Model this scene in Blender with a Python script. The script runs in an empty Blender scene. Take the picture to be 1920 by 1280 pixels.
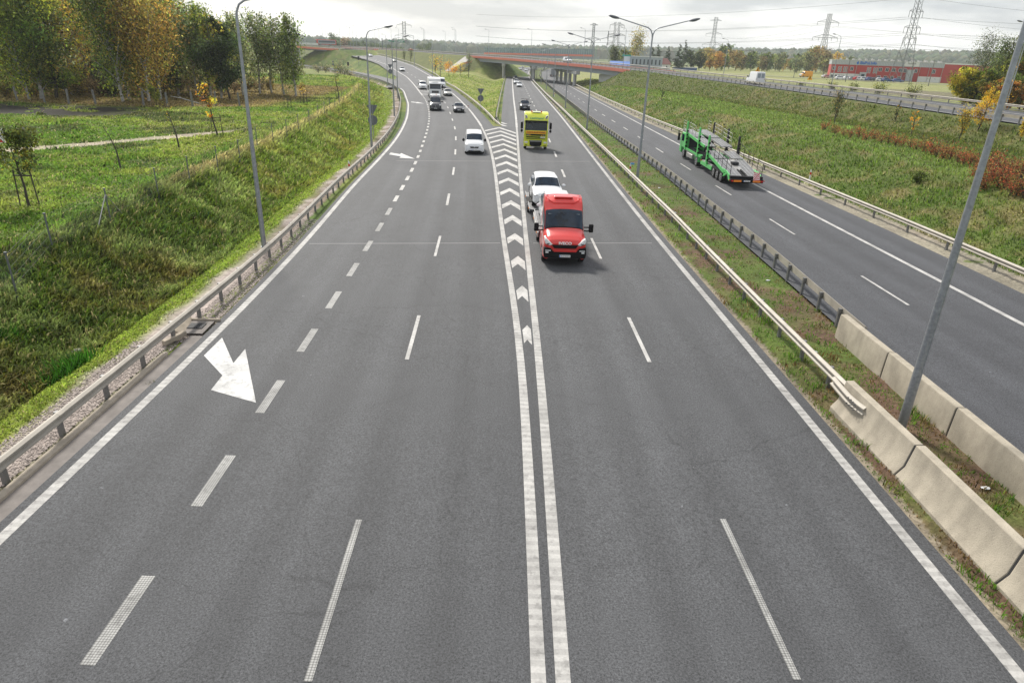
import bpy, math, random
import numpy as np
from mathutils import Vector, Matrix
sc = bpy.context.scene
R = math.radians
# ------------------------------------------------------------------ camera
CAM_H, FPX = 9.0, 1240.0
PITCH, ROLL = math.atan(541.0 / FPX), R(2.05)
_R0 = np.array([1.0, 0, 0]); _D0 = np.array([0, -math.sin(PITCH), -math.cos(PITCH)]); _F = np.array([0, math.cos(PITCH), -math.sin(PITCH)])
_EX = math.cos(ROLL) * _R0 - math.sin(ROLL) * _D0
_EY = math.sin(ROLL) * _R0 + math.cos(ROLL) * _D0
cam = bpy.data.cameras.new('camera'); cam_o = bpy.data.objects.new('camera', cam)
sc.collection.objects.link(cam_o); sc.camera = cam_o
cam.sensor_width = 36.0; cam.lens = FPX / 1920 * 36.0
cam.clip_start = 0.1; cam.clip_end = 12000
M = Matrix.Identity(4)
for i in range(3):
    M[i][0] = _EX[i]; M[i][1] = -_EY[i]; M[i][2] = -_F[i]
M[2][3] = CAM_H
cam_o.matrix_world = M
# ------------------------------------------------------------------ sky, sun, exposure
SUN_EL, SUN_AZ = R(44), R(-24)          # azimuth from +Y, negative to the west (left)
w = bpy.data.worlds.new('World'); sc.world = w; w.use_nodes = True
nt = w.node_tree; nt.nodes.clear()
def N(t, kind, **kw):
    n = t.nodes.new(kind)
    for k, v in kw.items():
        if k in n.inputs: n.inputs[k].default_value = v
        else: setattr(n, k, v)
    return n
sky = N(nt, 'ShaderNodeTexSky', sky_type='NISHITA', sun_disc=False, sun_elevation=SUN_EL, sun_rotation=SUN_AZ, air_density=1.0, dust_density=2.0, ozone_density=1.0)
tc = N(nt, 'ShaderNodeTexCoord')
mp = N(nt, 'ShaderNodeMapping'); mp.inputs['Scale'].default_value = (1.0, 1.0, 5.0)
n1 = N(nt, 'ShaderNodeTexNoise', noise_dimensions='3D'); n1.inputs['Scale'].default_value = 3.2; n1.inputs['Detail'].default_value = 7; n1.inputs['Roughness'].default_value = 0.55
ramp = N(nt, 'ShaderNodeValToRGB')
ramp.color_ramp.elements[0].position = 0.42; ramp.color_ramp.elements[0].color = (4.9, 5.1, 5.4, 1)
ramp.color_ramp.elements[1].position = 0.59; ramp.color_ramp.elements[1].color = (8.9, 8.9, 8.85, 1)
mix = N(nt, 'ShaderNodeMix', data_type='RGBA'); mix.inputs[0].default_value = 0.80
bg = N(nt, 'ShaderNodeBackground'); bg.inputs['Strength'].default_value = 0.095
out = N(nt, 'ShaderNodeOutputWorld')
L = nt.links.new
L(tc.outputs['Generated'], mp.inputs['Vector']); L(mp.outputs['Vector'], n1.inputs['Vector']); L(n1.outputs['Fac'], ramp.inputs['Fac'])
L(sky.outputs['Color'], mix.inputs[6]); L(ramp.outputs['Color'], mix.inputs[7]); L(mix.outputs[2], bg.inputs['Color']); L(bg.outputs['Background'], out.inputs['Surface'])
sl = bpy.data.lights.new('sun', 'SUN'); sl.energy = 3.3; sl.angle = R(9); sl.color = (1.0, 0.95, 0.87)
so = bpy.data.objects.new('sun', sl); sc.collection.objects.link(so)
sd = Vector((math.sin(SUN_AZ) * math.cos(SUN_EL), math.cos(SUN_AZ) * math.cos(SUN_EL), math.sin(SUN_EL)))
so.rotation_euler = sd.to_track_quat('Z', 'Y').to_euler(); so.location = (0, 0, 60)
vs = sc.view_settings; vs.view_transform = 'Standard'; vs.look = 'None'; vs.gamma = 1; vs.exposure = 0.52; vs.use_curve_mapping = False
sc.cycles.max_bounces = 6; sc.cycles.transparent_max_bounces = 8; sc.cycles.volume_bounces = 1
sc.cycles.use_denoising = True
# ------------------------------------------------------------------ helpers
col = sc.collection
rnd = random.Random(7)
rng = np.random.default_rng(11)

def tag(o, label=None, cat=None, group=None, kind=None):
    if label: o['label'] = label
    if cat: o['category'] = cat
    if group: o['group'] = group
    if kind: o['kind'] = kind
    return o
def empty(name, loc=(0, 0, 0), rz=0.0, label=None, cat=None, group=None):
    o = bpy.data.objects.new(name, None); col.objects.link(o); o.location = loc; o.rotation_euler = (0, 0, rz)
    o.empty_display_size = 0.2
    return tag(o, label, cat, group)
def link(name, me, parent=None):
    o = bpy.data.objects.new(name, me); col.objects.link(o)
    if parent: o.parent = parent
    return o
def copy_tree(o, parent=None):
    kids = list(o.children)
    c = o.copy(); col.objects.link(c)
    if parent is not None: c.parent = parent
    for ch in kids: copy_tree(ch, c)
    return c
def np_mesh(name, v, f, cols=None, uv=None, smooth=False, mats=None, mi=None):
    v = np.asarray(v, np.float32).reshape(-1, 3); f = np.asarray(f, np.int32)
    me = bpy.data.meshes.new(name); k = f.shape[1]; nf = len(f)
    me.vertices.add(len(v)); me.vertices.foreach_set('co', v.ravel())
    me.loops.add(nf * k); me.loops.foreach_set('vertex_index', f.ravel())
    me.polygons.add(nf); me.polygons.foreach_set('loop_start', np.arange(0, nf * k, k, dtype=np.int32)); me.polygons.foreach_set('loop_total', np.full(nf, k, np.int32))
    if smooth: me.polygons.foreach_set('use_smooth', np.ones(nf, bool))
    if cols is not None:
        a = me.color_attributes.new('Col', 'FLOAT_COLOR', 'POINT')
        c = np.ones((len(v), 4), np.float32); c[:, :3] = cols; a.data.foreach_set('color', c.ravel())
    if uv is not None:
        l = me.uv_layers.new(name='UVMap'); l.data.foreach_set('uv', np.asarray(uv, np.float32)[f.ravel()].ravel())
    if mats:
        for m in mats: me.materials.append(m)
    if mi is not None: me.polygons.foreach_set('material_index', np.asarray(mi, np.int32))
    me.update(calc_edges=True); me.validate()
    return me

class MB:
    """collects boxes, tubes, prisms and lofts and links them as ONE mesh object"""
    def __init__(s): s.v = []; s.f = []; s.sm = []
    def add(s, vs_, fs_, smooth=False):
        b = len(s.v); s.v += [tuple(map(float, p)) for p in vs_]
        for f in fs_: s.f.append(tuple(i + b for i in f)); s.sm.append(smooth)
        return s
    def box(s, x0, x1, y0, y1, z0, z1, m=None):
        p = [(x0, y0, z0), (x1, y0, z0), (x1, y1, z0), (x0, y1, z0), (x0, y0, z1), (x1, y0, z1), (x1, y1, z1), (x0, y1, z1)]
        if m is not None: p = [m @ Vector(q) for q in p]
        return s.add(p, [(0, 3, 2, 1), (4, 5, 6, 7), (0, 1, 5, 4), (1, 2, 6, 5), (2, 3, 7, 6), (3, 0, 4, 7)])
    def hexa(s, p): return s.add(p, [(0, 3, 2, 1), (4, 5, 6, 7), (0, 1, 5, 4), (1, 2, 6, 5), (2, 3, 7, 6), (3, 0, 4, 7)])
    def tube(s, a, b, r0, r1=None, n=8, cap=True, smooth=True):
        r1 = r0 if r1 is None else r1
        a = Vector(a); b = Vector(b); d = (b - a)
        if d.length < 1e-6: return s
        q = d.to_track_quat('Z', 'Y'); vs_ = []
        for p, r in ((a, r0), (b, r1)):
            for i in range(n):
                t = 2 * math.pi * i / n; vs_.append(p + q @ Vector((r * math.cos(t), r * math.sin(t), 0)))
        fs_ = [(i, (i + 1) % n, n + (i + 1) % n, n + i) for i in range(n)]
        s.add(vs_, fs_, smooth)
        if cap: s.f += [tuple(len(s.v) - 2 * n + i for i in range(n - 1, -1, -1)), tuple(len(s.v) - n + i for i in range(n))]; s.sm += [False, False]
        return s
    def path(s, pts, r, n=8, smooth=True):
        """one continuous tube along points; r number or list"""
        pts = [Vector(p) for p in pts]; rs = r if isinstance(r, (list, tuple)) else [r] * len(pts)
        vs_ = []; up = None
        for i, p in enumerate(pts):
            d = (pts[min(i + 1, len(pts) - 1)] - pts[max(i - 1, 0)]).normalized()
            if up is None: up = d.orthogonal().normalized()
            x = (up - d * up.dot(d)); x = x.normalized() if x.length > 1e-5 else d.orthogonal().normalized()
            up = x; y = d.cross(x)
            for k in range(n):
                t = 2 * math.pi * k / n; vs_.append(p + (x * math.cos(t) + y * math.sin(t)) * rs[i])
        fs_ = []
        for i in range(len(pts) - 1):
            for k in range(n): fs_.append((i * n + k, i * n + (k + 1) % n, (i + 1) * n + (k + 1) % n, (i + 1) * n + k))
        s.add(vs_, fs_, smooth)
        b = len(s.v) - len(vs_)
        s.f += [tuple(b + k for k in range(n - 1, -1, -1)), tuple(b + len(vs_) - n + k for k in range(n))]; s.sm += [False, False]
        return s
    def prism(s, poly, axis, a, b, m=None):
        """poly in the plane across axis, extruded a..b"""
        def P(u, v, t):
            q = {'x': (t, u, v), 'y': (u, t, v), 'z': (u, v, t)}[axis]
            return m @ Vector(q) if m is not None else q
        n = len(poly); vs_ = [P(u, v, a) for u, v in poly] + [P(u, v, b) for u, v in poly]
        return s.add(vs_, [tuple(range(n - 1, -1, -1)), tuple(range(n, 2 * n))] + [(i, (i + 1) % n, n + (i + 1) % n, n + i) for i in range(n)])
    def grid(s, rows, smooth=True, close=False):
        nr, nc = len(rows), len(rows[0]); vs_ = [p for r in rows for p in r]; fs_ = []
        for i in range(nr - 1):
            for j in range(nc - 1 + (1 if close else 0)): fs_.append((i * nc + j, i * nc + (j + 1) % nc, (i + 1) * nc + (j + 1) % nc, (i + 1) * nc + j))
        return s.add(vs_, fs_, smooth)
    def ellipsoid(s, c, rx, ry, rz, n=10, m=7):
        rows = []
        for i in range(m + 1):
            t = math.pi * i / m
            rows.append([(c[0] + rx * math.sin(t) * math.cos(2 * math.pi * k / n), c[1] + ry * math.sin(t) * math.sin(2 * math.pi * k / n), c[2] + rz * math.cos(t)) for k in range(n)])
        return s.grid(rows, True, True)
    def build(s, name, mat, parent=None, bevel=0, angle=35, loc=None, rz=None, seg=2):
        me = bpy.data.meshes.new(name); me.from_pydata(s.v, [], s.f)
        me.polygons.foreach_set('use_smooth', s.sm)
        import bmesh
        bm = bmesh.new(); bm.from_mesh(me)
        bmesh.ops.recalc_face_normals(bm, faces=bm.faces[:]); bm.to_mesh(me); bm.free()
        if mat: me.materials.append(mat)
        me.set_sharp_from_angle(angle=R(angle))
        o = link(name, me, parent)
        if bevel:
            mo = o.modifiers.new('bevel', 'BEVEL'); mo.width = bevel; mo.segments = seg; mo.limit_method = 'ANGLE'; mo.angle_limit = R(40)
        if loc is not None: o.location = loc
        if rz is not None: o.rotation_euler = (0, 0, rz)
        return o

# ------------------------------------------------------------------ materials
def mat(name, c, rough=0.6, metal=0.0, spec=0.5, noise=0.0, nscale=3.0, bump=0.0, bscale=40, coat=0.0, emit=None, estr=1.0, trans=0.0, alpha=1.0, coord='Object'):
    m = bpy.data.materials.new(name); m.use_nodes = True; t = m.node_tree; b = t.nodes['Principled BSDF']
    b.inputs['Base Color'].default_value = (*c, 1); b.inputs['Roughness'].default_value = rough; b.inputs['Metallic'].default_value = metal
    b.inputs['Specular IOR Level'].default_value = spec; b.inputs['Coat Weight'].default_value = coat
    b.inputs['Transmission Weight'].default_value = trans; b.inputs['Alpha'].default_value = alpha
    if emit: b.inputs['Emission Color'].default_value = (*emit, 1); b.inputs['Emission Strength'].default_value = estr
    tcn = None
    if noise or bump: tcn = N(t, 'ShaderNodeTexCoord')
    if noise:
        n = N(t, 'ShaderNodeTexNoise'); n.inputs['Scale'].default_value = nscale; n.inputs['Detail'].default_value = 8; n.inputs['Roughness'].default_value = 0.65
        r = N(t, 'ShaderNodeMapRange'); r.inputs['From Min'].default_value = 0.3; r.inputs['From Max'].default_value = 0.7; r.inputs['To Min'].default_value = 1 - noise; r.inputs['To Max'].default_value = 1 + noise * 0.6
        x = N(t, 'ShaderNodeVectorMath', operation='SCALE'); x.inputs[0].default_value = c
        t.links.new(tcn.outputs[coord], n.inputs['Vector']); t.links.new(n.outputs['Fac'], r.inputs['Value']); t.links.new(r.outputs['Result'], x.inputs['Scale']); t.links.new(x.outputs['Vector'], b.inputs['Base Color'])
    if bump:
        n = N(t, 'ShaderNodeTexNoise'); n.inputs['Scale'].default_value = bscale; n.inputs['Detail'].default_value = 5
        q = N(t, 'ShaderNodeBump'); q.inputs['Strength'].default_value = bump; q.inputs['Distance'].default_value = 0.02
        t.links.new(tcn.outputs[coord], n.inputs['Vector']); t.links.new(n.outputs['Fac'], q.inputs['Height']); t.links.new(q.outputs['Normal'], b.inputs['Normal'])
    return m
def vcol_mat(name, rough=0.85, transl=0.0, noise=0.25, nscale=1.5, bump=0.0, fine=0.0, bscale=9):
    m = bpy.data.materials.new(name); m.use_nodes = True; t = m.node_tree; b = t.nodes['Principled BSDF']; l = t.links.new
    b.inputs['Roughness'].default_value = rough; b.inputs['Specular IOR Level'].default_value = 0.25
    a = N(t, 'ShaderNodeVertexColor'); a.layer_name = 'Col'
    src = a.outputs['Color']
    if noise or fine or bump: tcn = N(t, 'ShaderNodeTexCoord')
    for amt, s_, d_ in ((noise, nscale, 6), (fine, bscale, 5)):
        if not amt: continue
        n = N(t, 'ShaderNodeTexNoise'); n.inputs['Scale'].default_value = s_; n.inputs['Detail'].default_value = d_; n.inputs['Roughness'].default_value = 0.7
        r = N(t, 'ShaderNodeMapRange'); r.inputs['From Min'].default_value = 0.32; r.inputs['From Max'].default_value = 0.68; r.inputs['To Min'].default_value = 1 - amt; r.inputs['To Max'].default_value = 1 + amt
        x = N(t, 'ShaderNodeVectorMath', operation='SCALE'); l(src, x.inputs[0]); l(tcn.outputs['Object'], n.inputs['Vector']); l(n.outputs['Fac'], r.inputs['Value']); l(r.outputs['Result'], x.inputs['Scale'])
        src = x.outputs['Vector']
    l(src, b.inputs['Base Color'])
    if bump:
        n = N(t, 'ShaderNodeTexNoise'); n.inputs['Scale'].default_value = bscale; n.inputs['Detail'].default_value = 6
        q = N(t, 'ShaderNodeBump'); q.inputs['Strength'].default_value = bump; q.inputs['Distance'].default_value = 0.15
        l(tcn.outputs['Object'], n.inputs['Vector']); l(n.outputs['Fac'], q.inputs['Height']); l(q.outputs['Normal'], b.inputs['Normal'])
    if transl:
        tr = N(t, 'ShaderNodeBsdfTranslucent'); mx = N(t, 'ShaderNodeMixShader'); mx.inputs[0].default_value = transl
        sc2 = N(t, 'ShaderNodeVectorMath', operation='SCALE'); sc2.inputs['Scale'].default_value = 1.5; l(src, sc2.inputs[0]); l(sc2.outputs['Vector'], tr.inputs['Color'])
        o = t.nodes['Material Output']; l(b.outputs['BSDF'], mx.inputs[1]); l(tr.outputs['BSDF'], mx.inputs[2]); l(mx.outputs['Shader'], o.inputs['Surface'])
    return m

def asphalt(name, base, warm=1.0):
    m = bpy.data.materials.new(name); m.use_nodes = True; t = m.node_tree; b = t.nodes['Principled BSDF']; l = t.links.new
    b.inputs['Roughness'].default_value = 0.78; b.inputs['Specular IOR Level'].default_value = 0.45
    uv = N(t, 'ShaderNodeUVMap'); tcn = N(t, 'ShaderNodeTexCoord')
    def noise(vec, scale, detail, lo, hi, sx=1, sy=1, f0=0.3, f1=0.7, rough=0.6):
        mpn = N(t, 'ShaderNodeMapping'); mpn.inputs['Scale'].default_value = (sx, sy, 1); l(vec, mpn.inputs['Vector'])
        n = N(t, 'ShaderNodeTexNoise'); n.inputs['Scale'].default_value = scale; n.inputs['Detail'].default_value = detail; n.inputs['Roughness'].default_value = rough
        r = N(t, 'ShaderNodeMapRange'); r.inputs['From Min'].default_value = f0; r.inputs['From Max'].default_value = f1; r.inputs['To Min'].default_value = lo; r.inputs['To Max'].default_value = hi
        l(mpn.outputs['Vector'], n.inputs['Vector']); l(n.outputs['Fac'], r.inputs['Value']); return r.outputs['Result'], n
    f1_, _ = noise(uv.outputs['UV'], 1.0, 4, 0.84, 1.14, 1.1, 0.015)       # wear along the lanes
    f2_, _ = noise(uv.outputs['UV'], 1.0, 6, 0.88, 1.14, 0.3, 0.10)       # broad patches
    f3_, nn = noise(tcn.outputs['Object'], 24.0, 4, 0.25, 2.0, f0=.36, f1=.64, rough=0.95)    # stone speckle
    f4_, _ = noise(tcn.outputs['Object'], 1.3, 8, 0.93, 1.07)
    prod = None
    for f in (f1_, f2_, f3_, f4_):
        if prod is None: prod = f; continue
        q = N(t, 'ShaderNodeMath', operation='MULTIPLY'); l(prod, q.inputs[0]); l(f, q.inputs[1]); prod = q.outputs[0]
    # wheel tracks polished slightly lighter, oil line darker: a wave across the 3.6 m lanes (u is metres from the lane line)
    sep = N(t, 'ShaderNodeSeparateXYZ'); l(uv.outputs['UV'], sep.inputs[0])
    mul = N(t, 'ShaderNodeMath', operation='MULTIPLY'); mul.inputs[1].default_value = 2 * math.pi / 1.82; l(sep.outputs['X'], mul.inputs[0])
    cs = N(t, 'ShaderNodeMath', operation='COSINE'); l(mul.outputs[0], cs.inputs[0])
    ma = N(t, 'ShaderNodeMath', operation='MULTIPLY_ADD'); ma.inputs[1].default_value = -0.075; ma.inputs[2].default_value = 1.0; l(cs.outputs[0], ma.inputs[0])
    q = N(t, 'ShaderNodeMath', operation='MULTIPLY'); l(prod, q.inputs[0]); l(ma.outputs[0], q.inputs[1])
    vo = N(t, 'ShaderNodeTexVoronoi', feature='DISTANCE_TO_EDGE'); vo.inputs['Scale'].default_value = 0.16; nz = N(t, 'ShaderNodeTexNoise'); nz.inputs['Scale'].default_value = .9; nz.inputs['Detail'].default_value = 6; ad = N(t, 'ShaderNodeVectorMath', operation='MULTIPLY_ADD'); ad.inputs[1].default_value = (1.6, 1.6, 0); l(tcn.outputs['Object'], nz.inputs['Vector']); l(nz.outputs['Color'], ad.inputs[0]); l(tcn.outputs['Object'], ad.inputs[2]); l(ad.outputs['Vector'], vo.inputs['Vector'])
    cr = N(t, 'ShaderNodeMapRange'); cr.inputs['From Min'].default_value = 0.0; cr.inputs['From Max'].default_value = 0.0035; cr.inputs['To Min'].default_value = .70; cr.inputs['To Max'].default_value = 1.0; l(vo.outputs['Distance'], cr.inputs['Value']); q9 = N(t, 'ShaderNodeMath', operation='MULTIPLY'); l(q.outputs[0], q9.inputs[0]); l(cr.outputs['Result'], q9.inputs[1]); q = q9
    sp_ = N(t, 'ShaderNodeTexNoise'); sp_.inputs['Scale'].default_value = 5.5; sp_.inputs['Detail'].default_value = 1; l(tcn.outputs['Object'], sp_.inputs['Vector']); cs2 = N(t, 'ShaderNodeMapRange'); cs2.inputs['From Min'].default_value = .80; cs2.inputs['From Max'].default_value = .84; cs2.inputs['To Min'].default_value = 1.0; cs2.inputs['To Max'].default_value = 2.4; l(sp_.outputs['Fac'], cs2.inputs['Value']); q8 = N(t, 'ShaderNodeMath', operation='MULTIPLY'); l(q.outputs[0], q8.inputs[0]); l(cs2.outputs['Result'], q8.inputs[1]); q = q8
    x = N(t, 'ShaderNodeVectorMath', operation='SCALE'); x.inputs[0].default_value = base; l(q.outputs[0], x.inputs['Scale']); l(x.outputs['Vector'], b.inputs['Base Color'])
    bp = N(t, 'ShaderNodeBump'); bp.inputs['Strength'].default_value = 0.35; bp.inputs['Distance'].default_value = 0.01; l(nn.outputs['Fac'], bp.inputs['Height']); l(bp.outputs['Normal'], b.inputs['Normal'])
    return m
def paint(name, c, period, duty_dark, cell=False):
    """worn road paint; ribs across the line every `period` metres of v, or a fine dot grid"""
    m = bpy.data.materials.new(name); m.use_nodes = True; t = m.node_tree; b = t.nodes['Principled BSDF']; l = t.links.new
    b.inputs['Roughness'].default_value = 0.7
    uv = N(t, 'ShaderNodeUVMap'); tcn = N(t, 'ShaderNodeTexCoord')
    n = N(t, 'ShaderNodeTexNoise'); n.inputs['Scale'].default_value = 22; n.inputs['Detail'].default_value = 6; n.inputs['Roughness'].default_value = 0.75
    l(tcn.outputs['Object'], n.inputs['Vector'])
    r = N(t, 'ShaderNodeMapRange'); r.inputs['From Min'].default_value = 0.35; r.inputs['From Max'].default_value = 0.62; r.inputs['To Min'].default_value = 0.78; r.inputs['To Max'].default_value = 1.0; l(n.outputs['Fac'], r.inputs['Value'])
    fac = r.outputs['Result']
    for s_, a_, b_, f0, f1 in ((1.1, .72, 1.05, .36, .60), (7.0, .70, 1.0, .33, .46)):
        n2 = N(t, 'ShaderNodeTexNoise'); n2.inputs['Scale'].default_value = s_; n2.inputs['Detail'].default_value = 5; l(tcn.outputs['Object'], n2.inputs['Vector']); r2 = N(t, 'ShaderNodeMapRange'); r2.inputs['From Min'].default_value = f0; r2.inputs['From Max'].default_value = f1; r2.inputs['To Min'].default_value = a_; r2.inputs['To Max'].default_value = b_; l(n2.outputs['Fac'], r2.inputs['Value']); q0 = N(t, 'ShaderNodeMath', operation='MULTIPLY'); l(fac, q0.inputs[0]); l(r2.outputs['Result'], q0.inputs[1]); fac = q0.outputs[0]
    sep = N(t, 'ShaderNodeSeparateXYZ'); l(uv.outputs['UV'], sep.inputs[0])
    if period:
        for axis in (('Y',) if not cell else ('X', 'Y')):
            mu = N(t, 'ShaderNodeMath', operation='MULTIPLY'); mu.inputs[1].default_value = 1.0 / period; l(sep.outputs[axis], mu.inputs[0])
            fr = N(t, 'ShaderNodeMath', operation='FRACT'); l(mu.outputs[0], fr.inputs[0])
            gt = N(t, 'ShaderNodeMath', operation='GREATER_THAN'); gt.inputs[1].default_value = duty_dark; l(fr.outputs[0], gt.inputs[0])
            mr = N(t, 'ShaderNodeMapRange'); mr.inputs['To Min'].default_value = 0.82 if not cell else 0.55; mr.inputs['To Max'].default_value = 1.0; l(gt.outputs[0], mr.inputs['Value'])
            q = N(t, 'ShaderNodeMath', operation='MULTIPLY'); l(fac, q.inputs[0]); l(mr.outputs['Result'], q.inputs[1]); fac = q.outputs[0]
    x = N(t, 'ShaderNodeVectorMath', operation='SCALE'); x.inputs[0].default_value = c; l(fac, x.inputs['Scale']); l(x.outputs['Vector'], b.inputs['Base Color'])
    return m
def streaked(name, c):
    m = mat(name, c, .9, noise=.2, nscale=1.8, bump=.35, bscale=35); t = m.node_tree; l = t.links.new; b = t.nodes['Principled BSDF']; src = b.inputs['Base Color'].links[0].from_socket
    tcn = N(t, 'ShaderNodeTexCoord'); g = N(t, 'ShaderNodeNewGeometry')
    def layer(src, sx, sy, sz, scale, lo, hi, f0, f1, det=6):
        mpn = N(t, 'ShaderNodeMapping'); mpn.inputs['Scale'].default_value = (sx, sy, sz); l(tcn.outputs['Object'], mpn.inputs['Vector']); n = N(t, 'ShaderNodeTexNoise'); n.inputs['Scale'].default_value = scale; n.inputs['Detail'].default_value = det; l(mpn.outputs['Vector'], n.inputs['Vector'])
        r = N(t, 'ShaderNodeMapRange'); r.inputs['From Min'].default_value = f0; r.inputs['From Max'].default_value = f1; r.inputs['To Min'].default_value = lo; r.inputs['To Max'].default_value = hi; l(n.outputs['Fac'], r.inputs['Value']); x = N(t, 'ShaderNodeVectorMath', operation='SCALE'); l(src, x.inputs[0]); l(r.outputs['Result'], x.inputs['Scale']); return x.outputs['Vector']
    src = layer(src, 1, 2.2, .5, 1.3, .86, 1.06, .36, .58); src = layer(src, 1, 1, 1, 55, .45, 1.0, .30, .37, 2)
    l(src, b.inputs['Base Color']); return m
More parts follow.
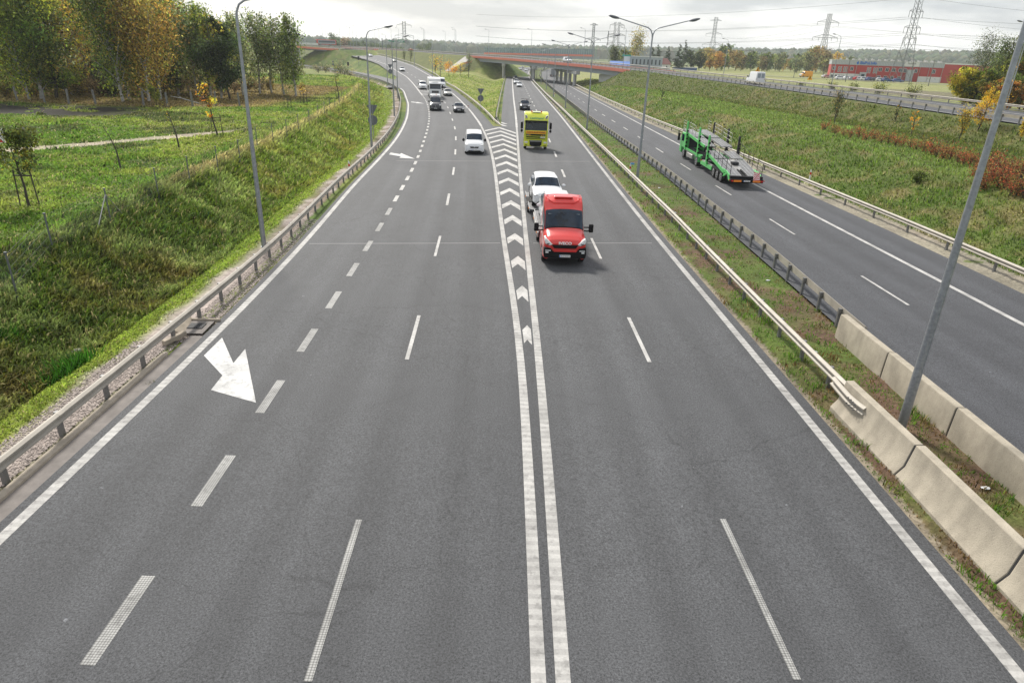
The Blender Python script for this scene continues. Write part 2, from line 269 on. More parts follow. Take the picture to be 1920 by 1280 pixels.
MT = dict(
    asphaltA=asphalt('asphalt grey', (0.051, 0.053, 0.057)), asphaltB=asphalt('asphalt lighter grey', (0.057, 0.059, 0.063)), asphaltC=asphalt('asphalt dark grey', (0.050, 0.052, 0.058)),
    line=paint('ribbed line paint', (0.46, 0.45, 0.43), 0.24, 0.5), line_fine=paint('line paint', (0.50, 0.49, 0.47), 0, 0), dash=paint('worn dash paint', (0.40, 0.40, 0.385), 0.05, 0.35, True),
    arrow=paint('arrow paint', (0.60, 0.60, 0.59), 0, 0), joint=mat('road joint seal', (0.20, 0.20, 0.20), 0.8),
    concrete=streaked('weathered concrete', (0.40, 0.355, 0.28)), kerb=mat('kerb concrete', (0.36, 0.31, 0.245), 0.9, noise=0.3, nscale=3),
    gutter=mat('gutter concrete', (0.20, 0.18, 0.165), 0.9, noise=0.3, nscale=2.5), galv=mat('galvanised beam', (0.46, 0.45, 0.43), 0.42, 0.75, noise=0.15, nscale=2), beam=mat('dusty galvanised rail', (0.38, 0.35, 0.30), 0.62, 0.15, noise=0.22, nscale=1.4),
    post=mat('rail post steel', (0.20, 0.20, 0.20), 0.55, 0.5, noise=0.2), pole=mat('galvanised lamp pole', (0.34, 0.36, 0.39), 0.45, 0.65, noise=0.28, nscale=9), lamp=mat('lamp head grey', (0.16, 0.17, 0.19), 0.5, 0.3),
    lampglass=mat('lamp glass', (0.35, 0.37, 0.4), 0.15), black=mat('black plastic', (0.008, 0.008, 0.009), 0.6, spec=.2), tyre=mat('tyre rubber', (0.018, 0.018, 0.018), 0.85), rim=mat('wheel rim', (0.4, 0.4, 0.41), 0.35, 0.8),
    rimdark=mat('dark rim', (0.06, 0.06, 0.065), 0.35, 0.6), glass=mat('car glass', (0.010, 0.024, 0.045), 0.07, spec=0.5, noise=.8, nscale=2.2), clearglass=mat('tinted windscreen', (0.02, 0.035, 0.04), 0.08, spec=0.6, alpha=.45), white=mat('white car paint', (0.74, 0.75, 0.76), 0.3, coat=0.7), red=mat('red truck paint', (0.62, 0.025, 0.02), 0.3, coat=0.7),
    lime=mat('lime truck paint', (0.74, 0.80, 0.06), 0.32, coat=0.7), green=mat('green truck paint', (0.07, 0.50, 0.10), 0.38, coat=0.4), dark=mat('dark car paint', (0.025, 0.027, 0.035), 0.25, coat=0.9), silver=mat('silver car paint', (0.38, 0.38, 0.36), 0.3, 0.6, coat=0.6),
    blue=mat('blue car paint', (0.04, 0.09, 0.25), 0.3, coat=0.7), headlight=mat('headlight glass', (0.75, 0.75, 0.74), 0.12, spec=0.8), taillight=mat('tail light red', (0.55, 0.01, 0.01), 0.2), orange=mat('orange lens', (0.85, 0.25, 0.02), 0.3), amber=mat('amber board', (0.85, 0.36, 0.02), 0.5),
    chrome=mat('chrome', (0.6, 0.6, 0.6), 0.15, 1.0), plate=mat('plate white', (0.75, 0.75, 0.73), 0.4), plateblue=mat('plate blue', (0.03, 0.12, 0.5), 0.4), steel=mat('ramp grating steel', (0.40, 0.40, 0.40), 0.45, 0.6, noise=0.3, nscale=4), darksteel=mat('dark chassis steel', (0.028, 0.029, 0.032), 0.7, spec=.3),
    bark=mat('tree bark', (0.06, 0.05, 0.04), 0.95, noise=0.4, nscale=4), birch=mat('birch bark', (0.42, 0.41, 0.38), 0.9, noise=0.75, nscale=3.5), wood=mat('dark stake wood', (0.05, 0.042, 0.035), 0.9), concpost=mat('old concrete post', (0.17, 0.17, 0.16), 0.95, noise=0.3, nscale=5),
    signback=mat('sign back grey', (0.13, 0.14, 0.16), 0.55, 0.3), signwhite=mat('sign white', (0.72, 0.72, 0.72), 0.5), signred=mat('sign red', (0.55, 0.02, 0.02), 0.5), signgreen=mat('sign green', (0.02, 0.2, 0.11), 0.5), yellow=mat('sign yellow', (0.85, 0.42, 0.02), 0.5),
    fascia=mat('red bridge fascia', (0.72, 0.22, 0.16), 0.7, noise=0.15), girder=mat('grey steel girder', (0.30, 0.33, 0.37), 0.7, noise=0.12), pier=mat('pier concrete', (0.50, 0.50, 0.49), 0.9, noise=0.15, nscale=0.8), slopeconc=mat('slope concrete', (0.40, 0.38, 0.35), 0.9, noise=0.2, nscale=0.7),
    brickred=mat('red cladding', (0.42, 0.05, 0.045), 0.7, noise=0.06), claddinggrey=mat('grey ribbed cladding', (0.40, 0.42, 0.44), 0.6), plaster=mat('white plaster', (0.70, 0.70, 0.67), 0.85, noise=0.06), window=mat('window glass', (0.03, 0.045, 0.06), 0.12, spec=0.8), frame=mat('white window frame', (0.72, 0.72, 0.70), 0.5),
    bluesign=mat('blue lettering', (0.01, 0.13, 0.5), 0.5), roofblue=mat('blue roof', (0.06, 0.16, 0.45), 0.5), roofred=mat('brown red roof', (0.16, 0.06, 0.05), 0.8), wallgrey=mat('grey render', (0.30, 0.34, 0.37), 0.8), noiseglass=mat('noise barrier glass', (0.22, 0.32, 0.36), 0.25, alpha=0.55), noisepost=mat('noise barrier post', (0.22, 0.27, 0.29), 0.6),
    tarp=mat('truck box white', (0.78, 0.78, 0.78), 0.5), greybox=mat('grey truck tarpaulin', (0.22, 0.23, 0.25), 0.7), insul=mat('insulator', (0.12, 0.12, 0.12), 0.5), pylon=mat('pylon steel', (0.20, 0.21, 0.22), 0.7, 0.3), cable=mat('cable', (0.10, 0.10, 0.11), 0.7),
    leaf=vcol_mat('foliage', 0.6, 0.5, 0.0), grass=vcol_mat('grass blades', 0.6, 0.4, 0.0), ground=vcol_mat('ground', 0.95, 0, 0.30, 0.45, 0.6, 0.35, 6), forest=vcol_mat('forest mass', 0.9, 0, 0.0), skin=mat('skin', (0.45, 0.25, 0.18), 0.6), shirt=mat('shirt', (0.25, 0.35, 0.5), 0.9), rubber=mat('black rubber seal', (0.02, 0.02, 0.02), 0.8), gravel=mat('gravel', (0.33, 0.285, 0.255), 0.95, noise=0.45, nscale=9, bump=0.8, bscale=14),
    greensign_t=mat('green emblem', (0.02, 0.30, 0.22), 0.5), busred=mat('bus red', (0.5, 0.06, 0.05), 0.4), yellowvan=mat('yellow van paint', (0.8, 0.35, 0.02), 0.4), litter=mat('litter', (0.6, 0.62, 0.63), 0.7), matwhite=mat('white wall', (0.66, 0.66, 0.65), 0.8))
# ------------------------------------------------------------------ survey: road lines as X(Y), metres
def sm(pts, win=5, y0=-20, y1=None):
    ys = np.array([p[1] for p in pts], float); xs = np.array([p[0] for p in pts], float)
    o = np.argsort(ys); ys, xs = ys[o], xs[o]; y1 = y1 or ys[-1]
    g = np.arange(y0, y1 + 1, 1.0)
    s0 = (xs[1] - xs[0]) / (ys[1] - ys[0]) if ys[1] > ys[0] else 0
    v = np.interp(g, ys, xs); v[g < ys[0]] = xs[0] + s0 * (g[g < ys[0]] - ys[0])
    k = np.ones(2 * win + 1) / (2 * win + 1)
    for _ in range(3):
        e = np.concatenate([v[0] + (v[0] - v[1:win + 1][::-1]), v, v[-1] + (v[-1] - v[-win - 1:-1][::-1])]); v = np.convolve(e, k, 'valid')
    return lambda y: np.interp(y, g, v)
zr = lambda y: -0.005 * np.clip(y, -200, 300)
ZA = ([-30, 0, 110, 150, 200, 250, 300, 400, 470, 550], [.15, 0, -.55, -.6, -.3, .8, 2.2, 4.8, 6.4, 7.6])
zA = lambda y: np.interp(y, *ZA)
zF = lambda y: np.interp(y, [0, 110, 150, 200, 260, 330, 420], [0, -.55, -.6, -.35, .25, .6, .8])
d1 = [(-6.51, 8.2), (-6.59, 12.1), (-6.7, 16.1), (-6.87, 20), (-7.02, 23.9), (-7.22, 27.7), (-7.39, 31.6), (-7.55, 35.4), (-7.76, 39.2), (-8.04, 43), (-8.31, 47.3), (-8.49, 50.8), (-8.7, 53.9), (-9.02, 58.4), (-9.35, 62.5), (-9.96, 69.6), (-10.89, 78.9), (-11.39, 84.5), (-12.81, 97.5), (-13.7, 105), (-14.55, 111.6), (-15.85, 120.9), (-17.48, 131.9), (-19.83, 146.4), (-21.91, 157.5), (-23.3, 164.3), (-30.8, 202.9), (-38.2, 236), (-45.8, 263.2), (-59, 310.5), (-70.8, 343.6), (-82.8, 372.8), (-118, 452), (-150, 520)]
xD1 = sm(d1, 4)
xD2 = sm([(-2.97, 7.3), (-3.04, 11.2), (-3.31, 19.1), (-3.5, 22.8), (-3.87, 30.7), (-4.02, 34.4), (-4.42, 42), (-4.81, 45.8), (-5.14, 53.4), (-5.47, 57.4), (-6.0, 64.1), (-7.27, 79), (-8.52, 91.5), (-9.87, 102), (-11.37, 114), (-13.17, 127.2), (-14.93, 139.1), (-17.23, 153), (-20.6, 170), (-26.5, 200), (-37.6, 245), (-53, 300), (-75, 362), (-105, 430), (-141, 510)], 4)
xAR = sm([(.61, 7.4), (.52, 12.8), (.4, 18.4), (.17, 23.1), (-.1, 26.5), (-.42, 31.2), (-.87, 38.1), (-1.32, 46.1), (-2.0, 58.2), (-2.67, 68), (-3.74, 80.8), (-5.64, 99), (-8.53, 120.8), (-13.52, 153.2), (-20, 189), (-24.26, 207.5), (-31.47, 245.2), (-47.04, 306.8), (-66.16, 365.7), (-80.04, 402.4), (-98, 440), (-130, 500)], 4)
xAL = sm([(-9.85, 8), (-9.95, 15), (-10.02, 20), (-10.35, 27.6), (-11.0, 37), (-11.95, 48), (-12.6, 60), (-13.7, 75.5), (-15.2, 90), (-17.3, 106.8), (-21.24, 132.8), (-28.86, 173.6), (-33.0, 189), (-41, 212), (-54, 242), (-72, 277), (-96, 317), (-122, 352), (-160, 400)], 4)
xBL = sm([(1.0, 7.4), (.98, 18.5), (.82, 23.2), (.62, 31.3), (.2, 54.7), (-.65, 112.5), (-1.65, 164), (-2.94, 241.5), (-4.0, 313), (-4.3, 380), (-3.2, 450), (1.5, 530), (9, 590)], 6)
xBR = sm([(8.47, 7.8), (8.15, 23.7), (7.8, 36.9), (6.93, 117), (5.89, 174.3), (4.4, 260), (3.7, 320), (3.4, 380), (4.6, 450), (9.5, 530), (17, 590)], 6)
xBD = lambda y: xBR(y) * 0.5 + (xBR(y) - 7.55) * 0.5 if False else xBR(y) - 3.72
xCL = sm([(13.3, 7), (13.25, 24), (13.1, 45), (12.9, 61), (11.7, 115), (10.7, 200), (9.9, 309), (10.4, 368), (12.9, 450), (19, 530), (27, 590)], 6)     # left kerb of the far carriageway
xCD = sm([(16.7, 10), (16.55, 26.2), (16.27, 38), (15.92, 55), (15.7, 66), (15.25, 100), (14.72, 125), (14.2, 165), (13.6, 210), (13.2, 300), (13.8, 370), (16.3, 450), (22.5, 530), (30.5, 590)], 5)
xCR = sm([(20.2, 10), (20.05, 24.5), (19.5, 53.1), (19.1, 82.7), (18.75, 108.4), (17.9, 175), (17.2, 250), (16.95, 300), (17.4, 370), (20, 450), (26.3, 530), (34.2, 590)], 5)
xAg = lambda y: xAL(y) - np.interp(y, [0, 20, 30, 60, 120, 170], [1.15, 1.15, 1.0, 1.0, 1.5, 1.6])       # rail along A, outer side
xBg = lambda y: np.interp(y, [0, 24, 40, 60, 112, 186, 600], [1.35, 1.5, 1.75, 1.6, 1.05, .75, .75]) + xBR(y)
xCg = lambda y: xCL(y) - np.interp(y, [0, 22, 32, 60, 120, 300, 600], [1.0, 1.0, .55, .35, .8, 1.2, 1.2])
xCgR = lambda y: xCR(y) + np.interp(y, [0, 40, 60, 84, 115, 170, 300, 600], [3.6, 4.1, 3.9, 3.5, 2.6, 2.2, 2.6, 3.2])
xAgR = lambda y: xAR(y) + 2.3
xBs = lambda y: np.interp(y, [90, 112, 215, 320, 450, 600], [2.0, 2.35, 2.6, 2.75, 2.9, 3.0])  # hard shoulder width left of B
xBgL = lambda y: xBL(y) - xBs(y) - np.interp(y, [96, 110, 250], [.8, .9, .6])
GORE = 96.5
SKEW = lambda f, y: 1.0 / np.sqrt(1 + ((f(y + 2) - f(y - 2)) / 4.0) ** 2)

# image ray through (px,py) met with the level Z = zf(Y): used to survey single things from the photograph onto their real ground
def ray(px, py): return _F * FPX + (px - 960) * _EX + (py - 640) * _EY
def at(px, py, zf=zr):
    d = ray(px, py); t = np.concatenate([np.linspace(4, 60, 1500), np.geomspace(60, 2500, 5000)])
    z = CAM_H + d[2] / d[1] * t; zz = zf(t) if callable(zf) else np.full_like(t, zf); i = int(np.argmax(z < zz))
    return (float(d[0] / d[1] * t[i]), float(t[i]), float(zz[i]))
def atY(px, py, Y):
    d = ray(px, py); return (float(d[0] / d[1] * Y), float(Y), float(CAM_H + d[2] / d[1] * Y))

# road D on its embankment and over the bridge: near edge points (x, y, z)
DN = [atY(1960, 240, 66), atY(1910, 232.4, 72), atY(1820, 220, 78), atY(1739, 209, 86), atY(1629, 191, 99), atY(1522, 176, 116), atY(1402, 160, 146), atY(1366, 155, 158), atY(1293, 146, 183), atY(1220, 137, 207), atY(1181, 131, 220), atY(1100, 122.2, 245), atY(997, 113.2, 292), atY(941, 108.8, 320), atY(885, 105, 348), atY(822, 101, 385), atY(776, 97, 415), atY(711, 93, 455), atY(640, 88.3, 500), atY(575, 86, 540), atY(520, 84.5, 570)]
def _smooth3(P, n=12):
    P = np.array(P, float); d = np.r_[0, np.cumsum(np.linalg.norm(np.diff(P[:, :2], axis=0), axis=1))]
    g = np.arange(0, d[-1], 4.0); Q = np.stack([np.interp(g, d, P[:, i]) for i in range(3)], 1)
    k = np.ones(n + 1) / (n + 1)
    for i in range(3):
        for _ in range(2):
            h = n // 2; e = np.concatenate([2 * Q[0, i] - Q[1:h + 1, i][::-1], Q[:, i], 2 * Q[-1, i] - Q[-h - 1:-1, i][::-1]]); Q[:, i] = np.convolve(e, k, 'valid')
    return Q
DNs = _smooth3([(52, 20, 3.6)] + DN, 6)
_t = np.gradient(DNs[:, :2], axis=0); _t /= np.linalg.norm(_t, axis=1)[:, None]; DNn = np.stack([_t[:, 1], -_t[:, 0]], 1)   # to the far side
DW = 15.0
def dpt(i, off, dz=0.0): return (DNs[i, 0] + DNn[i, 0] * off, DNs[i, 1] + DNn[i, 1] * off, DNs[i, 2] + dz)
def d_index(p): return int(np.argmin((DNs[:, 0] - p[0]) ** 2 + (DNs[:, 1] - p[1]) ** 2))
B0, B1 = d_index(atY(1184, 131.5, 219)), d_index(atY(885, 105, 348))          # the bridge spans these samples
B2, B3 = d_index(atY(711, 93, 455)), d_index(atY(640, 88.3, 500))
# cross road E with its small bridge at the far left
EN = _smooth3([atY(480, 80, 372), atY(545, 85.3, 378), atY(591, 90.8, 384), (-92, 410, 7.6), (-96, 440, 7.8), (-116, 470, 7.6), (-140, 500, 7.8)], 4)

# ------------------------------------------------------------------ terrain
def hash2(ix, iy, seed): 
    h = (ix * 374761393 + iy * 668265263 + seed * 974634777) & 0x7fffffff
    h = ((h ^ (h >> 13)) * 1274126177) & 0x7fffffff
    return ((h ^ (h >> 16)) & 0xffff) / 65535.0
def vn(x, y, s, seed=0):
    x = np.asarray(x) / s; y = np.asarray(y) / s; ix = np.floor(x).astype(np.int64); iy = np.floor(y).astype(np.int64); fx = x - ix; fy = y - iy
    fx = fx * fx * (3 - 2 * fx); fy = fy * fy * (3 - 2 * fy)
    return (hash2(ix, iy, seed) * (1 - fx) + hash2(ix + 1, iy, seed) * fx) * (1 - fy) + (hash2(ix, iy + 1, seed) * (1 - fx) + hash2(ix + 1, iy + 1, seed) * fx) * fy
def fbm(x, y, s, seed=0, o=4):
    v = 0; a = 0.5; t = 0
    for i in range(o): v = v + a * vn(x, y, s / 2 ** i, seed + i * 17); t += a; a *= 0.55
    return v / t
def sst(a, b, x): t = np.clip((x - a) / (b - a), 0, 1); return t * t * (3 - 2 * t)
def seg_dist(x, y, P, sel=None):
    """distance to polyline P (n,3) -> d, z, side(+ = to the far/right side), index"""
    best = np.full(x.shape, 1e9); zz = np.zeros(x.shape); sd_ = np.zeros(x.shape); ii = np.zeros(x.shape, int)
    for i in range(len(P) - 1):
        if sel is not None and not sel(i): continue
        a = P[i]; b = P[i + 1]; ab = b[:2] - a[:2]; L2 = ab @ ab
        t = np.clip(((x - a[0]) * ab[0] + (y - a[1]) * ab[1]) / L2, 0, 1)
        dx = x - a[0] - t * ab[0]; dy = y - a[1] - t * ab[1]; d = np.hypot(dx, dy); m = d < best
        best[m] = d[m]; zz[m] = (a[2] + t * (b[2] - a[2]))[m]; sd_[m] = (ab[1] * dx - ab[0] * dy)[m]; ii[m] = i
    return best, zz, np.sign(sd_), ii
DCs = np.stack([DNs[:, 0] + DNn[:, 0] * DW / 2, DNs[:, 1] + DNn[:, 1] * DW / 2, DNs[:, 2]], 1)
_an = np.arange(170, 500, 6.0); ACs = np.stack([(xAR(_an) + xD1(_an)) / 2, _an, zA(_an)], 1)
def height(x, y):
    x = np.asarray(x, float); y = np.asarray(y, float)
    z0 = zr(y); yc = np.clip(y, -15, 590)
    bumps = (fbm(x, y, 2.5, 3) - .5) * .16 + (fbm(x, y, 30, 5) - .5) * .5
    # left side: verge, ditch, slope up to the fence, field
    dl = (xAg(yc) - x) * SKEW(xAg, yc)
    N_ = np.interp(y, [0, 140, 220, 400, 900, 4000], [1.0, 1.0, .55, .7, 3, 3])
    prof = np.interp(dl, [-1, 0, 1.4, 3.3, 4.3, 9.2, 11], [-.03, -.03, -.1, -.95, -1.0, 1.0, 1.08]) 
    prof2 = prof - (prof > .2) * 0; ditch = np.where(dl < 4.3, z0 + prof, np.interp(dl, [4.3, 9.4], [0, 1]) * (N_ - (z0 - 1.0)) + z0 - 1.0)
    soft = z0 + (N_ - z0) * sst(0, 8, dl)
    k = sst(150, 190, y); left = ditch * (1 - k) + soft * k
    left += np.clip(dl - 2.5, 0, 4) / 4 * bumps
    # green island between A and B
    dA = (x - xAgR(yc)) * SKEW(xAgR, yc); dB = xBgL(yc) - x
    fB = z0 - .05 + np.interp(dB, [0, 1, 4.2, 5.2, 13, 16], [0, -.05, -1.1, -1.1, 1.2, 1.5]); fA = np.where(dA < 40, zA(y) - .08 + np.interp(dA, [0, 1, 6, 40], [0, -.1, .5, 1.5]) * (y < 170), 9)
    isl = np.minimum(fB, np.where(y < 175, fA, 9)); isl = np.where(y > GORE, isl, z0 - .1) + np.clip(np.minimum(dA, dB), 0, 4) / 4 * bumps * .7
    # right side: cut slope, bench
    dr = (x - xCgR(yc)); benchz = np.interp(y, [0, 60, 120, 200, 300], [2.3, 2.2, 2.0, 1.2, .2])
    right = z0 + np.interp(dr, [0, .9, 2.0, 6.5, 9.5, 14], [-.04, .02, .15, 0, 0, 0]) ; kk = np.interp(dr, [1.6, 7.0, 9.5], [.04, .93, 1.0]); right = np.where(dr > 1.6, z0 * (1 - kk) + benchz * kk, right)
    right += np.clip(dr - 1.5, 0, 3) / 3 * bumps
    T = np.where(dl > 0, left, np.where(dr > 0, right, z0 - .09))
    T = np.where((dA > 0) & (dB > 0) & (y > GORE - 3), isl, T)
    med = (x > xBg(yc) - .5) & (x < xCL(yc) - np.interp(y, [0, 24, 60, 70], [1.0, .9, .35, .25])); T = np.where(med, z0 - .02 + (fbm(x, y, .9, 8) - .5) * .07, T)
    road = (x > xAL(yc) - .5) & (x < xCgR(yc) - .9) & ~med & (y < GORE); T = np.where(road, z0 - .12, T)
    far = y > 590
    # raised roads
    d, z, s, ii = seg_dist(x, y, DCs, lambda i: not (B0 <= i < B1 or B2 <= i < B3)); e = d - DW / 2 - .5
    land = np.where(s > 0, 3.1, 0)         # beyond road D the country is level with it
    T = np.where((s > 0) & (y < 1200) & (x > 0), np.maximum(T, -2 + (5.1 + bumps * .5 - 1.6 * sst(240, 330, y) * sst(90, 30, x)) * sst(7, 30, x - xCgR(yc))), T)
    T = np.maximum(T, z - .12 - np.clip(e, 0, 99) * .55 + np.clip(e, 0, 1) * bumps * .5); T = np.where(e < .2, np.minimum(T, z - .12), T)
    d, z, s, ii = seg_dist(x, y, ACs); e = d - 7.5
    up = z - .12 - np.clip(e, 0, 99) * .5; T = np.where((y > 172) & (up > T), up, T); T = np.where((e < 0) & (y > 172), z - .12, T)
    d, z, s, ii = seg_dist(x, y, EN, lambda i: EN[i, 0] > -106.5); e = d - 6.5
    T = np.maximum(T, z - .12 - np.clip(e, 0, 99) * .5)
    dF = x - xAL(yc)  # loop road F bed
    T = np.where((y > 165) & (y < 400) & (dF * SKEW(xAL, yc) > -1.8) & (dF * SKEW(xAL, yc) < 6.6) & (x < xD1(yc)-2), zF(y) - .1, T)
    rr = np.hypot(x, y); T = T + sst(900, 2500, rr) * (3 + 10 * sst(-.1, .8, x / np.maximum(rr, 1)))
    return T
C3 = lambda *a: np.array(a, float)
def mixc(a, b, t): return a * (1 - t[..., None]) + b * t[..., None]
def surface_colour(x, y, z=None):
    """colour of the ground cover at a place, lit tone of the verge included"""
    x = np.asarray(x, float); y = np.asarray(y, float); yc = np.clip(y, -15, 590)
    n1_ = fbm(x, y, 7, 21); n2_ = fbm(x, y, 1.6, 33); n3_ = fbm(x, y, 22, 44)
    g = mixc(np.broadcast_to(C3(.070, .115, .020), x.shape + (3,)), C3(.155, .185, .035), sst(.35, .7, n1_)); g = mixc(g, C3(.20, .17, .075), .75 * sst(.55, .75, n2_ * .6 + n3_ * .4))
    dl = (xAg(yc) - x) * SKEW(xAg, yc); dA = (x - xAgR(yc)) * SKEW(xAgR, yc); dB = xBgL(yc) - x; dr = x - xCgR(yc)
    left = dl > 0
    sl = (dl > 3.2) & (dl < 9.6) & (y < 190)                                   # rough ditch slope: darker, mixed dead grass
    gs = mixc(np.broadcast_to(C3(.062, .088, .018), x.shape + (3,)), C3(.16, .115, .045), .8 * sst(.42, .68, n2_ * .5 + n1_ * .5)); gs = mixc(gs, C3(.19, .21, .08), .7 * sst(.50, .75, fbm(x, y, 2.1, 91)))
    g = np.where(sl[..., None], gs, g)
    vg = sst(.9, 1.5, dl) * (1 - sst(2.9, 3.7, dl)) * left * (y < 190); g = mixc(g, C3(.18, .21, .04) , .8 * vg * (0.6 + .4 * n2_))  # verge strip: its lit look is put into a lighter, yellower grass colour
    gv = left * (1 - sst(.8, 1.7, dl + (n2_ - .5) * 1.2)); gcol = mixc(np.broadcast_to(C3(.34, .29, .26), x.shape + (3,)), C3(.13, .095, .055), sst(25, 40, y) * .8 * sst(.3, .6, n2_)); g = mixc(g, gcol, gv * 1.0)
    tan = .8 * left * (.35 + .9 * n2_) * np.exp(-((dl - 9.3) / .55) ** 2) * sst(36, 46, y) * (y < 170); g = mixc(g, C3(.36, .25, .15), np.clip(tan * 1.1, 0, 1))
    field = left & (dl > 9.5) & (y < 190); gf = mixc(np.broadcast_to(C3(.085, .135, .022), x.shape + (3,)), C3(.175, .19, .045), sst(.35, .65, n1_ * .6 + n2_ * .4)); gf = mixc(gf, C3(.055, .065, .025), .85 * sst(.52, .68, fbm(x, y, 4, 71))); g = np.where(field[..., None], gf, g)
    # ploughed dark soil, sandy track, dead leaves below the birches
    so_ = np.exp(-(((x + 58) / 13) ** 4 + ((y - 80.5 - (x + 58) * .10) / 6.2) ** 4)) * (fbm(x, y * 2, 2.2, 55) > .34); g = mixc(g, C3(.016, .012, .010), np.clip(so_ * 1.3, 0, .97))
    ty = 48.5 + (x + 42) * .78 + .045 * (x + 42) ** 2 * (x > -42); wd = 1 + .9 * sst(-38, -48, x); tr = (np.exp(-((y - ty - 1.1 * wd) / (.8 * wd)) ** 4) + np.exp(-((y - ty + 1.1 * wd) / (.8 * wd)) ** 4) + .6 * np.exp(-((y - ty) / (1.6 * wd)) ** 4)) * sst(-27, -31, x); g = mixc(g, C3(.42, .35, .28), np.clip(tr * 1.2, 0, 1) * (.6 + .4 * n2_))
    lf = left * sst(86, 90, y - (x + 55) * .25 * (x > -45)) * (1 - sst(150, 160, y)) * sst(-33, -38, x); lit = mixc(np.broadcast_to(C3(.13, .075, .04), x.shape + (3,)), C3(.22, .16, .08), n2_); g = mixc(g, lit, np.clip(lf, 0, 1) * .9)
    hv = left * sst(185, 195, y) * (fbm(x, y, 18, 77) > .5) ; g = mixc(g, C3(.24, .24, .08), .5 * hv)
    isl = (dA > 0) & (dB > 0) & (y > GORE - 3); gi = mixc(np.broadcast_to(C3(.16, .20, .035), x.shape + (3,)), C3(.27, .26, .09), sst(.4, .7, n1_ * .5 + n2_ * .5)); g = np.where(isl[..., None], gi, g)
    med = (x > xBg(yc) - .8) & (x < xCL(yc)); gm = mixc(np.broadcast_to(C3(.085, .12, .025), x.shape + (3,)), C3(.12, .075, .05), sst(.42, .66, n2_ * .6 + n1_ * .4 + .10 * sst(32, 22, y) - .06 * sst(28, 45, y))); g = np.where(med[..., None], gm, g)
    ed = (np.abs(x - (xBR(yc) + .62)) < .16); g = np.where(ed[..., None], np.broadcast_to(C3(.27, .23, .17), g.shape) * (.6 + .6 * n2_)[..., None], g)
    rt = (dr > 0) & (y < 590); c1 = mixc(np.broadcast_to(C3(.080, .115, .022), x.shape + (3,)), C3(.18, .15, .065), .85 * sst(.46, .70, fbm(x + y * .6, y * .5 - x, 1.7, 12) * .7 + n1_ * .3)); c2 = mixc(np.broadcast_to(C3(.082, .130, .026), x.shape + (3,)), C3(.15, .17, .05), n2_ * .6 + n1_ * .4)
    g = np.where(rt[..., None], np.where((dr < 7.2)[..., None], c1, c2), g)
    gr2 = (dr > -1.2) & (dr < .7); g = mixc(g, C3(.30, .26, .22), gr2 * .8 * (n2_ > .3))
    dD, zD, sD, _ = seg_dist(x, y, DNs, lambda i: not (B0 <= i < B1)); emb = (dD < 9) & (sD < 0) & (dr > 8 - 6 * sst(150, 200, y)); g = np.where(emb[..., None] , mixc(np.broadcast_to(C3(.078, .095, .022), x.shape + (3,)), C3(.15, .125, .055), .8 * sst(.46, .72, fbm(x + y, y - x, 1.5, 14) * .7 + n3_ * .3)), g)
    emb2 = (dD < 15) & (sD < 0) & (x < 20) & (y > 330); g = np.where(emb2[..., None], mixc(np.broadcast_to(C3(.085, .11, .03), x.shape + (3,)), C3(.15, .15, .05), n2_), g)
    gs_l = sl & (y > 30); g = mixc(g, g * 1.0 + C3(.045, .055, .004), np.where(gs_l, sst(30, 60, y), 0) * .9)
    beyond = (sD > 0) & (dD > DW + 1) & (x > 20); gb = mixc(np.broadcast_to(C3(.18, .22, .065), x.shape + (3,)), C3(.28, .26, .12), n1_); gb = mixc(gb, C3(.12, .10, .08), (np.hypot(x - 100, (y - 165) * .5) < 18) * .8 * (n2_ > .35)); g = np.where(beyond[..., None], gb, g)
    rr = np.hypot(x, y); g = mixc(g, C3(.07, .095, .035), sst(500, 900, rr) * .85)
    return np.clip(g, 0, 1)
th = np.r_[np.linspace(-80, -44, 60), np.linspace(-43.8, 46, 560), np.linspace(46.4, 80, 60)] * math.pi / 180
rad = np.r_[np.geomspace(3.5, 90, 380), np.geomspace(90.6, 650, 330)[0:], np.geomspace(660, 3100, 50)]
TH, RA = np.meshgrid(th, rad)
gx = RA * np.sin(TH); gy = RA * np.cos(TH) - 3.0; gz = height(gx, gy)
nr_, nc_ = gx.shape
idx = np.arange(nr_ * nc_).reshape(nr_, nc_)
ff = np.stack([idx[:-1, :-1], idx[:-1, 1:], idx[1:, 1:], idx[1:, :-1]], -1).reshape(-1, 4)
gme = np_mesh('ground', np.stack([gx, gy, gz], -1), ff, surface_colour(gx, gy).reshape(-1, 3), smooth=True, mats=[MT['ground']])
ground = tag(link('ground', gme), kind='structure')
# the ground behind and beside the camera
m = MB(); m.grid([[(x, y, -.25) for x in (-400, -60, 60, 400)] for y in (-300, -60, 1.0)]); o = m.build('ground', mat('plain grass', (.09, .12, .03), .95, noise=.3)); tag(o, kind='structure'); o.location.z = -.4

# ------------------------------------------------------------------ road surfaces
def strip(name, fl, fr, ys, zf, dz, material, u0=None, kind='structure', parent=None, nx=2, fl_is_const=False):
    ys = np.asarray(ys, float); rows = []; uv = []
    xl = fl(ys); xr = fr(ys)
    for j in range(nx):
        t = j / (nx - 1); x = xl * (1 - t) + xr * t; rows.append(np.stack([x, ys, zf(ys) + dz], -1)); uv.append(np.stack([x - (u0(ys) if u0 else xl), ys], -1))
    v = np.stack(rows, 1).reshape(-1, 3); uvv = np.stack(uv, 1).reshape(-1, 2); n = len(ys)
    I = np.arange(n * nx).reshape(n, nx); f = np.stack([I[:-1, :-1], I[:-1, 1:], I[1:, 1:], I[1:, :-1]], -1).reshape(-1, 4)
    o = link(name, np_mesh(name, v, f, uv=uvv, smooth=True, mats=[material]), parent)
    if kind: o['kind'] = kind
    return o
Y1 = np.r_[np.arange(-18, GORE, 1.0), GORE]; Y2 = np.r_[GORE, np.arange(GORE + .5, 590, 2.0)]
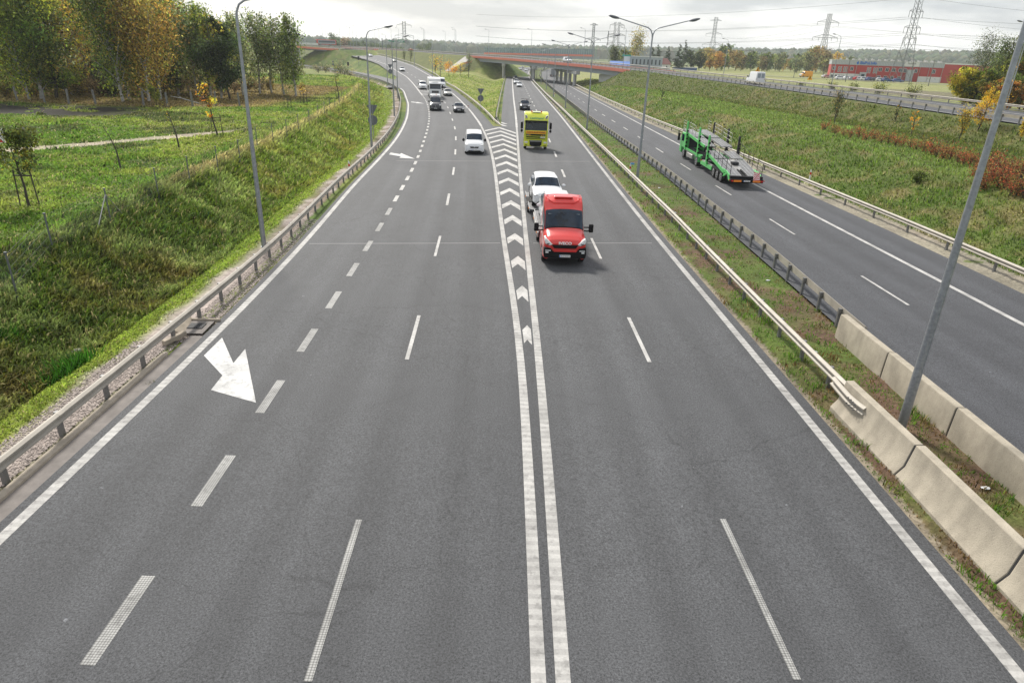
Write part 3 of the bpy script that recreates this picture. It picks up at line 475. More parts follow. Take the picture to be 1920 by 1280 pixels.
Aleft = lambda y: xAL(y) - .35
strip('road', Aleft, lambda y: xBL(y), Y1, zr, 0, MT['asphaltA'], xD2, nx=6)
strip('road', lambda y: xBL(y), lambda y: xBR(y) + .45, Y1, zr, 0, MT['asphaltB'], xBD, nx=4)
YA = np.r_[GORE, np.arange(98, 184, 2.0), 184]; ztran = lambda y: np.where(y < 110, zr(y), zA(y))
strip('road', lambda y: np.minimum(Aleft(y), xD1(y) - 3), lambda y: xAR(y) + 1.7, YA, zA, 0.0, MT['asphaltA'], xD2, nx=6)
YA2 = np.arange(184, 500, 4.0)
strip('road', lambda y: xD1(y) - np.interp(y, [184, 200, 230, 420, 500], [8.5, 6.5, 3.5, 3.0, 12]), lambda y: xAR(y) + 1.7, YA2, zA, 0.0, MT['asphaltA'], xD2, nx=6)
strip('road', Aleft, lambda y: xAL(y) + 5.6 / SKEW(xAL, y), np.arange(176, 398, 3.0), zF, 0.012, MT['asphaltB'], xAL, nx=3)
strip('road', lambda y: xBL(y) - xBs(y), lambda y: xBR(y) + .45, Y2, zr, 0, MT['asphaltB'], xBD, nx=5)
YC = np.r_[np.arange(-18, 590, 2.0)]
strip('road', lambda y: xCL(y) - np.interp(y, [0, 24, 60], [.95, .85, .2]), lambda y: xCgR(y) - 1.1, YC, zr, 0, MT['asphaltC'], xCD, nx=4)
# gutter, kerb and gravel at the near left, up to the drain inlet
YK = np.arange(-18, 20.6, .8)
strip('gutter', lambda y: xAL(y) - .78, lambda y: xAL(y) - .35, YK, zr, -.006, MT['gutter'])
m = MB(); m.grid([[(float(xAL(y)) - a, y, float(zr(y)) + b) for a, b in ((.78, -.03), (.785, .055), (.98, .065), (.99, -.03))] for y in np.arange(-18, 19.6, .8)], smooth=False); tag(m.build('kerb', MT['kerb']), kind='structure')
# joints across the road
for (pa, pb, zf_) in (((580, 457), (938, 456), zr), ((1000, 456), (1222, 456), zr), ((742, 301.5), (921, 302.5), zr), ((984, 302.5), (1106, 303), zr), ((768, 207), (800, 207), zA)):
    A_, B_ = np.array(at(*pa, zf_)), np.array(at(*pb, zf_)); w_ = .03 + A_[1] * .0006
    v = [(A_[0], A_[1] - w_, zf_(A_[1] - w_) + .003), (B_[0], B_[1] - w_, zf_(B_[1] - w_) + .003), (B_[0], B_[1] + w_, zf_(B_[1] + w_) + .003), (A_[0], A_[1] + w_, zf_(A_[1] + w_) + .003)]
    o = link('road_joint', np_mesh('road_joint', v, [(0, 1, 2, 3)], mats=[MT['joint']])); o['kind'] = 'structure'

# ------------------------------------------------------------------ road markings
marks = {'line': ([], [], []), 'line_fine': ([], [], []), 'dash': ([], [], [])}
def mark(kind, fn, w_, y0, y1, zf=zr, dz=.005, step=2.0):
    V, F_, U = marks[kind]; n = max(2, int((y1 - y0) / step) + 2); ys = np.linspace(y0, y1, n); c = fn(ys); s = SKEW(fn, ys)
    b = len(V)
    for i in range(n):
        hw = w_ / 2 / s[i]
        V.append((c[i] - hw, ys[i], zf(ys[i]) + dz)); V.append((c[i] + hw, ys[i], zf(ys[i]) + dz)); U.append((0, ys[i])); U.append((w_, ys[i]))
        if i: F_.append((b + 2 * i - 2, b + 2 * i - 1, b + 2 * i + 1, b + 2 * i))
zAm = lambda y: np.where(y < 96, zr(y), zA(y))
mark('line', xAL, .25, -18, 60); mark('line_fine', xAL, .26, 60, 182, zAm)
mark('line_fine', lambda y: xAL(y) + .1, .22, 182, 396, zF, .03)
mark('line', xAR, .24, -18, 96, zr); mark('line_fine', xAR, .30, 96, 480, zA)
mark('line', xBL, .24, -18, 96, zr); mark('line_fine', xBL, .30, 96, 585, zr, .01)
mark('line', xBR, .25, -18, 80, zr); mark('line_fine', xBR, .28, 80, 585, zr, .01)
mark('line_fine', xCR, .25, -18, 585, zr, .01)
mark('line_fine', xD1, .30, 160, 480, zA, .012)
for i in range(-5, 39):
    y = 7.4 + 4 * i + .0; mark('dash' if y < 40 else 'line_fine', xD1, .25, y, y + (1.95 if y < 60 else 1.7), zAm)
for i in range(-2, 38): y = 7.25 + 11.85 * i; mark('dash' if y < 17 else 'line_fine', xD2, .13 if y < 40 else .17, y, y + 3.9, zAm if y < 170 else zA, .008)
for i in range(-2, 46): y = 7.6 + 11.97 * i; mark('dash' if y < 17 else 'line_fine', xBD, .13 if y < 40 else .18, y, y + 4.0, zr, .008)
for i in range(-3, 46): y = 26.2 + 11.92 * i; mark('line_fine', xCD, .13 if y < 70 else .18, y, y + 4.0, zr, .008)
for k_, (V, F_, U) in marks.items():
    o = link('road_markings', np_mesh('road_markings', V, F_, uv=U, mats=[MT[k_]])); o['kind'] = 'structure'
# chevrons in the gore, arrows
cv = []; cf = []; cu = []
for ya in [22.4 + 4.55 * k for k in range(17)]:
    xc = float((xAR(ya - 1) + xBL(ya - 1)) / 2); t_ = 1.35 if ya < 60 else 1.5
    b = len(cv)
    def edge(fn, sgn, y_ap, sl=2.7):
        y = y_ap
        for _ in range(30):
            xe = float(fn(y)) + sgn * .18; y = y_ap - abs(xe - xc) * sl
        return xe, y
    for yy in (ya, ya - t_):
        l_ = edge(xAR, 1, yy); r_ = edge(xBL, -1, yy)
        cv += [(l_[0], l_[1], zr(l_[1]) + .006), (xc, yy, zr(yy) + .006), (r_[0], r_[1], zr(r_[1]) + .006)]; cu += [(0, 0)] * 3
    cf += [(b, b + 3, b + 4, b + 1), (b + 1, b + 4, b + 5, b + 2)]
for y_, l_, r_ in ((98.2, -2.7, -.75), (101.5, -2.75, -.8)):
    b = len(cv); cv += [(l_, y_, zr(y_) + .006), (r_, y_ - 5, zr(y_) + .006), (r_, y_ - 3.6, zr(y_) + .006), (l_, y_ + 1.4, zr(y_) + .006)]; cu += [(0, 0)] * 4; cf += [(b, b + 1, b + 2, b + 3)]
for i in range(7):   # far gore by the loop road
    y_ = 158 + 5 * i; xa = float(xD1(y_)) - .4; xb = max(xa - .30 * (y_ - 150) , float(xAL(y_)) + 5.4); b = len(cv)
    cv += [(xb, y_ + 4, zA(y_ + 4) + .03), (xa, y_, zA(y_) + .03), (xa, y_ + 1.3, zA(y_ + 1.3) + .03), (xb, y_ + 5.3, zA(y_ + 5.3) + .03)]; cu += [(0, 0)] * 4; cf += [(b, b + 1, b + 2, b + 3)]
o = link('road_markings', np_mesh('road_markings', cv, cf, uv=cu, mats=[MT['line_fine']])); o['kind'] = 'structure'
for P_ in ([(-9.75, 20.3), (-8.60, 18.38), (-8.65, 19.47), (-7.0, 15.95), (-8.52, 16.59), (-8.58, 17.52), (-9.72, 18.85)],
           [(-12.5, 66.4), (-11.42, 65.4), (-11.45, 66.2), (-9.62, 62.8), (-11.1, 63.1), (-11.1, 64.0), (-12.4, 65.0)],
           [(-21.6, 138.8), (-20.5, 137.9), (-20.4, 138.7), (-18.6, 134.9), (-20.1, 135.2), (-20.3, 136.2), (-21.5, 137.3)]):
    me = bpy.data.meshes.new('arrow'); me.from_pydata([(x, y, float(zr(y) if y < 96 else zA(y)) + .007) for x, y in P_], [], [(0, 6, 5, 1), (1, 5, 4, 3), (1, 3, 2)][:1] + [(1, 5, 4, 3, 2)]); me.uv_layers.new(name='UVMap'); me.materials.append(MT['arrow'])
    o = link('road_markings', me); o['kind'] = 'structure'
# road D, cross road E, bridge decks come with the bridges
def dstrip(name, i0, i1, a, b, dz, material, kind='structure', P=None, Nn=None):
    P = DNs if P is None else P; Nn = DNn if Nn is None else Nn
    I = range(i0, i1 + 1); v = []; uv = []; acc = 0
    for k, i in enumerate(I):
        if k: acc += float(np.linalg.norm(P[i, :2] - P[i - 1, :2]))
        for off in (a, b): v.append((P[i, 0] + Nn[i, 0] * off, P[i, 1] + Nn[i, 1] * off, P[i, 2] + dz)); uv.append((off, acc))
    f = [(2 * k, 2 * k + 1, 2 * k + 3, 2 * k + 2) for k in range(len(v) // 2 - 1)]
    o = link(name, np_mesh(name, v, f, uv=uv, smooth=True, mats=[material]))
    if kind: o['kind'] = kind
    return o
nD = len(DNs) - 1
dstrip('road', 0, nD, .5, DW, 0, MT['asphaltC'])
dstrip('road_markings', 0, nD, 1.1, 1.3, .008, MT['line_fine']); dstrip('road_markings', 0, nD, 11.0, 11.25, .008, MT['line_fine'])
for i in range(2, nD - 2, 3): dstrip('road_markings', i, i + 1, 5.0, 5.16, .008, MT['line_fine'])
_te = np.gradient(EN[:, :2], axis=0); _te /= np.linalg.norm(_te, axis=1)[:, None]; ENn = np.stack([-_te[:, 1], _te[:, 0]], 1)
dstrip('road', 0, len(EN) - 1, -6, 6, .0, MT['asphaltB'], P=EN, Nn=ENn)
# service road by the warehouse
Pw = np.array([(95, 330, 3.2), (118, 300, 3.2), (150, 272, 3.2), (178, 262, 3.2), (215, 262, 3.2), (260, 275, 3.2)], float); tw = np.gradient(Pw[:, :2], axis=0); tw /= np.linalg.norm(tw, axis=1)[:, None]
dstrip('road', 0, 5, -2.5, 2.5, .12, mat('service road', (.26, .25, .23), .9, noise=.2), P=Pw, Nn=np.stack([-tw[:, 1], tw[:, 0]], 1))
# ------------------------------------------------------------------ guard rails
POST = MB(); POST.box(-.05, .05, -.06, .06, -.35, .70).box(-.09, -.05, -.045, .045, .45, .72); POST_ME = None
def rail_profile(s):  # (offset towards the road, height)
    return [(s * a, b) for a, b in ((.10, .44), (.13, .455), (.185, .49), (.185, .525), (.12, .565), (.12, .615), (.185, .655), (.185, .69), (.13, .725), (.10, .745), (.085, .745), (.085, .44))]
def sweep(mb, P, prof, caps=True):
    P = [Vector(p) for p in P]; rows = []
    for i, p in enumerate(P):
        d = (P[min(i + 1, len(P) - 1)] - P[max(i - 1, 0)]); d.z = 0; d.normalize(); n = Vector((d.y, -d.x, 0))
        rows.append([tuple(p + n * a + Vector((0, 0, b))) for a, b in prof])
    mb.grid(rows, smooth=False, close=True)
    if caps:
        b = len(mb.v) - len(rows) * len(prof); k = len(prof)
        mb.f += [tuple(b + i for i in range(k)), tuple(b + (len(rows) - 1) * k + i for i in range(k))]; mb.sm += [False, False]
def guard(name, P, side, label, spacing=2.0, group='steel guard rails', npost=100, taper0=0, taper1=0, tall=1.0, postmat='post', top=None, joints=False):
    """P points at post feet; side +1 = beam on the right of travel direction"""
    P = [Vector(p) for p in P]; root = empty(name, P[0], 0, label, 'guard rail', group); O = P[0]
    d = [0.0]
    for a, b in zip(P, P[1:]): d.append(d[-1] + (b - a).length)
    def q(s):
        s = min(max(s, 0), d[-1]); i = min(int(np.searchsorted(d, s, 'right')) - 1, len(P) - 2); t = (s - d[i]) / (d[i + 1] - d[i]); return P[i].lerp(P[i + 1], t), (P[i + 1] - P[i]).normalized()
    mb = MB(); n = max(2, int(d[-1] / 2.0)); pts = []
    for i in range(n + 1):
        s = d[-1] * i / n; p, _ = q(s); drop = 0
        if taper0 and s < taper0: drop = (1 - s / taper0) * .72
        if taper1 and d[-1] - s < taper1: drop = (1 - (d[-1] - s) / taper1) * .72
        pts.append(p - O + Vector((0, 0, (tall - 1) * .7 - drop)))
    sweep(mb, pts, rail_profile(side)); mb.build('rail_beam', MT['beam'], root)
    if top:
        mb = MB(); sweep(mb, [p + Vector((0, 0, top)) for p in pts], [(-.04, .0), (-.04, .08), (.04, .08), (.04, 0)]); mb.build('top_rail', MT['beam'], root)
    N_ = int((d[-1] - (taper0 + taper1) * .6) / spacing); first = None; rest = MB()
    for i in range(N_ + 1):
        p, t = q(taper0 * .6 + i * spacing); p = p - O
        if i < npost:
            if first is None:
                mb = MB(); h = .70 + (tall - 1) * .7 + (top or 0); mb.box(-.05, .05, -.06, .06, -.4, h); mb.box(min(side * .05, side * .09), max(side * .05, side * .09), -.04, .04, .45 + (tall - 1) * .7, .70 + (tall - 1) * .7)
                first = mb.build('rail_post', MT[postmat], root); o = first
            else:
                o = first.copy(); col.objects.link(o); o.parent = root
            o.location = p; o.rotation_euler = (0, 0, math.atan2(-t.x, t.y))
        else:
            m = Matrix.Translation(p) @ Matrix.Rotation(math.atan2(-t.x, t.y), 4, 'Z'); rest.box(-.05, .05, -.06, .06, -.4, .70 + (tall - 1) * .7 + (top or 0), m)
    for k in range(1, min(22, int(d[-1] / 4))):        # bolted overlaps of the beam
        if not joints: break
        p, t = q(k * 4.0); p = p - O; mb = MB(); sweep(mb, [p - t * .17, p, p + t * .17], [(a + .007 * side * (1 if abs(a) > .11 else 0), b) for a, b in rail_profile(side)]); jn = mb.build('rail_joint', MT['beam'], root)
    if rest.v: o = rest.build('rail_post', MT[postmat], root); o['kind'] = 'stuff'
    return root
def line3(f, ys, zf, dz=0): return [(float(f(y)), float(y), float(zf(y)) + dz) for y in ys]
zAF = lambda y: zr(y) if y < 100 else (zA(y) if y < 150 else float(zF(y)) * sst(150, 190, y) + float(zA(y)) * (1 - sst(150, 190, y)))
guard('guard_rail', line3(xAg, np.r_[np.arange(-14, 185, 3.0), np.arange(186, 396, 5.0)], zAF, -.04), 1, 'steel guard rail along the left verge beside the gravel strip and lit grass', 2.0, joints=True)
guard('guard_rail', line3(xBg, np.r_[16.2, np.arange(18, 300, 3.0), np.arange(305, 590, 6)], zr), -1, 'median guard rail next to the carriageway with the red truck, bolted to a concrete barrier', 2.0, joints=True)
guard('guard_rail', line3(xCg, np.r_[21.6, np.arange(24, 300, 3.0), np.arange(305, 590, 6)], zr), 1, 'median guard rail on closely set dark posts facing the green car carrier', 1.9, joints=True)
guard('guard_rail', line3(xCgR, np.r_[np.arange(8, 300, 3.0), np.arange(305, 590, 6)], zr, -.03), -1, 'guard rail at the foot of the right grass cutting behind the green car carrier', 4.0, joints=True)
guard('guard_rail', [(-2.6, 99.2, zA(99.2))] + line3(xAgR, np.r_[np.arange(104, 200, 3.0), np.arange(204, 480, 6)], zA, -.05), -1, 'curved guard rail between the left carriageway and the green island', 2.6, taper0=6)
guard('guard_rail', [(-3.0, 100, -.5)] + line3(xBgL, np.r_[np.arange(104, 300, 4.0), np.arange(305, 580, 6)], zr, -.03), 1, 'straight guard rail on the green island beside the wide paved shoulder', 2.6, taper0=5)
guard('guard_rail', [dpt(i, .15) for i in range(0, nD + 1)], 1, 'guard rail on the near edge of the embankment road and overpass', 2.67, tall=1.05)
guard('guard_rail', [dpt(i, DW - .2) for i in range(0, nD + 1)], -1, 'double beam guard rail on the far edge of the embankment road', 4.0, tall=1.05, top=.1)
guard('guard_rail', [(EN[i, 0] + ENn[i, 0] * 6 * s_, EN[i, 1] + ENn[i, 1] * 6 * s_, EN[i, 2]) for s_ in (-1,) for i in range(0, len(EN))], -1, 'rail along the edge of the small overpass far left', 4.0)
# bent end plate bolted to the barrier
e = empty('rail_terminal', (9.51, 17.4, -.08), 0, 'bent rail end plate bolted onto the first concrete barrier', 'rail end')
m = MB(); sweep(m, [(.03, 0, 0), (.0, -.5, 0), (.0, -1.1, -.02), (.06, -1.5, -.03), (.12, -1.75, -.03)], rail_profile(1)); m.build('end_plate', MT['beam'], e)
m = MB(); [m.tube((-.15, -1.15 - .13 * i, .5 + .17 * j), (-.21, -1.15 - .13 * i, .5 + .17 * j), .018, n=6) for i in range(4) for j in range(2)]; m.build('bolt', MT['post'], e)

# ------------------------------------------------------------------ concrete barriers of the median
def barrier_seg(x0, y0, x1, y1, side, label, group):
    """side -1: sloping foot towards -x"""
    d = Vector((x1 - x0, y1 - y0, 0)); Ln = d.length; z = float(zr((y0 + y1) / 2)); r = empty('concrete_barrier', (x0, y0, z - .02), math.atan2(-d.x, d.y), label, 'barrier', group)
    pr = [(0, -.2), (0, .06), (.17, .30), (.27, .84), (.28, .90), (.50, .90), (.52, .84), (.56, -.2)]
    pr = [(a * -side, b) for a, b in pr]; m = MB(); g = .025
    m.add([(a, g, b) for a, b in pr] + [(a, Ln - g, b) for a, b in pr], [tuple(range(8)), tuple(range(8, 16))] + [(i, (i + 1) % 8, 8 + (i + 1) % 8, 8 + i) for i in range(8)])
    m.build('concrete_body', MT['concrete'], r, bevel=.02, angle=30)
    m = MB(); m.add([((a * .94 + .015 * -side), -g, b - .02) for a, b in pr] + [((a * .94 + .015 * -side), g, b - .02) for a, b in pr], [tuple(range(8)), tuple(range(8, 16))] + [(i, (i + 1) % 8, 8 + (i + 1) % 8, 8 + i) for i in range(8)])
    m.build('joint_seal', MT['rubber'], r)
ys_ = [16.9, 13.5, 9.9, 6.4, 2.9, -.6, -4.1, -7.6, -11.1]
names = ['pitted concrete barrier with the guard rail end bolted on, beside the near lamp post', 'second concrete barrier of the row nearest the carriageway, at the right picture edge', 'third concrete barrier of the nearest row, mostly outside the picture']
for i in range(8):
    barrier_seg(float(xBR(ys_[i + 1])) + 1.0, ys_[i + 1], float(xBR(ys_[i])) + 1.0 - .05 * (i == 0), ys_[i], -1, names[min(i, 2)] if i < 2 else 'concrete barrier of the nearest row running out of the picture', 'concrete barriers nearest the carriageway')
ys_ = [22.4, 19.05, 15.5, 12.3, 8.8, 5.3, 1.8, -1.7, -5.2, -8.7]
names = ['concrete barrier where the far median rail ends, first of its row', 'second concrete barrier of the far median row, partly behind the lamp post', 'third concrete barrier of the far median row, right of the lamp post', 'fourth concrete barrier of the far median row, at the right picture edge']
for i in range(9):
    a, b = float(xCL(ys_[i])) - 1.5, float(xCL(ys_[i + 1])) - 1.5
    barrier_seg(b + .56, ys_[i + 1], a + .56, ys_[i], 1, names[i] if i < 4 else 'concrete barrier of the far median row running out of the picture', 'concrete barriers of the far median row')

# ------------------------------------------------------------------ lamp posts
def lamp_proto(h, arms, reach, rise=.6, r0=.12, r1=.055, hs=1.0):
    root = empty('street_lamp'); m = MB(); m.path([(0, 0, -.2), (0, 0, .5), (0, 0, h * .5), (0, 0, h - .6)], [r0, r0, (r0 + r1) / 2, r1], n=12); m.tube((0, 0, -.2), (0, 0, .02), r0 * 1.35, n=10)
    m.build('pole', MT['pole'], root)
    m = MB()
    for s in arms:
        pts = [(0, 0, h - .75), (s * .03, 0, h - .45), (s * .16, 0, h - .16), (s * .40, 0, h)]
        pts += [(s * (.4 + (reach - .4) * t), 0, h + rise * t) for t in (.25, .5, .75, 1)]; m.path(pts, [.055, .05, .045, .042, .04, .04, .038, .036], n=8)
    m.build('arm', MT['pole'], root)
    for s in arms:
        m = MB(); a = math.atan2(rise, reach) ; c = (s * (reach + .33 * hs), 0, h + rise + .06)
        m.ellipsoid((0, 0, 0), .46 * hs, .17 * hs, .10 * hs, 12, 8); o = m.build('lamp_head', MT['lamp'], root); o.location = c; o.rotation_euler = (0, -s * a, 0)
        g = MB(); g.ellipsoid((0, 0, -.045 * hs), .30 * hs, .12 * hs, .08 * hs, 10, 6); q = g.build('lamp_glass', MT['lampglass'], o)
    return root
def place(root, loc, rz, label, group, first, cat='street lamp', scale=1.0):
    o = root if first else copy_tree(root); o.location = loc; o.rotation_euler = (0, 0, rz); tag(o, label, cat, group)
    if scale != 1: o.scale = (scale,) * 3
    return o
lp2 = lamp_proto(11.35, (-1, 1), 2.75)
zl = lambda x, y: float(height(np.array([x]), np.array([y]))[0])
L2 = [(10.72, 15.8, 'galvanised lamp post rising between the two rows of concrete barriers'), (9.95, 56.1, 'twin arm lamp post beside the red white marker in the median'), (9.36, 96.4, 'second twin arm lamp post along the median, level with the yellow truck'), (8.85, 137.8, 'third twin arm lamp post along the median'), (8.2, 177.5, 'fourth twin arm lamp post along the median'), (7.75, 217.5, 'fifth twin arm lamp post along the median, shortly before the overpass'), (7.2, 258, 'sixth twin arm lamp post, just in front of the overpass'), (6.9, 322, 'twin arm lamp post behind the overpass')]
for i, (x, y, lb) in enumerate(L2): place(lp2, (x, y, float(zr(y))), R(2), lb, 'twin arm lamps along the median', i == 0)
lp1 = lamp_proto(10.9, (1,), 1.9, .35)
L1 = [(495, 460, 0, 'tall lamp post standing in the lit verge at the left guard rail'), (697, 275, 0, 'lamp post with arm over the road, beside the round and triangular sign backs'), (739.5, 217, 0, 'lamp post on the ditch slope behind the left rail, third along the curve'), (746, 184, 0, 'lamp post on the ditch slope, fourth along the curve'), (727, 160, .3, 'lamp post near the end of the wire fence by the slip road')]
for i, (px, py, z_, lb) in enumerate(L1):
    x, y, _ = at(px, py, lambda t: zr(t)) if i < 4 else at(px, py, lambda t: 0 * t - .4); place(lp1, (x, y, zl(x, y)), [R(3), R(-4), R(-8), R(-20), R(-25)][i], lb, 'single arm lamps along the left carriageway', i == 0)
lp3 = lamp_proto(11.2, (-1,), 1.6, .3)
L3 = [(atY(811, 139, 233), 'lamp post right of the curve, above the white lorry'), (atY(777, 121, 300), 'lamp post on the island before the left embankment'), (atY(724.5, 108, 380), 'lamp post by the far stretch of the rising carriageway'), (atY(664, 107, 420), 'lamp post by the traffic lights on the rising carriageway')]
for i, (p, lb) in enumerate(L3): place(lp3, (p[0], p[1], zl(p[0], p[1]) - .1), R(-15), lb, 'single arm lamps right of the rising carriageway', i == 0)
lp4 = lamp_proto(12.0, (-1,), 1.5, .25, r0=.11)
D_l = [(1885, 200, 106, 'lamp post by the autumn shrubs at the right picture edge, beyond the embankment road'), (1559, 158, 172, 'lamp post standing in front of the red warehouse front'), (1357, 137, 235, 'lamp post beyond the embankment road, left of the white van')]
for i, (px, py, Y, lb) in enumerate(D_l): p = atY(px, py, Y); place(lp4, (p[0], p[1], zl(p[0], p[1])), R(5), lb, 'lamps along the embankment road', i == 0)
for px, Y, lb in ((1206, 258, 'lamp on the overpass deck near its right end'), (1120, 285, 'lamp on the overpass deck left of the lattice mast'), (1003, 330, 'lamp on the overpass deck above the middle pier'), (918, 372, 'lamp on the overpass deck near its left end'), (860, 405, 'lamp on the embankment left of the overpass'), (800, 440, 'lamp on the embankment above the autumn saplings')):
    x = (px - 960) / 1350 * Y; i = int(np.argmin(np.hypot(DNs[:, 0] - x, DNs[:, 1] - Y))); p = dpt(i, DW + .6); place(lp4, p, R(20), lb, 'lamps along the overpass', False)
FL = [(603, 47, 470, 'left of the red bus'), (610, 52, 560, 'right behind the bus roof'), (636, 48, 480, 'above the wind bent trees, first'), (655, 51, 500, 'above the wind bent trees, second'), (667, 49, 490, 'above the wind bent trees, third'), (702, 54, 520, 'before the gantry, first of a pair'), (710, 53, 500, 'before the gantry, second of a pair'), (733, 54, 500, 'at the left post of the gantry'), (747, 53, 480, 'behind the green gantry panel'), (794, 53, 450, 'above the pale embankment sapling'), (835, 59, 560, 'thin one above the embankment crest'), (853, 53, 440, 'left of the overpass end'), (690, 52, 620, 'faint one behind the near left lamp'), (570, 50, 520, 'above the message boards')]
for k, (px, top, Y, lb) in enumerate(FL):
    p = atY(px, top, Y); place(lp4, (p[0], p[1], p[2] - 12.2), R(25), 'distant lamp ' + lb, 'distant lamps of the interchange', False)

# ------------------------------------------------------------------ bridges
def deck_prism(mb, i0, i1, prof, P=DNs, Nn=DNn):
    rows = [[(P[i, 0] + Nn[i, 0] * a, P[i, 1] + Nn[i, 1] * a, P[i, 2] + b) for a, b in prof] for i in range(i0, i1 + 1)]
    mb.grid(rows, smooth=False, close=True); k = len(prof); b = len(mb.v) - len(rows) * k
    mb.f += [tuple(b + i for i in range(k)), tuple(b + (len(rows) - 1) * k + i for i in range(k))]; mb.sm += [False, False]
def bridge(i0, i1, label, piers, P=DNs, Nn=DNn, W=DW, name='road_bridge', g=1.45, posts=True):
    r = empty(name, (0, 0, 0), 0, label, 'bridge')
    m = MB(); deck_prism(m, i0, i1, [(-.35, -.06), (-.35, -.45), (W + .35, -.45), (W + .35, -.06)], P, Nn); m.build('deck', MT['pier'], r)
    for a, b in ((-.55, -.36), (W + .36, W + .55)):
        m = MB(); deck_prism(m, i0, i1, [(a, .12), (a, -.82), (b, -.82), (b, .12)], P, Nn); m.build('fascia', MT['fascia'], r)
    for a in (.5, W / 2 - .4, W - 1.6):
        m = MB(); deck_prism(m, i0, i1, [(a, -.452), (a, -.82 - g), (a + 1.1, -.82 - g), (a + 1.1, -.452)], P, Nn); m.build('girder', MT['girder'], r)
    for i, zb, cols_, capw in piers:
        par = name == 'road_bridge' and len(piers) > 2; n_ = Vector((Nn[i, 0], Nn[i, 1], 0)); dr_ = Vector((-.012 if P[i, 0] < 15 else -.10, 1, 0)).normalized() if par else n_; k_ = 1 / dr_.dot(n_); o = empty('pier', (float(P[i, 0]), float(P[i, 1]), float(P[i, 2]))); o.parent = r; o.rotation_euler = (0, 0, math.atan2(dr_.y, dr_.x))
        m = MB(); m.box(.3, W * k_ - .3, -capw, capw, -.82 - g - 1.1, -.823 - g); m.build('pier_cap', MT['pier'], o, bevel=.05)
        H_ = float(P[i, 2]) - zb
        for c in cols_: m = MB(); m.tube((c * k_, 0, -H_ - .6), (c * k_, 0, -.82 - g - 1.0), .62, n=14); m.build('pier_column', MT['pier'], o)
    return r
def dn(px, py, Y): return d_index(atY(px, py, Y))
br = bridge(B0, B1, 'road overpass with red fascia and grey girders crossing the motorway on round piers', [(dn(941, 108.8, 318), -1.4, (2, 7.4, 13), .8), (dn(1003, 113.5, 289), -1.6, (2, 7.4, 13), .95), (dn(1079, 120, 253), -1.3, (1.6, 4.6, 7.5, 10.5, 13.4), .8), (min(B1 - 1, dn(893, 105.5, 344)), -1.0, (2, 13), .8)])
def abut(i, dirn, root, zb, length=9.0, P=DNs, Nn=DNn, W=DW, white=True):
    """abutment wall and the paved slope next to it"""
    p = Vector(P[i]); n = Vector((Nn[i, 0], Nn[i, 1], 0)); t = Vector((-n.y, n.x, 0)) * dirn      # t points away from the span
    def pt(a, b, z): q = p + n * a + t * b; return (q.x, q.y, z)
    zt = p.z - .84; m = MB(); m.hexa([pt(.2, -.2, zb - 1), pt(W - .2, -.2, zb - 1), pt(W - .2, 1.6, zb - 1), pt(.2, 1.6, zb - 1), pt(.2, -.2, zt), pt(W - .2, -.2, zt), pt(W - .2, 1.6, zt), pt(.2, 1.6, zt)]); m.build('abutment', MT['pier'], root)
    m = MB(); h = zt - zb
    for a0, a1 in ((-.9, -.55), (W + .55, W + .9)): m.hexa([pt(a0, -h * 1.25 - .3, zb - .8), pt(a1, -h * 1.25 - .3, zb - .8), pt(a1, 3, zb - .8), pt(a0, 3, zb - .8), pt(a0, -h * 1.25 - .3, zb), pt(a1, -h * 1.25 - .3, zb), pt(a1, 1.0, zt + .9), pt(a0, 1.0, zt + .9)])
    m.build('wing_wall', MT['slopeconc'], root)
    m = MB(); m.hexa([pt(-.5, -h * 1.2, zb - .9), pt(W + .5, -h * 1.2, zb - .9), pt(W + .5, 0, zb - .9), pt(-.5, 0, zb - .9), pt(-.5, -h * 1.2, zb - .1), pt(W + .5, -h * 1.2, zb - .1), pt(W + .5, -.3, zt - .9), pt(-.5, -.3, zt - .9)]); m.build('paved_slope', MT['slopeconc'], root)
P1_ = Vector(atY(1184, 133.8, 219)); P2_ = Vector(at(1127, 160.5, lambda t: 0 * t + .1)); ww = Vector((1.3, .9, 0))
m = MB(); m.hexa([tuple(P2_ - Vector((0, 0, 1.5))), tuple(P2_ + ww - Vector((0, 0, 1.5))), tuple(P1_ + ww - Vector((0, 0, 2))), tuple(P1_ - Vector((0, 0, 2))), tuple(P2_ + Vector((0, 0, .25))), tuple(P2_ + ww + Vector((0, 0, .25))), tuple(P1_ + ww), tuple(P1_)]); m.build('wing_wall', MT['slopeconc'], br)
q1, q2 = Vector(atY(1122, 158, 243)), Vector(atY(1160, 160, 226)); m = MB(); m.hexa([(q1.x, q1.y, -3), (q2.x, q2.y, -3), (q2.x + 1, q2.y + 2, -3), (q1.x + 1, q1.y + 2, -3), (q1.x, q1.y, 3.2), (q2.x, q2.y, 3.6), (q2.x + 1, q2.y + 2, 3.6), (q1.x + 1, q1.y + 2, 3.2)]); m.build('abutment', MT['pier'], br)
abut(B0, -1 if (DNs[B0 + 1] - DNs[B0])[1] * 1 > 0 and (Vector((-DNn[B0, 1], DNn[B0, 0], 0)).dot(Vector(DNs[B0 + 1] - DNs[B0])) > 0) else 1, br, .3)
_s = 1 if Vector((-DNn[B1, 1], DNn[B1, 0], 0)).dot(Vector(DNs[B1 + 1] - DNs[B1])) > 0 else -1
abut(B1, _s, br, .6)
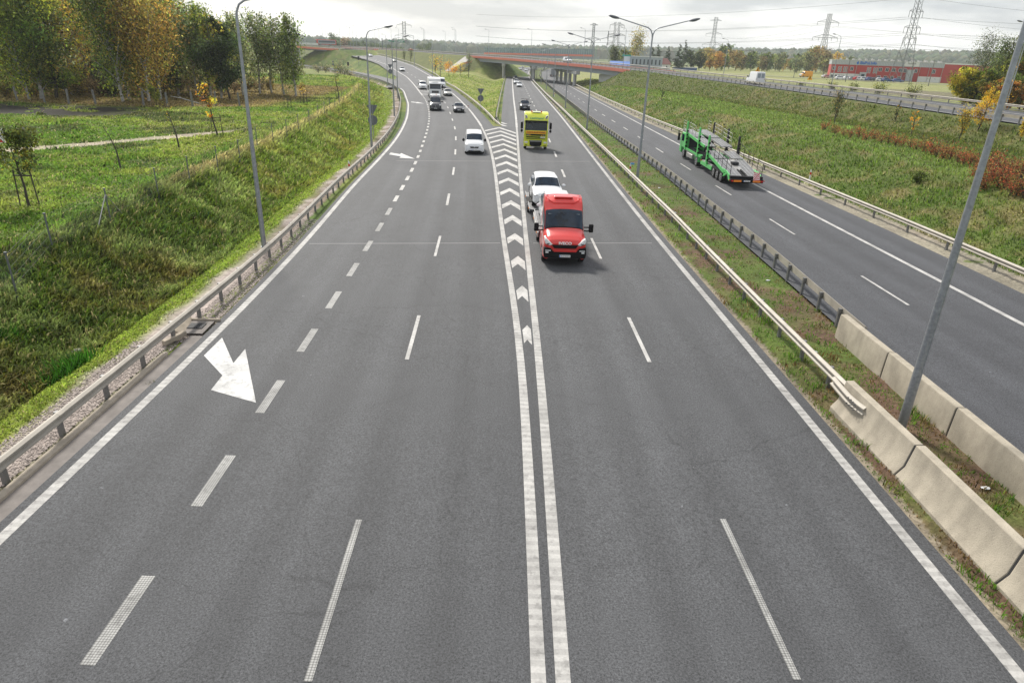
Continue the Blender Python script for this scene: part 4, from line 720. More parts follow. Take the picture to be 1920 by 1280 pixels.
# curved retaining wall with red coping left of the overpass
p0, p1, p2 = atY(846, 135, 322), atY(868, 121, 335), atY(889, 116.5, 344); r = empty('retaining_wall', p0, 0, 'dark retaining wall with red coping at the left end of the overpass', 'wall')
V0 = Vector(p0); m = MB()
for a, b in ((p0, p1), (p1, p2)):
    a = Vector(a) - V0; b = Vector(b) - V0; m.hexa([(a.x, a.y, -5), (b.x, b.y, -5), (b.x, b.y + .5, -5), (a.x, a.y + .5, -5), tuple(a), tuple(b), (b.x, b.y + .5, b.z), (a.x, a.y + .5, a.z)])
m.build('wall_face', MT['girder'], r)
m = MB()
for a, b in ((p0, p1), (p1, p2)):
    a = Vector(a) - V0; b = Vector(b) - V0; m.hexa([(a.x, a.y - .08, a.z), (b.x, b.y - .08, b.z), (b.x, b.y + .6, b.z), (a.x, a.y + .6, a.z), (a.x, a.y - .08, a.z + .75), (b.x, b.y - .08, b.z + .75), (b.x, b.y + .6, b.z + .75), (a.x, a.y + .6, a.z + .75)])
m.build('coping', MT['fascia'], r)
m = MB(); q0, q1, q2, q3 = [Vector(atY(*a)) - V0 for a in ((845, 134, 324), (868, 120.5, 337), (888, 107, 349), (872, 106, 352))]; m.add([q0, q1, q2, q3, q0 + Vector((-3, 4, 0)), q0 - Vector((0, 0, 1)), q2 - Vector((0, 0, 3))], [(0, 1, 2, 3, 4)]); m.build('paved_slope', MT['slopeconc'], r)
bridge(B2, B3, 'second overpass with red fascia far left behind the rising carriageway', [((B2 + B3) // 2, 2.0, (2, 13), .7)], g=.9)
_i1 = int(np.argmax(EN[:, 0] > -106.5)); EPn = -ENn
EP = EN.copy(); EP[:, :2] = EN[:, :2] - ENn * 6.0 if False else EN[:, :2] + ENn * -6.0
br3 = bridge(0, _i1, 'small overpass with red fascia behind the birches at the far left', [(max(1, _i1 - 5), 1.0, (1, 6, 11), .5)], P=EP, Nn=ENn, W=12, g=.5)
_s = 1 if Vector((-ENn[_i1, 1], ENn[_i1, 0], 0)).dot(Vector(EN[_i1 + 1] - EN[_i1])) > 0 else -1
abut(_i1, _s, br3, 1.6, P=EP, Nn=ENn, W=12)
# far bridge with the glass noise barrier
a, b = Vector(atY(908, 100.5, 520)), Vector(atY(1112, 105, 470)); d_ = (b - a); r = empty('noise_barrier', a, 0, 'long transparent noise barrier on a red edged bridge beyond the overpass', 'noise barrier')
n_ = Vector((-d_.y, d_.x, 0)).normalized(); ang = math.atan2(d_.y, d_.x); Ln = d_.length
m = MB(); M_ = Matrix.Rotation(ang, 4, 'Z') @ Matrix.Rotation(-math.asin(d_.z / Ln), 4, 'Y')
m.box(0, Ln, -.06, .06, .6, 3.9, M_); m.build('glass_panel', MT['noiseglass'], r)
m = MB(); m.box(0, Ln, -.4, .4, -.5, .6, M_); m.build('red_edge', MT['fascia'], r)
m = MB(); m.box(0, Ln, -.2, 9, -2.2, -.55, M_); m.build('bridge_beam', MT['girder'], r)
f_ = None
for i in range(53):
    if f_ is None: m = MB(); m.box(-.12, .12, -.15, .15, 0, 4.0); f_ = m.build('barrier_post', MT['noisepost'], r); o = f_
    else: o = f_.copy(); col.objects.link(o); o.parent = r
    o.location = M_ @ Vector((Ln * i / 52, 0, .5))

# ------------------------------------------------------------------ wire fence along the crest
fpx = [(20, 510), (95, 450), (205, 400), (296, 359), (355, 332), (408, 309), (449, 293), (482.5, 272.5), (512, 262), (538, 251), (560, 241), (580, 231), (597, 221), (609, 214), (619, 207.5), (628, 202.5), (637, 197), (644, 189), (651, 184), (657, 180), (664.5, 174), (672.5, 167.5), (680, 162.5)]
fp = [at(a, b, 1.0)[:2] for a, b in fpx]; fp = [(-20.2, 10), (-20.1, 15), (-20.1, 19.5)] + fp
fr_ = empty('wire_fence', (fp[0][0], fp[0][1], 0), 0, 'wire mesh fence on grey steel posts along the crest of the ditch slope', 'fence')
f_ = None
for i, (x, y) in enumerate(fp):
    z = zl(x, y)
    if f_ is None:
        m = MB(); m.tube((0, 0, -.3), (0, 0, 1.72), .035, n=8); m.box(-.045, .045, -.045, .045, 1.70, 1.76); f_ = m.build('fence_post', mat('fence post steel', (.13, .14, .15), .6, .3), fr_); o = f_
    else: o = f_.copy(); col.objects.link(o); o.parent = fr_
    o.location = (x - fp[0][0], y - fp[0][1], z)
# braces at the tripod post
ip = 5; x, y = fp[ip]; z = zl(x, y)
for s in (-1, 1):
    m = MB(); q = fp[ip + s]; dx, dy = q[0] - x, q[1] - y; l_ = math.hypot(dx, dy); ex, ey = x + dx / l_ * 1.5, y + dy / l_ * 1.5
    m.tube((x - fp[0][0], y - fp[0][1], z + 1.45), (ex - fp[0][0], ey - fp[0][1], zl(ex, ey) - .1), .025, n=6); m.build('brace', MT['galv'], fr_)
m = MB()
for k in (.15, .45, .8, 1.15, 1.5, 1.66):
    m.path([(x - fp[0][0], y - fp[0][1], zl(x, y) + k) for x, y in fp], .004 if k < 1.6 else .006, n=3)
m.build('wire', MT['post'], fr_)
m = MB(); rows = [[(x - fp[0][0], y - fp[0][1], zl(x, y) + h_) for h_ in (.03, 1.6)] for x, y in fp[:17]]; m.grid(rows, False)
mm = mat('wire mesh', (.34, .36, .33), .6, alpha=.06); m.build('wire_mesh', mm, fr_)
# old concrete posts under the birches
cp = None
for i, (px, py) in enumerate([(34, 193), (85, 196), (130, 197), (180, 197), (270, 200), (315, 203), (362, 203), (405, 200), (450, 202)]):
    x, y, _ = at(px, py, 1.0); m = None
    if cp is None: m = MB(); m.box(-.11, .11, -.09, .09, -.3, 1.75); m.prism([(-.11, 1.75), (.11, 1.75), (.06, 1.82), (-.06, 1.82)], 'y', -.09, .09); cp = m.build('concrete_post', MT['concpost'], bevel=.015); o = cp
    else: o = cp.copy(); col.objects.link(o)
    o.location = (x, y, zl(x, y)); o.rotation_euler = (R(rnd.uniform(-3, 3)), R(rnd.uniform(-4, 3)), rnd.uniform(0, 1))
    tag(o, ['first old concrete post at the left picture edge under the birches', 'old concrete post under the dark green birch, second from the edge', 'old concrete post behind the left end of the dark soil', 'old concrete post behind the middle of the dark soil', 'old concrete post beside the split birch trunk', 'old concrete post behind the yellow green sapling', 'old concrete post beside the fallen white branch', 'old concrete post behind the orange sapling', 'last old concrete post right of the orange sapling'][i], 'post', 'old concrete posts below the birches')
# ------------------------------------------------------------------ vehicles
# a vehicle's front is at local -Y (towards the camera when its heading is 0), wheels on z = 0
class Loft:
    """stations along y, each a half ring of (x, z) from sill to roof centre; S(u, v) is the mirrored surface"""
    def __init__(s, st): s.y = np.array([a for a, _ in st], float); s.r = np.array([b for _, b in st], float); s.nu = len(st) - 1; s.nv = s.r.shape[1] - 1
    def S(s, u, v, out=0.0):
        """v in 0..nv right half, nv..2nv mirrored left"""
        sg = 1
        if v > s.nv: v = 2 * s.nv - v; sg = -1
        i = min(int(u), s.nu - 1); t = u - i
        def ring(k, v):
            k = min(max(k, 0), s.nu); j = min(int(v), s.nv - 1); w_ = v - j; r = s.r[k]
            a, b = r[j], r[j + 1]; p0 = r[max(j - 1, 0)]; p3 = r[j + 2] if j + 2 <= s.nv else np.array([-b[0] if j + 1 == s.nv else b[0], b[1]])
            if j + 2 > s.nv: p3 = np.array([-r[s.nv - 1][0], r[s.nv - 1][1]])
            T = .75
            m0 = (b - p0) * .5 * T; m1 = (p3 - a) * .5 * T; w2, w3 = w_ * w_, w_ ** 3
            return (2 * w3 - 3 * w2 + 1) * a + (w3 - 2 * w2 + w_) * m0 + (-2 * w3 + 3 * w2) * b + (w3 - w2) * m1
        a, b = ring(i, v), ring(i + 1, v); p = a * (1 - t) + b * t; y = s.y[i] * (1 - t) + s.y[i + 1] * t
        return Vector((sg * p[0], y, p[1]))
    def P(s, u, v, out):
        p = s.S(u, v)
        if out:
            e = .05; du = s.S(min(u + e, s.nu), v) - s.S(max(u - e, 0), v); dv = s.S(u, min(v + e, 2 * s.nv)) - s.S(u, max(v - e, 0)); n = du.cross(dv)
            if n.length > 1e-9: n.normalize(); p = p + n * (out if n.dot(p - Vector((0, p.y, s.r[:, :, 1].mean()))) > 0 else -out)
        return p
    def body(s, mb, wheels=(), wr=.36, su=5, sv=3):
        U = [i / su for i in range(s.nu * su + 1)]; V = [j / sv for j in range(2 * s.nv * sv + 1)]
        rows = [[s.S(u, v) for v in V] for u in U]; nc = len(V); b = len(mb.v); vs_ = [p for r in rows for p in r]; fs_ = []
        for i in range(len(U) - 1):
            for j in range(nc - 1):
                c = (rows[i][j] + rows[i + 1][j + 1]) / 2
                if any(math.hypot(c.y - wy, c.z - wr) < wr + .06 for wy in wheels) and abs(c.x) > .4: continue
                fs_.append((i * nc + j, i * nc + j + 1, (i + 1) * nc + j + 1, (i + 1) * nc + j))
        fs_.append(tuple(range(nc))); fs_.append(tuple((len(U) - 1) * nc + j for j in range(nc)))
        mb.add(vs_, fs_, True)
    def panel(s, mb, u0, u1, v0, v1, out=.012, nu=6, nv=8, slant=0.0):
        rows = []
        for i in range(nu + 1):
            u = u0 + (u1 - u0) * i / nu; rows.append([s.P(u + slant * (j / nv), v0 + (v1 - v0) * j / nv, out) for j in range(nv + 1)])
        mb.grid(rows, True)
def wheel(parent, x, y, r=.33, w_=.22, rim='rim', dual=False):
    sgn = 1 if x > 0 else -1; m = MB(); m.tube((-w_ / 2, 0, 0), (w_ / 2, 0, 0), r, n=24); o = m.build('wheel', MT['tyre'], parent, bevel=.02); o.location = (x, y, r)
    m = MB(); m.tube((sgn * (w_ / 2 - .01), 0, 0), (sgn * (w_ / 2 + .008), 0, 0), r * .66, r * .62, n=20)
    m.build('rim', MT[rim], o)
    m = MB()
    for k in range(5):
        a = 2 * math.pi * k / 5; m.hexa([(sgn * (w_ / 2 + .009), r * q * math.cos(a + d), r * q * math.sin(a + d)) for q, d in ((.18, -.35), (.52, -.22), (.52, .22), (.18, .35))] + [(sgn * (w_ / 2 + .011), r * q * math.cos(a + d), r * q * math.sin(a + d)) for q, d in ((.18, -.35), (.52, -.22), (.52, .22), (.18, .35))])
    m.build('rim_opening', MT['black'], o)
    return o
def text(body, size, parent, loc, rot, material, name='lettering', depth=.004, align='CENTER', bold=0.0, sx=1.0, shear=0):
    c = bpy.data.curves.new(name, 'FONT'); c.body = body; c.size = size; c.extrude = depth; c.align_x = align; c.align_y = 'CENTER'; c.offset = bold; c.shear = shear; c.materials.append(material)
    t_ = bpy.data.objects.new('t', c); col.objects.link(t_); dg = bpy.context.evaluated_depsgraph_get(); me = bpy.data.meshes.new_from_object(t_.evaluated_get(dg)); bpy.data.objects.remove(t_); me.name = name
    o = link(name, me, parent); o.location = loc; o.rotation_euler = rot; o.scale = (sx, 1, 1); return o
FR = (R(90), 0, 0)
def plate(parent, y, z, txt, face=-1, tilt=0, x=0, w_=.52, h=.11):
    m = MB(); m.box(-w_ / 2, w_ / 2, -.01, .01, -h / 2, h / 2); o = m.build('number_plate', MT['plate'], parent, bevel=.004); o.location = (x, y, z); o.rotation_euler = (tilt, 0, 0 if face < 0 else math.pi)
    m = MB(); m.box(-w_ / 2 + .005, -w_ / 2 + .045, -.013, -.009, -h / 2 + .005, h / 2 - .005); m.build('plate_band', MT['plateblue'], o)
    if txt: text(txt, h * .85, o, (.02, -.0125, 0), FR, MT['black'], 'plate_text', .001, sx=.9)
    return o
def ring(wl, wb, wr, zl_, zb, zr_, crown=.03, sh=.07):
    zm = zl_ + (zb - zl_) * .5
    return [(wl * .86, zl_), (wl, zl_ + .10), (max(wl, wb) * 1.0, zm), (wb, zb), (wr + (wb - wr) * .12, zr_ - sh), (wr * .86, zr_ - .01), (wr * .45, zr_ + crown * .8), (0, zr_ + crown)]
def car(kind, name, label, paint_, cat='car', rear=False, plt=None, group=None, lights=True, skirt=None, hscale=1.0, roofcol=None, driver=False, grille=True):
    K = {   # length, half width, height, hood, stations: (t, half low, half belt, half roof, z low, z belt, z top)
     'sedan': (4.55, .90, 1.45, .33, [(0, .70, .70, .62, .35, .55, .60), (.02, .82, .80, .70, .22, .62, .68), (.07, .88, .86, .74, .20, .68, .78), (.24, .90, .88, .78, .20, .82, .93), (.27, .90, .88, .76, .20, .86, .97), (.40, .90, .88, .60, .20, .92, 1.40), (.46, .90, .88, .60, .20, .93, 1.45), (.66, .90, .88, .59, .20, .94, 1.44), (.72, .90, .87, .60, .20, .95, 1.40), (.87, .90, .85, .68, .20, .96, 1.06), (.97, .87, .83, .66, .24, .93, 1.02), (1.0, .78, .78, .60, .34, .84, .90)]),
     'hatch': (4.25, .89, 1.48, .3, [(0, .68, .68, .60, .36, .55, .60), (.02, .80, .79, .70, .22, .62, .69), (.07, .87, .85, .74, .20, .70, .80), (.23, .89, .87, .77, .20, .84, .95), (.26, .89, .87, .76, .20, .87, .99), (.40, .89, .87, .60, .20, .93, 1.42), (.48, .89, .87, .60, .20, .94, 1.48), (.78, .89, .86, .58, .20, .97, 1.46), (.86, .89, .85, .58, .20, .98, 1.38), (.96, .88, .82, .66, .22, .97, 1.02), (.985, .86, .80, .66, .26, .92, .97), (1.0, .80, .76, .6, .38, .80, .86)]),
     'suv': (4.6, .93, 1.68, .3, [(0, .72, .72, .64, .42, .70, .76), (.02, .84, .83, .74, .30, .80, .88), (.07, .90, .88, .78, .28, .88, 1.0), (.22, .93, .91, .80, .28, 1.0, 1.10), (.25, .93, .91, .80, .28, 1.02, 1.14), (.37, .93, .91, .66, .28, 1.08, 1.62), (.45, .93, .91, .66, .28, 1.09, 1.68), (.80, .93, .90, .64, .28, 1.12, 1.66), (.90, .93, .88, .63, .28, 1.14, 1.55), (.97, .91, .85, .72, .30, 1.12, 1.16), (.99, .88, .84, .70, .34, 1.05, 1.10), (1.0, .84, .8, .64, .45, .9, .96)]),
     'van': (4.75, .95, 1.92, .3, [(0, .78, .76, .66, .34, .72, .80), (.015, .88, .86, .74, .24, .86, .96), (.06, .93, .90, .78, .22, .96, 1.10), (.15, .95, .92, .80, .22, 1.06, 1.22), (.18, .95, .92, .80, .22, 1.08, 1.28), (.30, .95, .92, .74, .22, 1.12, 1.80), (.36, .95, .92, .74, .22, 1.12, 1.90), (.42, .95, .92, .74, .22, 1.12, 1.93), (.96, .95, .92, .74, .22, 1.12, 1.92), (.985, .94, .91, .72, .25, 1.12, 1.86), (1.0, .90, .88, .68, .32, 1.1, 1.76)]),
     'bigvan': (5.7, 1.0, 2.5, .3, [(0, .80, .78, .68, .36, .84, .92), (.015, .92, .88, .76, .26, .98, 1.08), (.05, .98, .94, .82, .24, 1.10, 1.24), (.12, 1.0, .97, .84, .24, 1.20, 1.40), (.14, 1.0, .97, .84, .24, 1.22, 1.46), (.24, 1.0, .97, .80, .24, 1.25, 2.15), (.29, 1.0, .97, .82, .24, 1.25, 2.38), (.36, 1.0, .97, .84, .24, 1.25, 2.50), (.96, 1.0, .97, .84, .24, 1.25, 2.50), (.985, .99, .96, .82, .27, 1.25, 2.45), (1.0, .95, .93, .78, .34, 1.2, 2.36)])}
    Ln, W, H_, _, st = K[kind]
    lo = Loft([(t * Ln - Ln / 2, ring(a, b, c, zl_, zb, zt * hscale if zt > 1.3 * (1 if kind in ('sedan', 'hatch') else 1.2) else zt)) for t, a, b, c, zl_, zb, zt in st])
    r = empty(name, (0, 0, 0), 0, label, cat, group)
    P_ = MT[paint_]; wr = {'sedan': .32, 'hatch': .31, 'suv': .37, 'van': .33, 'bigvan': .35}[kind]; wy = (-Ln / 2 + Ln * .19, Ln / 2 - Ln * (.19 if kind != 'bigvan' else .2))
    m = MB(); lo.body(m, wy, wr); m.build('body', P_, r, angle=28)
    m = MB(); m.box(-W * .80, W * .80, -Ln / 2 + .25, Ln / 2 - .2, .16, .58); m.build('underbody', MT['black'], r)
    nv = lo.nv; A = {'sedan': (4, 5, 6, 7, 8, 9), 'hatch': (4, 5, 6, 7, 8, 9), 'suv': (4, 5, 6, 7, 8, 9), 'van': (4, 5, 6, 8, 8, 9), 'bigvan': (4, 5, 6, 8, 8, 9)}[kind]
    m = MB(); lo.panel(m, 4.06, 5.0 if kind not in ('van', 'bigvan') else 5.05, 4.35, 2 * nv - 4.35, .014, 8, 16); ws = m.build('windscreen', MT['glass'], r)
    if kind not in ('van', 'bigvan') or rear:
        if kind in ('van', 'bigvan'): pass
        else: m = MB(); lo.panel(m, 8.12 if kind != 'sedan' else 8.08, 8.9, 4.4, 2 * nv - 4.4, .014, 6, 14); m.build('rear_window', MT['glass'], r)
    for sg in (0, 1):
        def sp(mb, u0, u1, v0, v1, **k): lo.panel(mb, u0, u1, *((v0, v1) if not sg else (2 * nv - v1, 2 * nv - v0)), **k)
        us = [(4.35, 5.9), (6.02, 7.0), (7.06, 7.9)] if kind in ('sedan', 'hatch', 'suv') else [(4.45, 6.0), (6.1, 7.3)]
        if kind == 'bigvan': us = [(4.4, 6.2)]
        for u0, u1 in us: m = MB(); sp(m, u0, u1, 3.12, 3.86, out=.010, nu=6, nv=4); m.build('side_window', MT['glass'], r)
        m = MB(); sp(m, 1.6, len(st) - 2.6, .02, .55, out=.012, nu=10, nv=3); m.build('side_sill', MT['black'] if kind in ('suv',) else P_, r)
    # front: bumper intake, grille, headlights, badge, mirrors
    yf = -Ln / 2; zb = st[2][5]
    m = MB(); m.box(-W * .62, W * .62, yf - .015, yf + .10, st[0][4] - .12, st[0][4] + .06); m.build('lower_intake', MT['black'], r, bevel=.02)
    if grille:
        gw = {'sedan': .50, 'hatch': .45, 'suv': .55, 'van': .46, 'bigvan': .62}[kind]; gz = st[0][6] - .04
        m = MB(); m.prism([(-gw, gz), (gw, gz), (gw * .78, gz - .15), (-gw * .78, gz - .15)], 'y', yf - .03, yf + .12); g_ = m.build('grille', MT['black'], r, bevel=.02)
        for k in range(2): m = MB(); m.box(-gw * .85, gw * .85, yf - .036, yf - .028, gz - .055 - k * .05, gz - .045 - k * .05); m.build('grille_bar', MT['chrome'], g_)
        m = MB(); m.ellipsoid((0, yf - .04, gz - .07), .07, .015, .07); m.build('badge', MT['chrome'], g_)
    for s in (-1, 1):
        m = MB(); hz = st[1][6] - .03; m.ellipsoid((s * W * .74, yf + .16, hz - .04), .19 if kind != 'suv' else .22, .17, .085, 12, 8); h_ = m.build('headlight', MT['headlight'], r); h_.rotation_euler = (0, 0, 0)
        m = MB(); m.box(s * W * .60 - .09, s * W * .60 + .09, yf + .01, yf + .06, st[0][4] + .0, st[0][4] + .06); m.build('fog_lamp', MT['headlight'], r, bevel=.01)
        mz = {'sedan': .98, 'hatch': 1.0, 'suv': 1.16, 'van': 1.25, 'bigvan': 1.55}[kind]; yy = lo.y[4] + .35
        m = MB(); m.ellipsoid((s * (W + .12), yy, mz), .13, .07, .09 if kind not in ('van', 'bigvan') else .15, 10, 6); m.build('wing_mirror', MT['black'] if kind in ('van', 'bigvan') else P_, r)
        m = MB(); m.box(s * W * .82 - .10, s * W * .82 + .10, Ln / 2 - .10, Ln / 2 + .0, st[-2][5] - .25, st[-2][5] - .02); m.build('tail_light', MT['taillight'], r, bevel=.02)
        for y in wy:
            wheel(r, s * (W - .12), y, wr)
            m = MB(); n = 14; o_ = [(y + (wr + .075) * math.cos(t), wr + (wr + .075) * math.sin(t)) for t in np.linspace(-.25, math.pi + .25, n)]; i_ = [(y + (wr + .02) * math.cos(t), wr + (wr + .02) * math.sin(t)) for t in np.linspace(-.25, math.pi + .25, n)]
            x0, x1 = s * (W - .16), s * (W + .012); m.grid([[(x0, a[0], a[1]), (x1, a[0], a[1]), (x1, b[0], b[1]), (x0, b[0], b[1])] for a, b in zip(i_, o_)], False, True)
            m.build('wheel_arch', MT['black'] if kind == 'suv' else P_, r)
    if plt: plate(r, yf - .03, st[0][4] + .10, plt)
    m = MB(); [m.tube((sx * .52 - .36, lo.y[4] + .02, lo.r[4][6][1] + .035), (sx * .52 + .05, lo.y[4] + .16, lo.r[4][6][1] + .10), .012, n=5) for sx in (0, 1)]; m.build('wiper', MT['black'], r)
    if rear: m = MB(); m.box(-W * .75, W * .75, Ln / 2 - .04, Ln / 2 + .012, .45, 1.05); m.build('rear_door_panel', MT[paint_], r, bevel=.01); plate(r, Ln / 2 + .03, .8, '', 1)
    r['L'] = Ln
    return r
def put(o, x, y, z, rz=0, cx=0): o.location = (x, y, z); o.rotation_euler = (0, 0, rz); return o
def on_road(px, py, zf, Ln, f, dz=0.0, back=False):
    """front wheels' ground point seen at (px,py); returns centre and heading along the lane line f"""
    x, y, z = at(px, py, zf); h = math.atan2(-(f(y + 3) - f(y - 3)), 6.0)
    return x - math.sin(h) * Ln / 2, y + math.cos(h) * Ln / 2, float(zf(y + Ln / 2)) + .004 + dz, h

# the red recovery truck with its sloping load bed
def red_truck():
    r = empty('recovery_truck', (0, 0, 0), 0, 'red recovery truck with black mirrors and a white car on its bed, leading the trailer', 'truck')
    W = 1.0; st = [(0, .86, .84, .70, .40, 1.0, 1.06), (.10, .98, .95, .84, .30, 1.12, 1.20), (.35, 1.01, .98, .88, .28, 1.20, 1.34), (.85, 1.02, .99, .90, .28, 1.27, 1.50), (.98, 1.02, .99, .90, .28, 1.28, 1.56), (1.50, 1.02, .99, .86, .28, 1.30, 2.28), (1.62, 1.02, .99, .88, .28, 1.30, 2.36), (1.95, 1.02, .99, .92, .28, 1.30, 2.66), (2.3, 1.02, .99, .92, .28, 1.30, 2.80), (2.75, 1.02, .99, .92, .28, 1.30, 2.82), (2.86, 1.00, .97, .88, .30, 1.30, 2.76)]
    lo = Loft([(t, ring(a, b, c, d, e, f, .04, .10)) for t, a, b, c, d, e, f in st]); nv = lo.nv
    m = MB(); lo.body(m, (.95,), .37); cab = m.build('cab', MT['red'], r, angle=28)
    m = MB(); lo.panel(m, 4.05, 5.35, 4.1, 2 * nv - 4.1, .014, 10, 18); ws = m.build('windscreen', MT['glass'], r)
    m = MB(); lo.panel(m, 4.0, 5.5, 4.02, 2 * nv - 4.02, .006, 10, 18); m.build('windscreen_surround', MT['black'], r)
    for s in (-1, 1):
        m = MB(); p0 = lo.S(5.15, nv - .1 + s * 1.4); m.box(s * .48 - .27, s * .48 + .27, 1.30, 1.33, 2.10, 2.17); sv_ = m.build('sun_visor', mat('pale visor', (.35, .42, .45), .4), ws); sv_.location = (0, .09, -.0)
        v0, v1 = (3.12, 3.82) if s > 0 else (2 * nv - 3.82, 2 * nv - 3.12)
        m = MB(); lo.panel(m, 4.3, 7.6, v0, v1, .012, 8, 4); m.build('side_window', MT['glass'], r)
    # bumper, grille, lamps
    m = MB(); m.prism([(-.96, .42), (.96, .42), (1.0, .60), (.98, .92), (.66, .86), (.55, .70), (-.55, .70), (-.66, .86), (-.98, .92), (-1.0, .60)], 'y', -.14, .25); m.build('bumper', MT['black'], r, bevel=.03)
    m = MB(); m.prism([(-.62, 1.02), (-.50, .86), (.50, .86), (.62, 1.02)], 'y', -.07, .1); m.build('grille', MT['black'], r, bevel=.02)
    m = MB(); m.prism([(-.56, .80), (-.52, .72), (.52, .72), (.56, .80)], 'y', -.155, .1); m.build('bumper_strip', MT['red'], r, bevel=.01)
    text('IVECO', .17, r, (0, -.018, 1.095), (R(72), 0, 0), MT['plate'], 'lettering', .006, bold=.006, sx=1.25)
    plate(r, -.165, .53, 'WZY 83KN')
    for s in (-1, 1):
        m = MB(); m.prism([(s * .58, 1.04), (s * .93, 1.34), (s * .98, 1.22), (s * .92, 1.06), (s * .70, .98)], 'y', -.05, .22); h = m.build('headlight', MT['headlight'], r, bevel=.03)
        m = MB(); m.ellipsoid((s * .80, -.055, 1.10), .08, .02, .06); m.build('lamp_unit', MT['chrome'], h)
        m = MB(); m.box(s * .80 - .13, s * .80 + .13, -.158, -.13, .76, .80).box(s * .84 - .07, s * .84 + .07, -.158, -.13, .66, .72); m.build('fog_lamp', MT['headlight'], r, bevel=.008)
        m = MB(); m.path([(s * 1.0, 1.35, 1.55), (s * 1.16, 1.22, 1.58), (s * 1.27, 1.15, 1.6)], .03, 6).path([(s * 1.0, 1.35, 1.38), (s * 1.16, 1.22, 1.40), (s * 1.27, 1.15, 1.45)], .03, 6); m.build('mirror_arm', MT['black'], r)
        m = MB(); m.box(s * 1.31 - .11, s * 1.31 + .11, 1.06, 1.22, 1.36, 1.76); m.build('wing_mirror', MT['black'], r, bevel=.05)
        wheel(r, s * .90, .95, .37, .24); wheel(r, s * .88, 4.7, .37, .40)
        m = MB(); m.tube((s * .80, 2.2, 2.86), (s * .80, 2.24, 2.86), .03, n=6); m.build('marker_lamp', MT['black'], r)
    # roof fairing ribs
    m = MB(); m.path([(-.74, 2.5, 2.86), (-.72, 1.95, 2.71), (-.50, 1.80, 2.62), (.50, 1.80, 2.62), (.72, 1.95, 2.71), (.74, 2.5, 2.86)], .022, 6); m.build('roof_rib', MT['red'], r)
    m = MB(); m.box(-.45, .45, 2.05, 2.35, 2.77, 2.85); m.build('roof_panel', MT['red'], r, bevel=.03)
    m = MB(); [m.path([(x, 1.02, 1.60), (x + .5, 1.10, 1.70)], .014, 5) for x in (-.72, .02)]; m.build('wiper', MT['black'], r)
    # chassis, bed
    m = MB(); m.box(-.42, -.30, 1.5, 7.6, .55, .78).box(.30, .42, 1.5, 7.6, .55, .78).box(-.9, .9, 2.8, 3.0, .5, .9); m.build('chassis', MT['darksteel'], r)
    for s in (-1, 1):
        m = MB(); x = s * .78
        for k in range(22): m.box(x - .26, x + .26, 3.1 + k * .215, 3.1 + k * .215 + .12, .86, .90)
        m.box(x - .30, x - .26, 3.0, 7.8, .80, .95).box(x + .26, x + .30, 3.0, 7.8, .80, .95); m.build('bed_ramp', MT['steel'], r)
        m = MB(); m.box(s * 1.10 - .03, s * 1.10 + .03, 3.1, 7.8, .55, .80); m.build('side_guard', MT['galv'], r)
        for k in range(3): m = MB(); m.box(s * 1.12, s * 1.16, 3.6 + k * 1.6, 3.7 + k * 1.6, .62, .70); m.build('side_marker', MT['taillight'] if k % 2 else MT['orange'], r)
    m = MB(); m.box(-1.05, 1.05, 7.7, 7.85, .5, .72); m.build('tail_bar', MT['darksteel'], r)
    return r
def trailer():
    r = empty('car_trailer', (0, 0, 0), 0, 'steel two axle car trailer carrying the white SUV behind the red truck', 'trailer')
    for s in (-1, 1):
        m = MB(); x = s * .80
        for k in range(25): m.box(x - .27, x + .27, k * .21, k * .21 + .12, .62, .66)
        m.box(x - .31, x - .27, -.1, 5.3, .55, .72).box(x + .27, x + .31, -.1, 5.3, .55, .72); m.build('ramp_track', MT['steel'], r)
        for y in (2.3, 3.1): wheel(r, s * 1.02, y, .30, .2)
        m = MB(); m.prism([(1.85, .62), (2.05, .74), (3.35, .74), (3.55, .62), (3.45, .58), (3.3, .68), (2.1, .68), (1.95, .58)], 'x', s * .90, s * 1.16); m.build('mudguard', MT['black'], r)
        for k in range(2): m = MB(); m.box(s * 1.11, s * 1.15, .5 + k * 3.6, .6 + k * 3.6, .56, .64); m.build('side_marker', MT['orange'], r)
    m = MB(); m.path([(0, -1.6, .5), (-.6, -.1, .5), (-.6, 5.2, .5)], .05, 6).path([(0, -1.6, .5), (.6, -.1, .5), (.6, 5.2, .5)], .05, 6).box(-1.1, 1.1, 5.2, 5.32, .42, .62); m.build('drawbar_frame', MT['darksteel'], r)
    m = MB(); m.box(-1.08, -.85, 5.32, 5.35, .46, .58).box(.85, 1.08, 5.32, 5.35, .46, .58); m.build('tail_light', MT['taillight'], r)
    return r
hx = lambda y: float(xBR(y) - 5.6)
x, y, z = at(1057, 499, zr); head = math.atan2(-(hx(y + 6) - hx(y)), 6.0)
def along(s, side=0.0, dz=0.0): return (x - math.sin(head) * s + math.cos(head) * side, y + math.cos(head) * s + math.sin(head) * side, float(zr(y + s)) + dz)
put(red_truck(), *along(0), head + R(.5))
c1 = car('hatch', 'white_car', 'white hatchback loaded right behind the cab of the red recovery truck', 'white', plt=None); put(c1, *along(5.35, -.05, .90), head)
tr = trailer(); put(tr, *along(9.4, -.25), head + R(1.2))
c2 = car('suv', 'white_suv', 'white SUV with dark windscreen riding on the steel trailer', 'white', 'SUV', hscale=.97); put(c2, *along(11.9, -.3, .66), head + R(1.2))

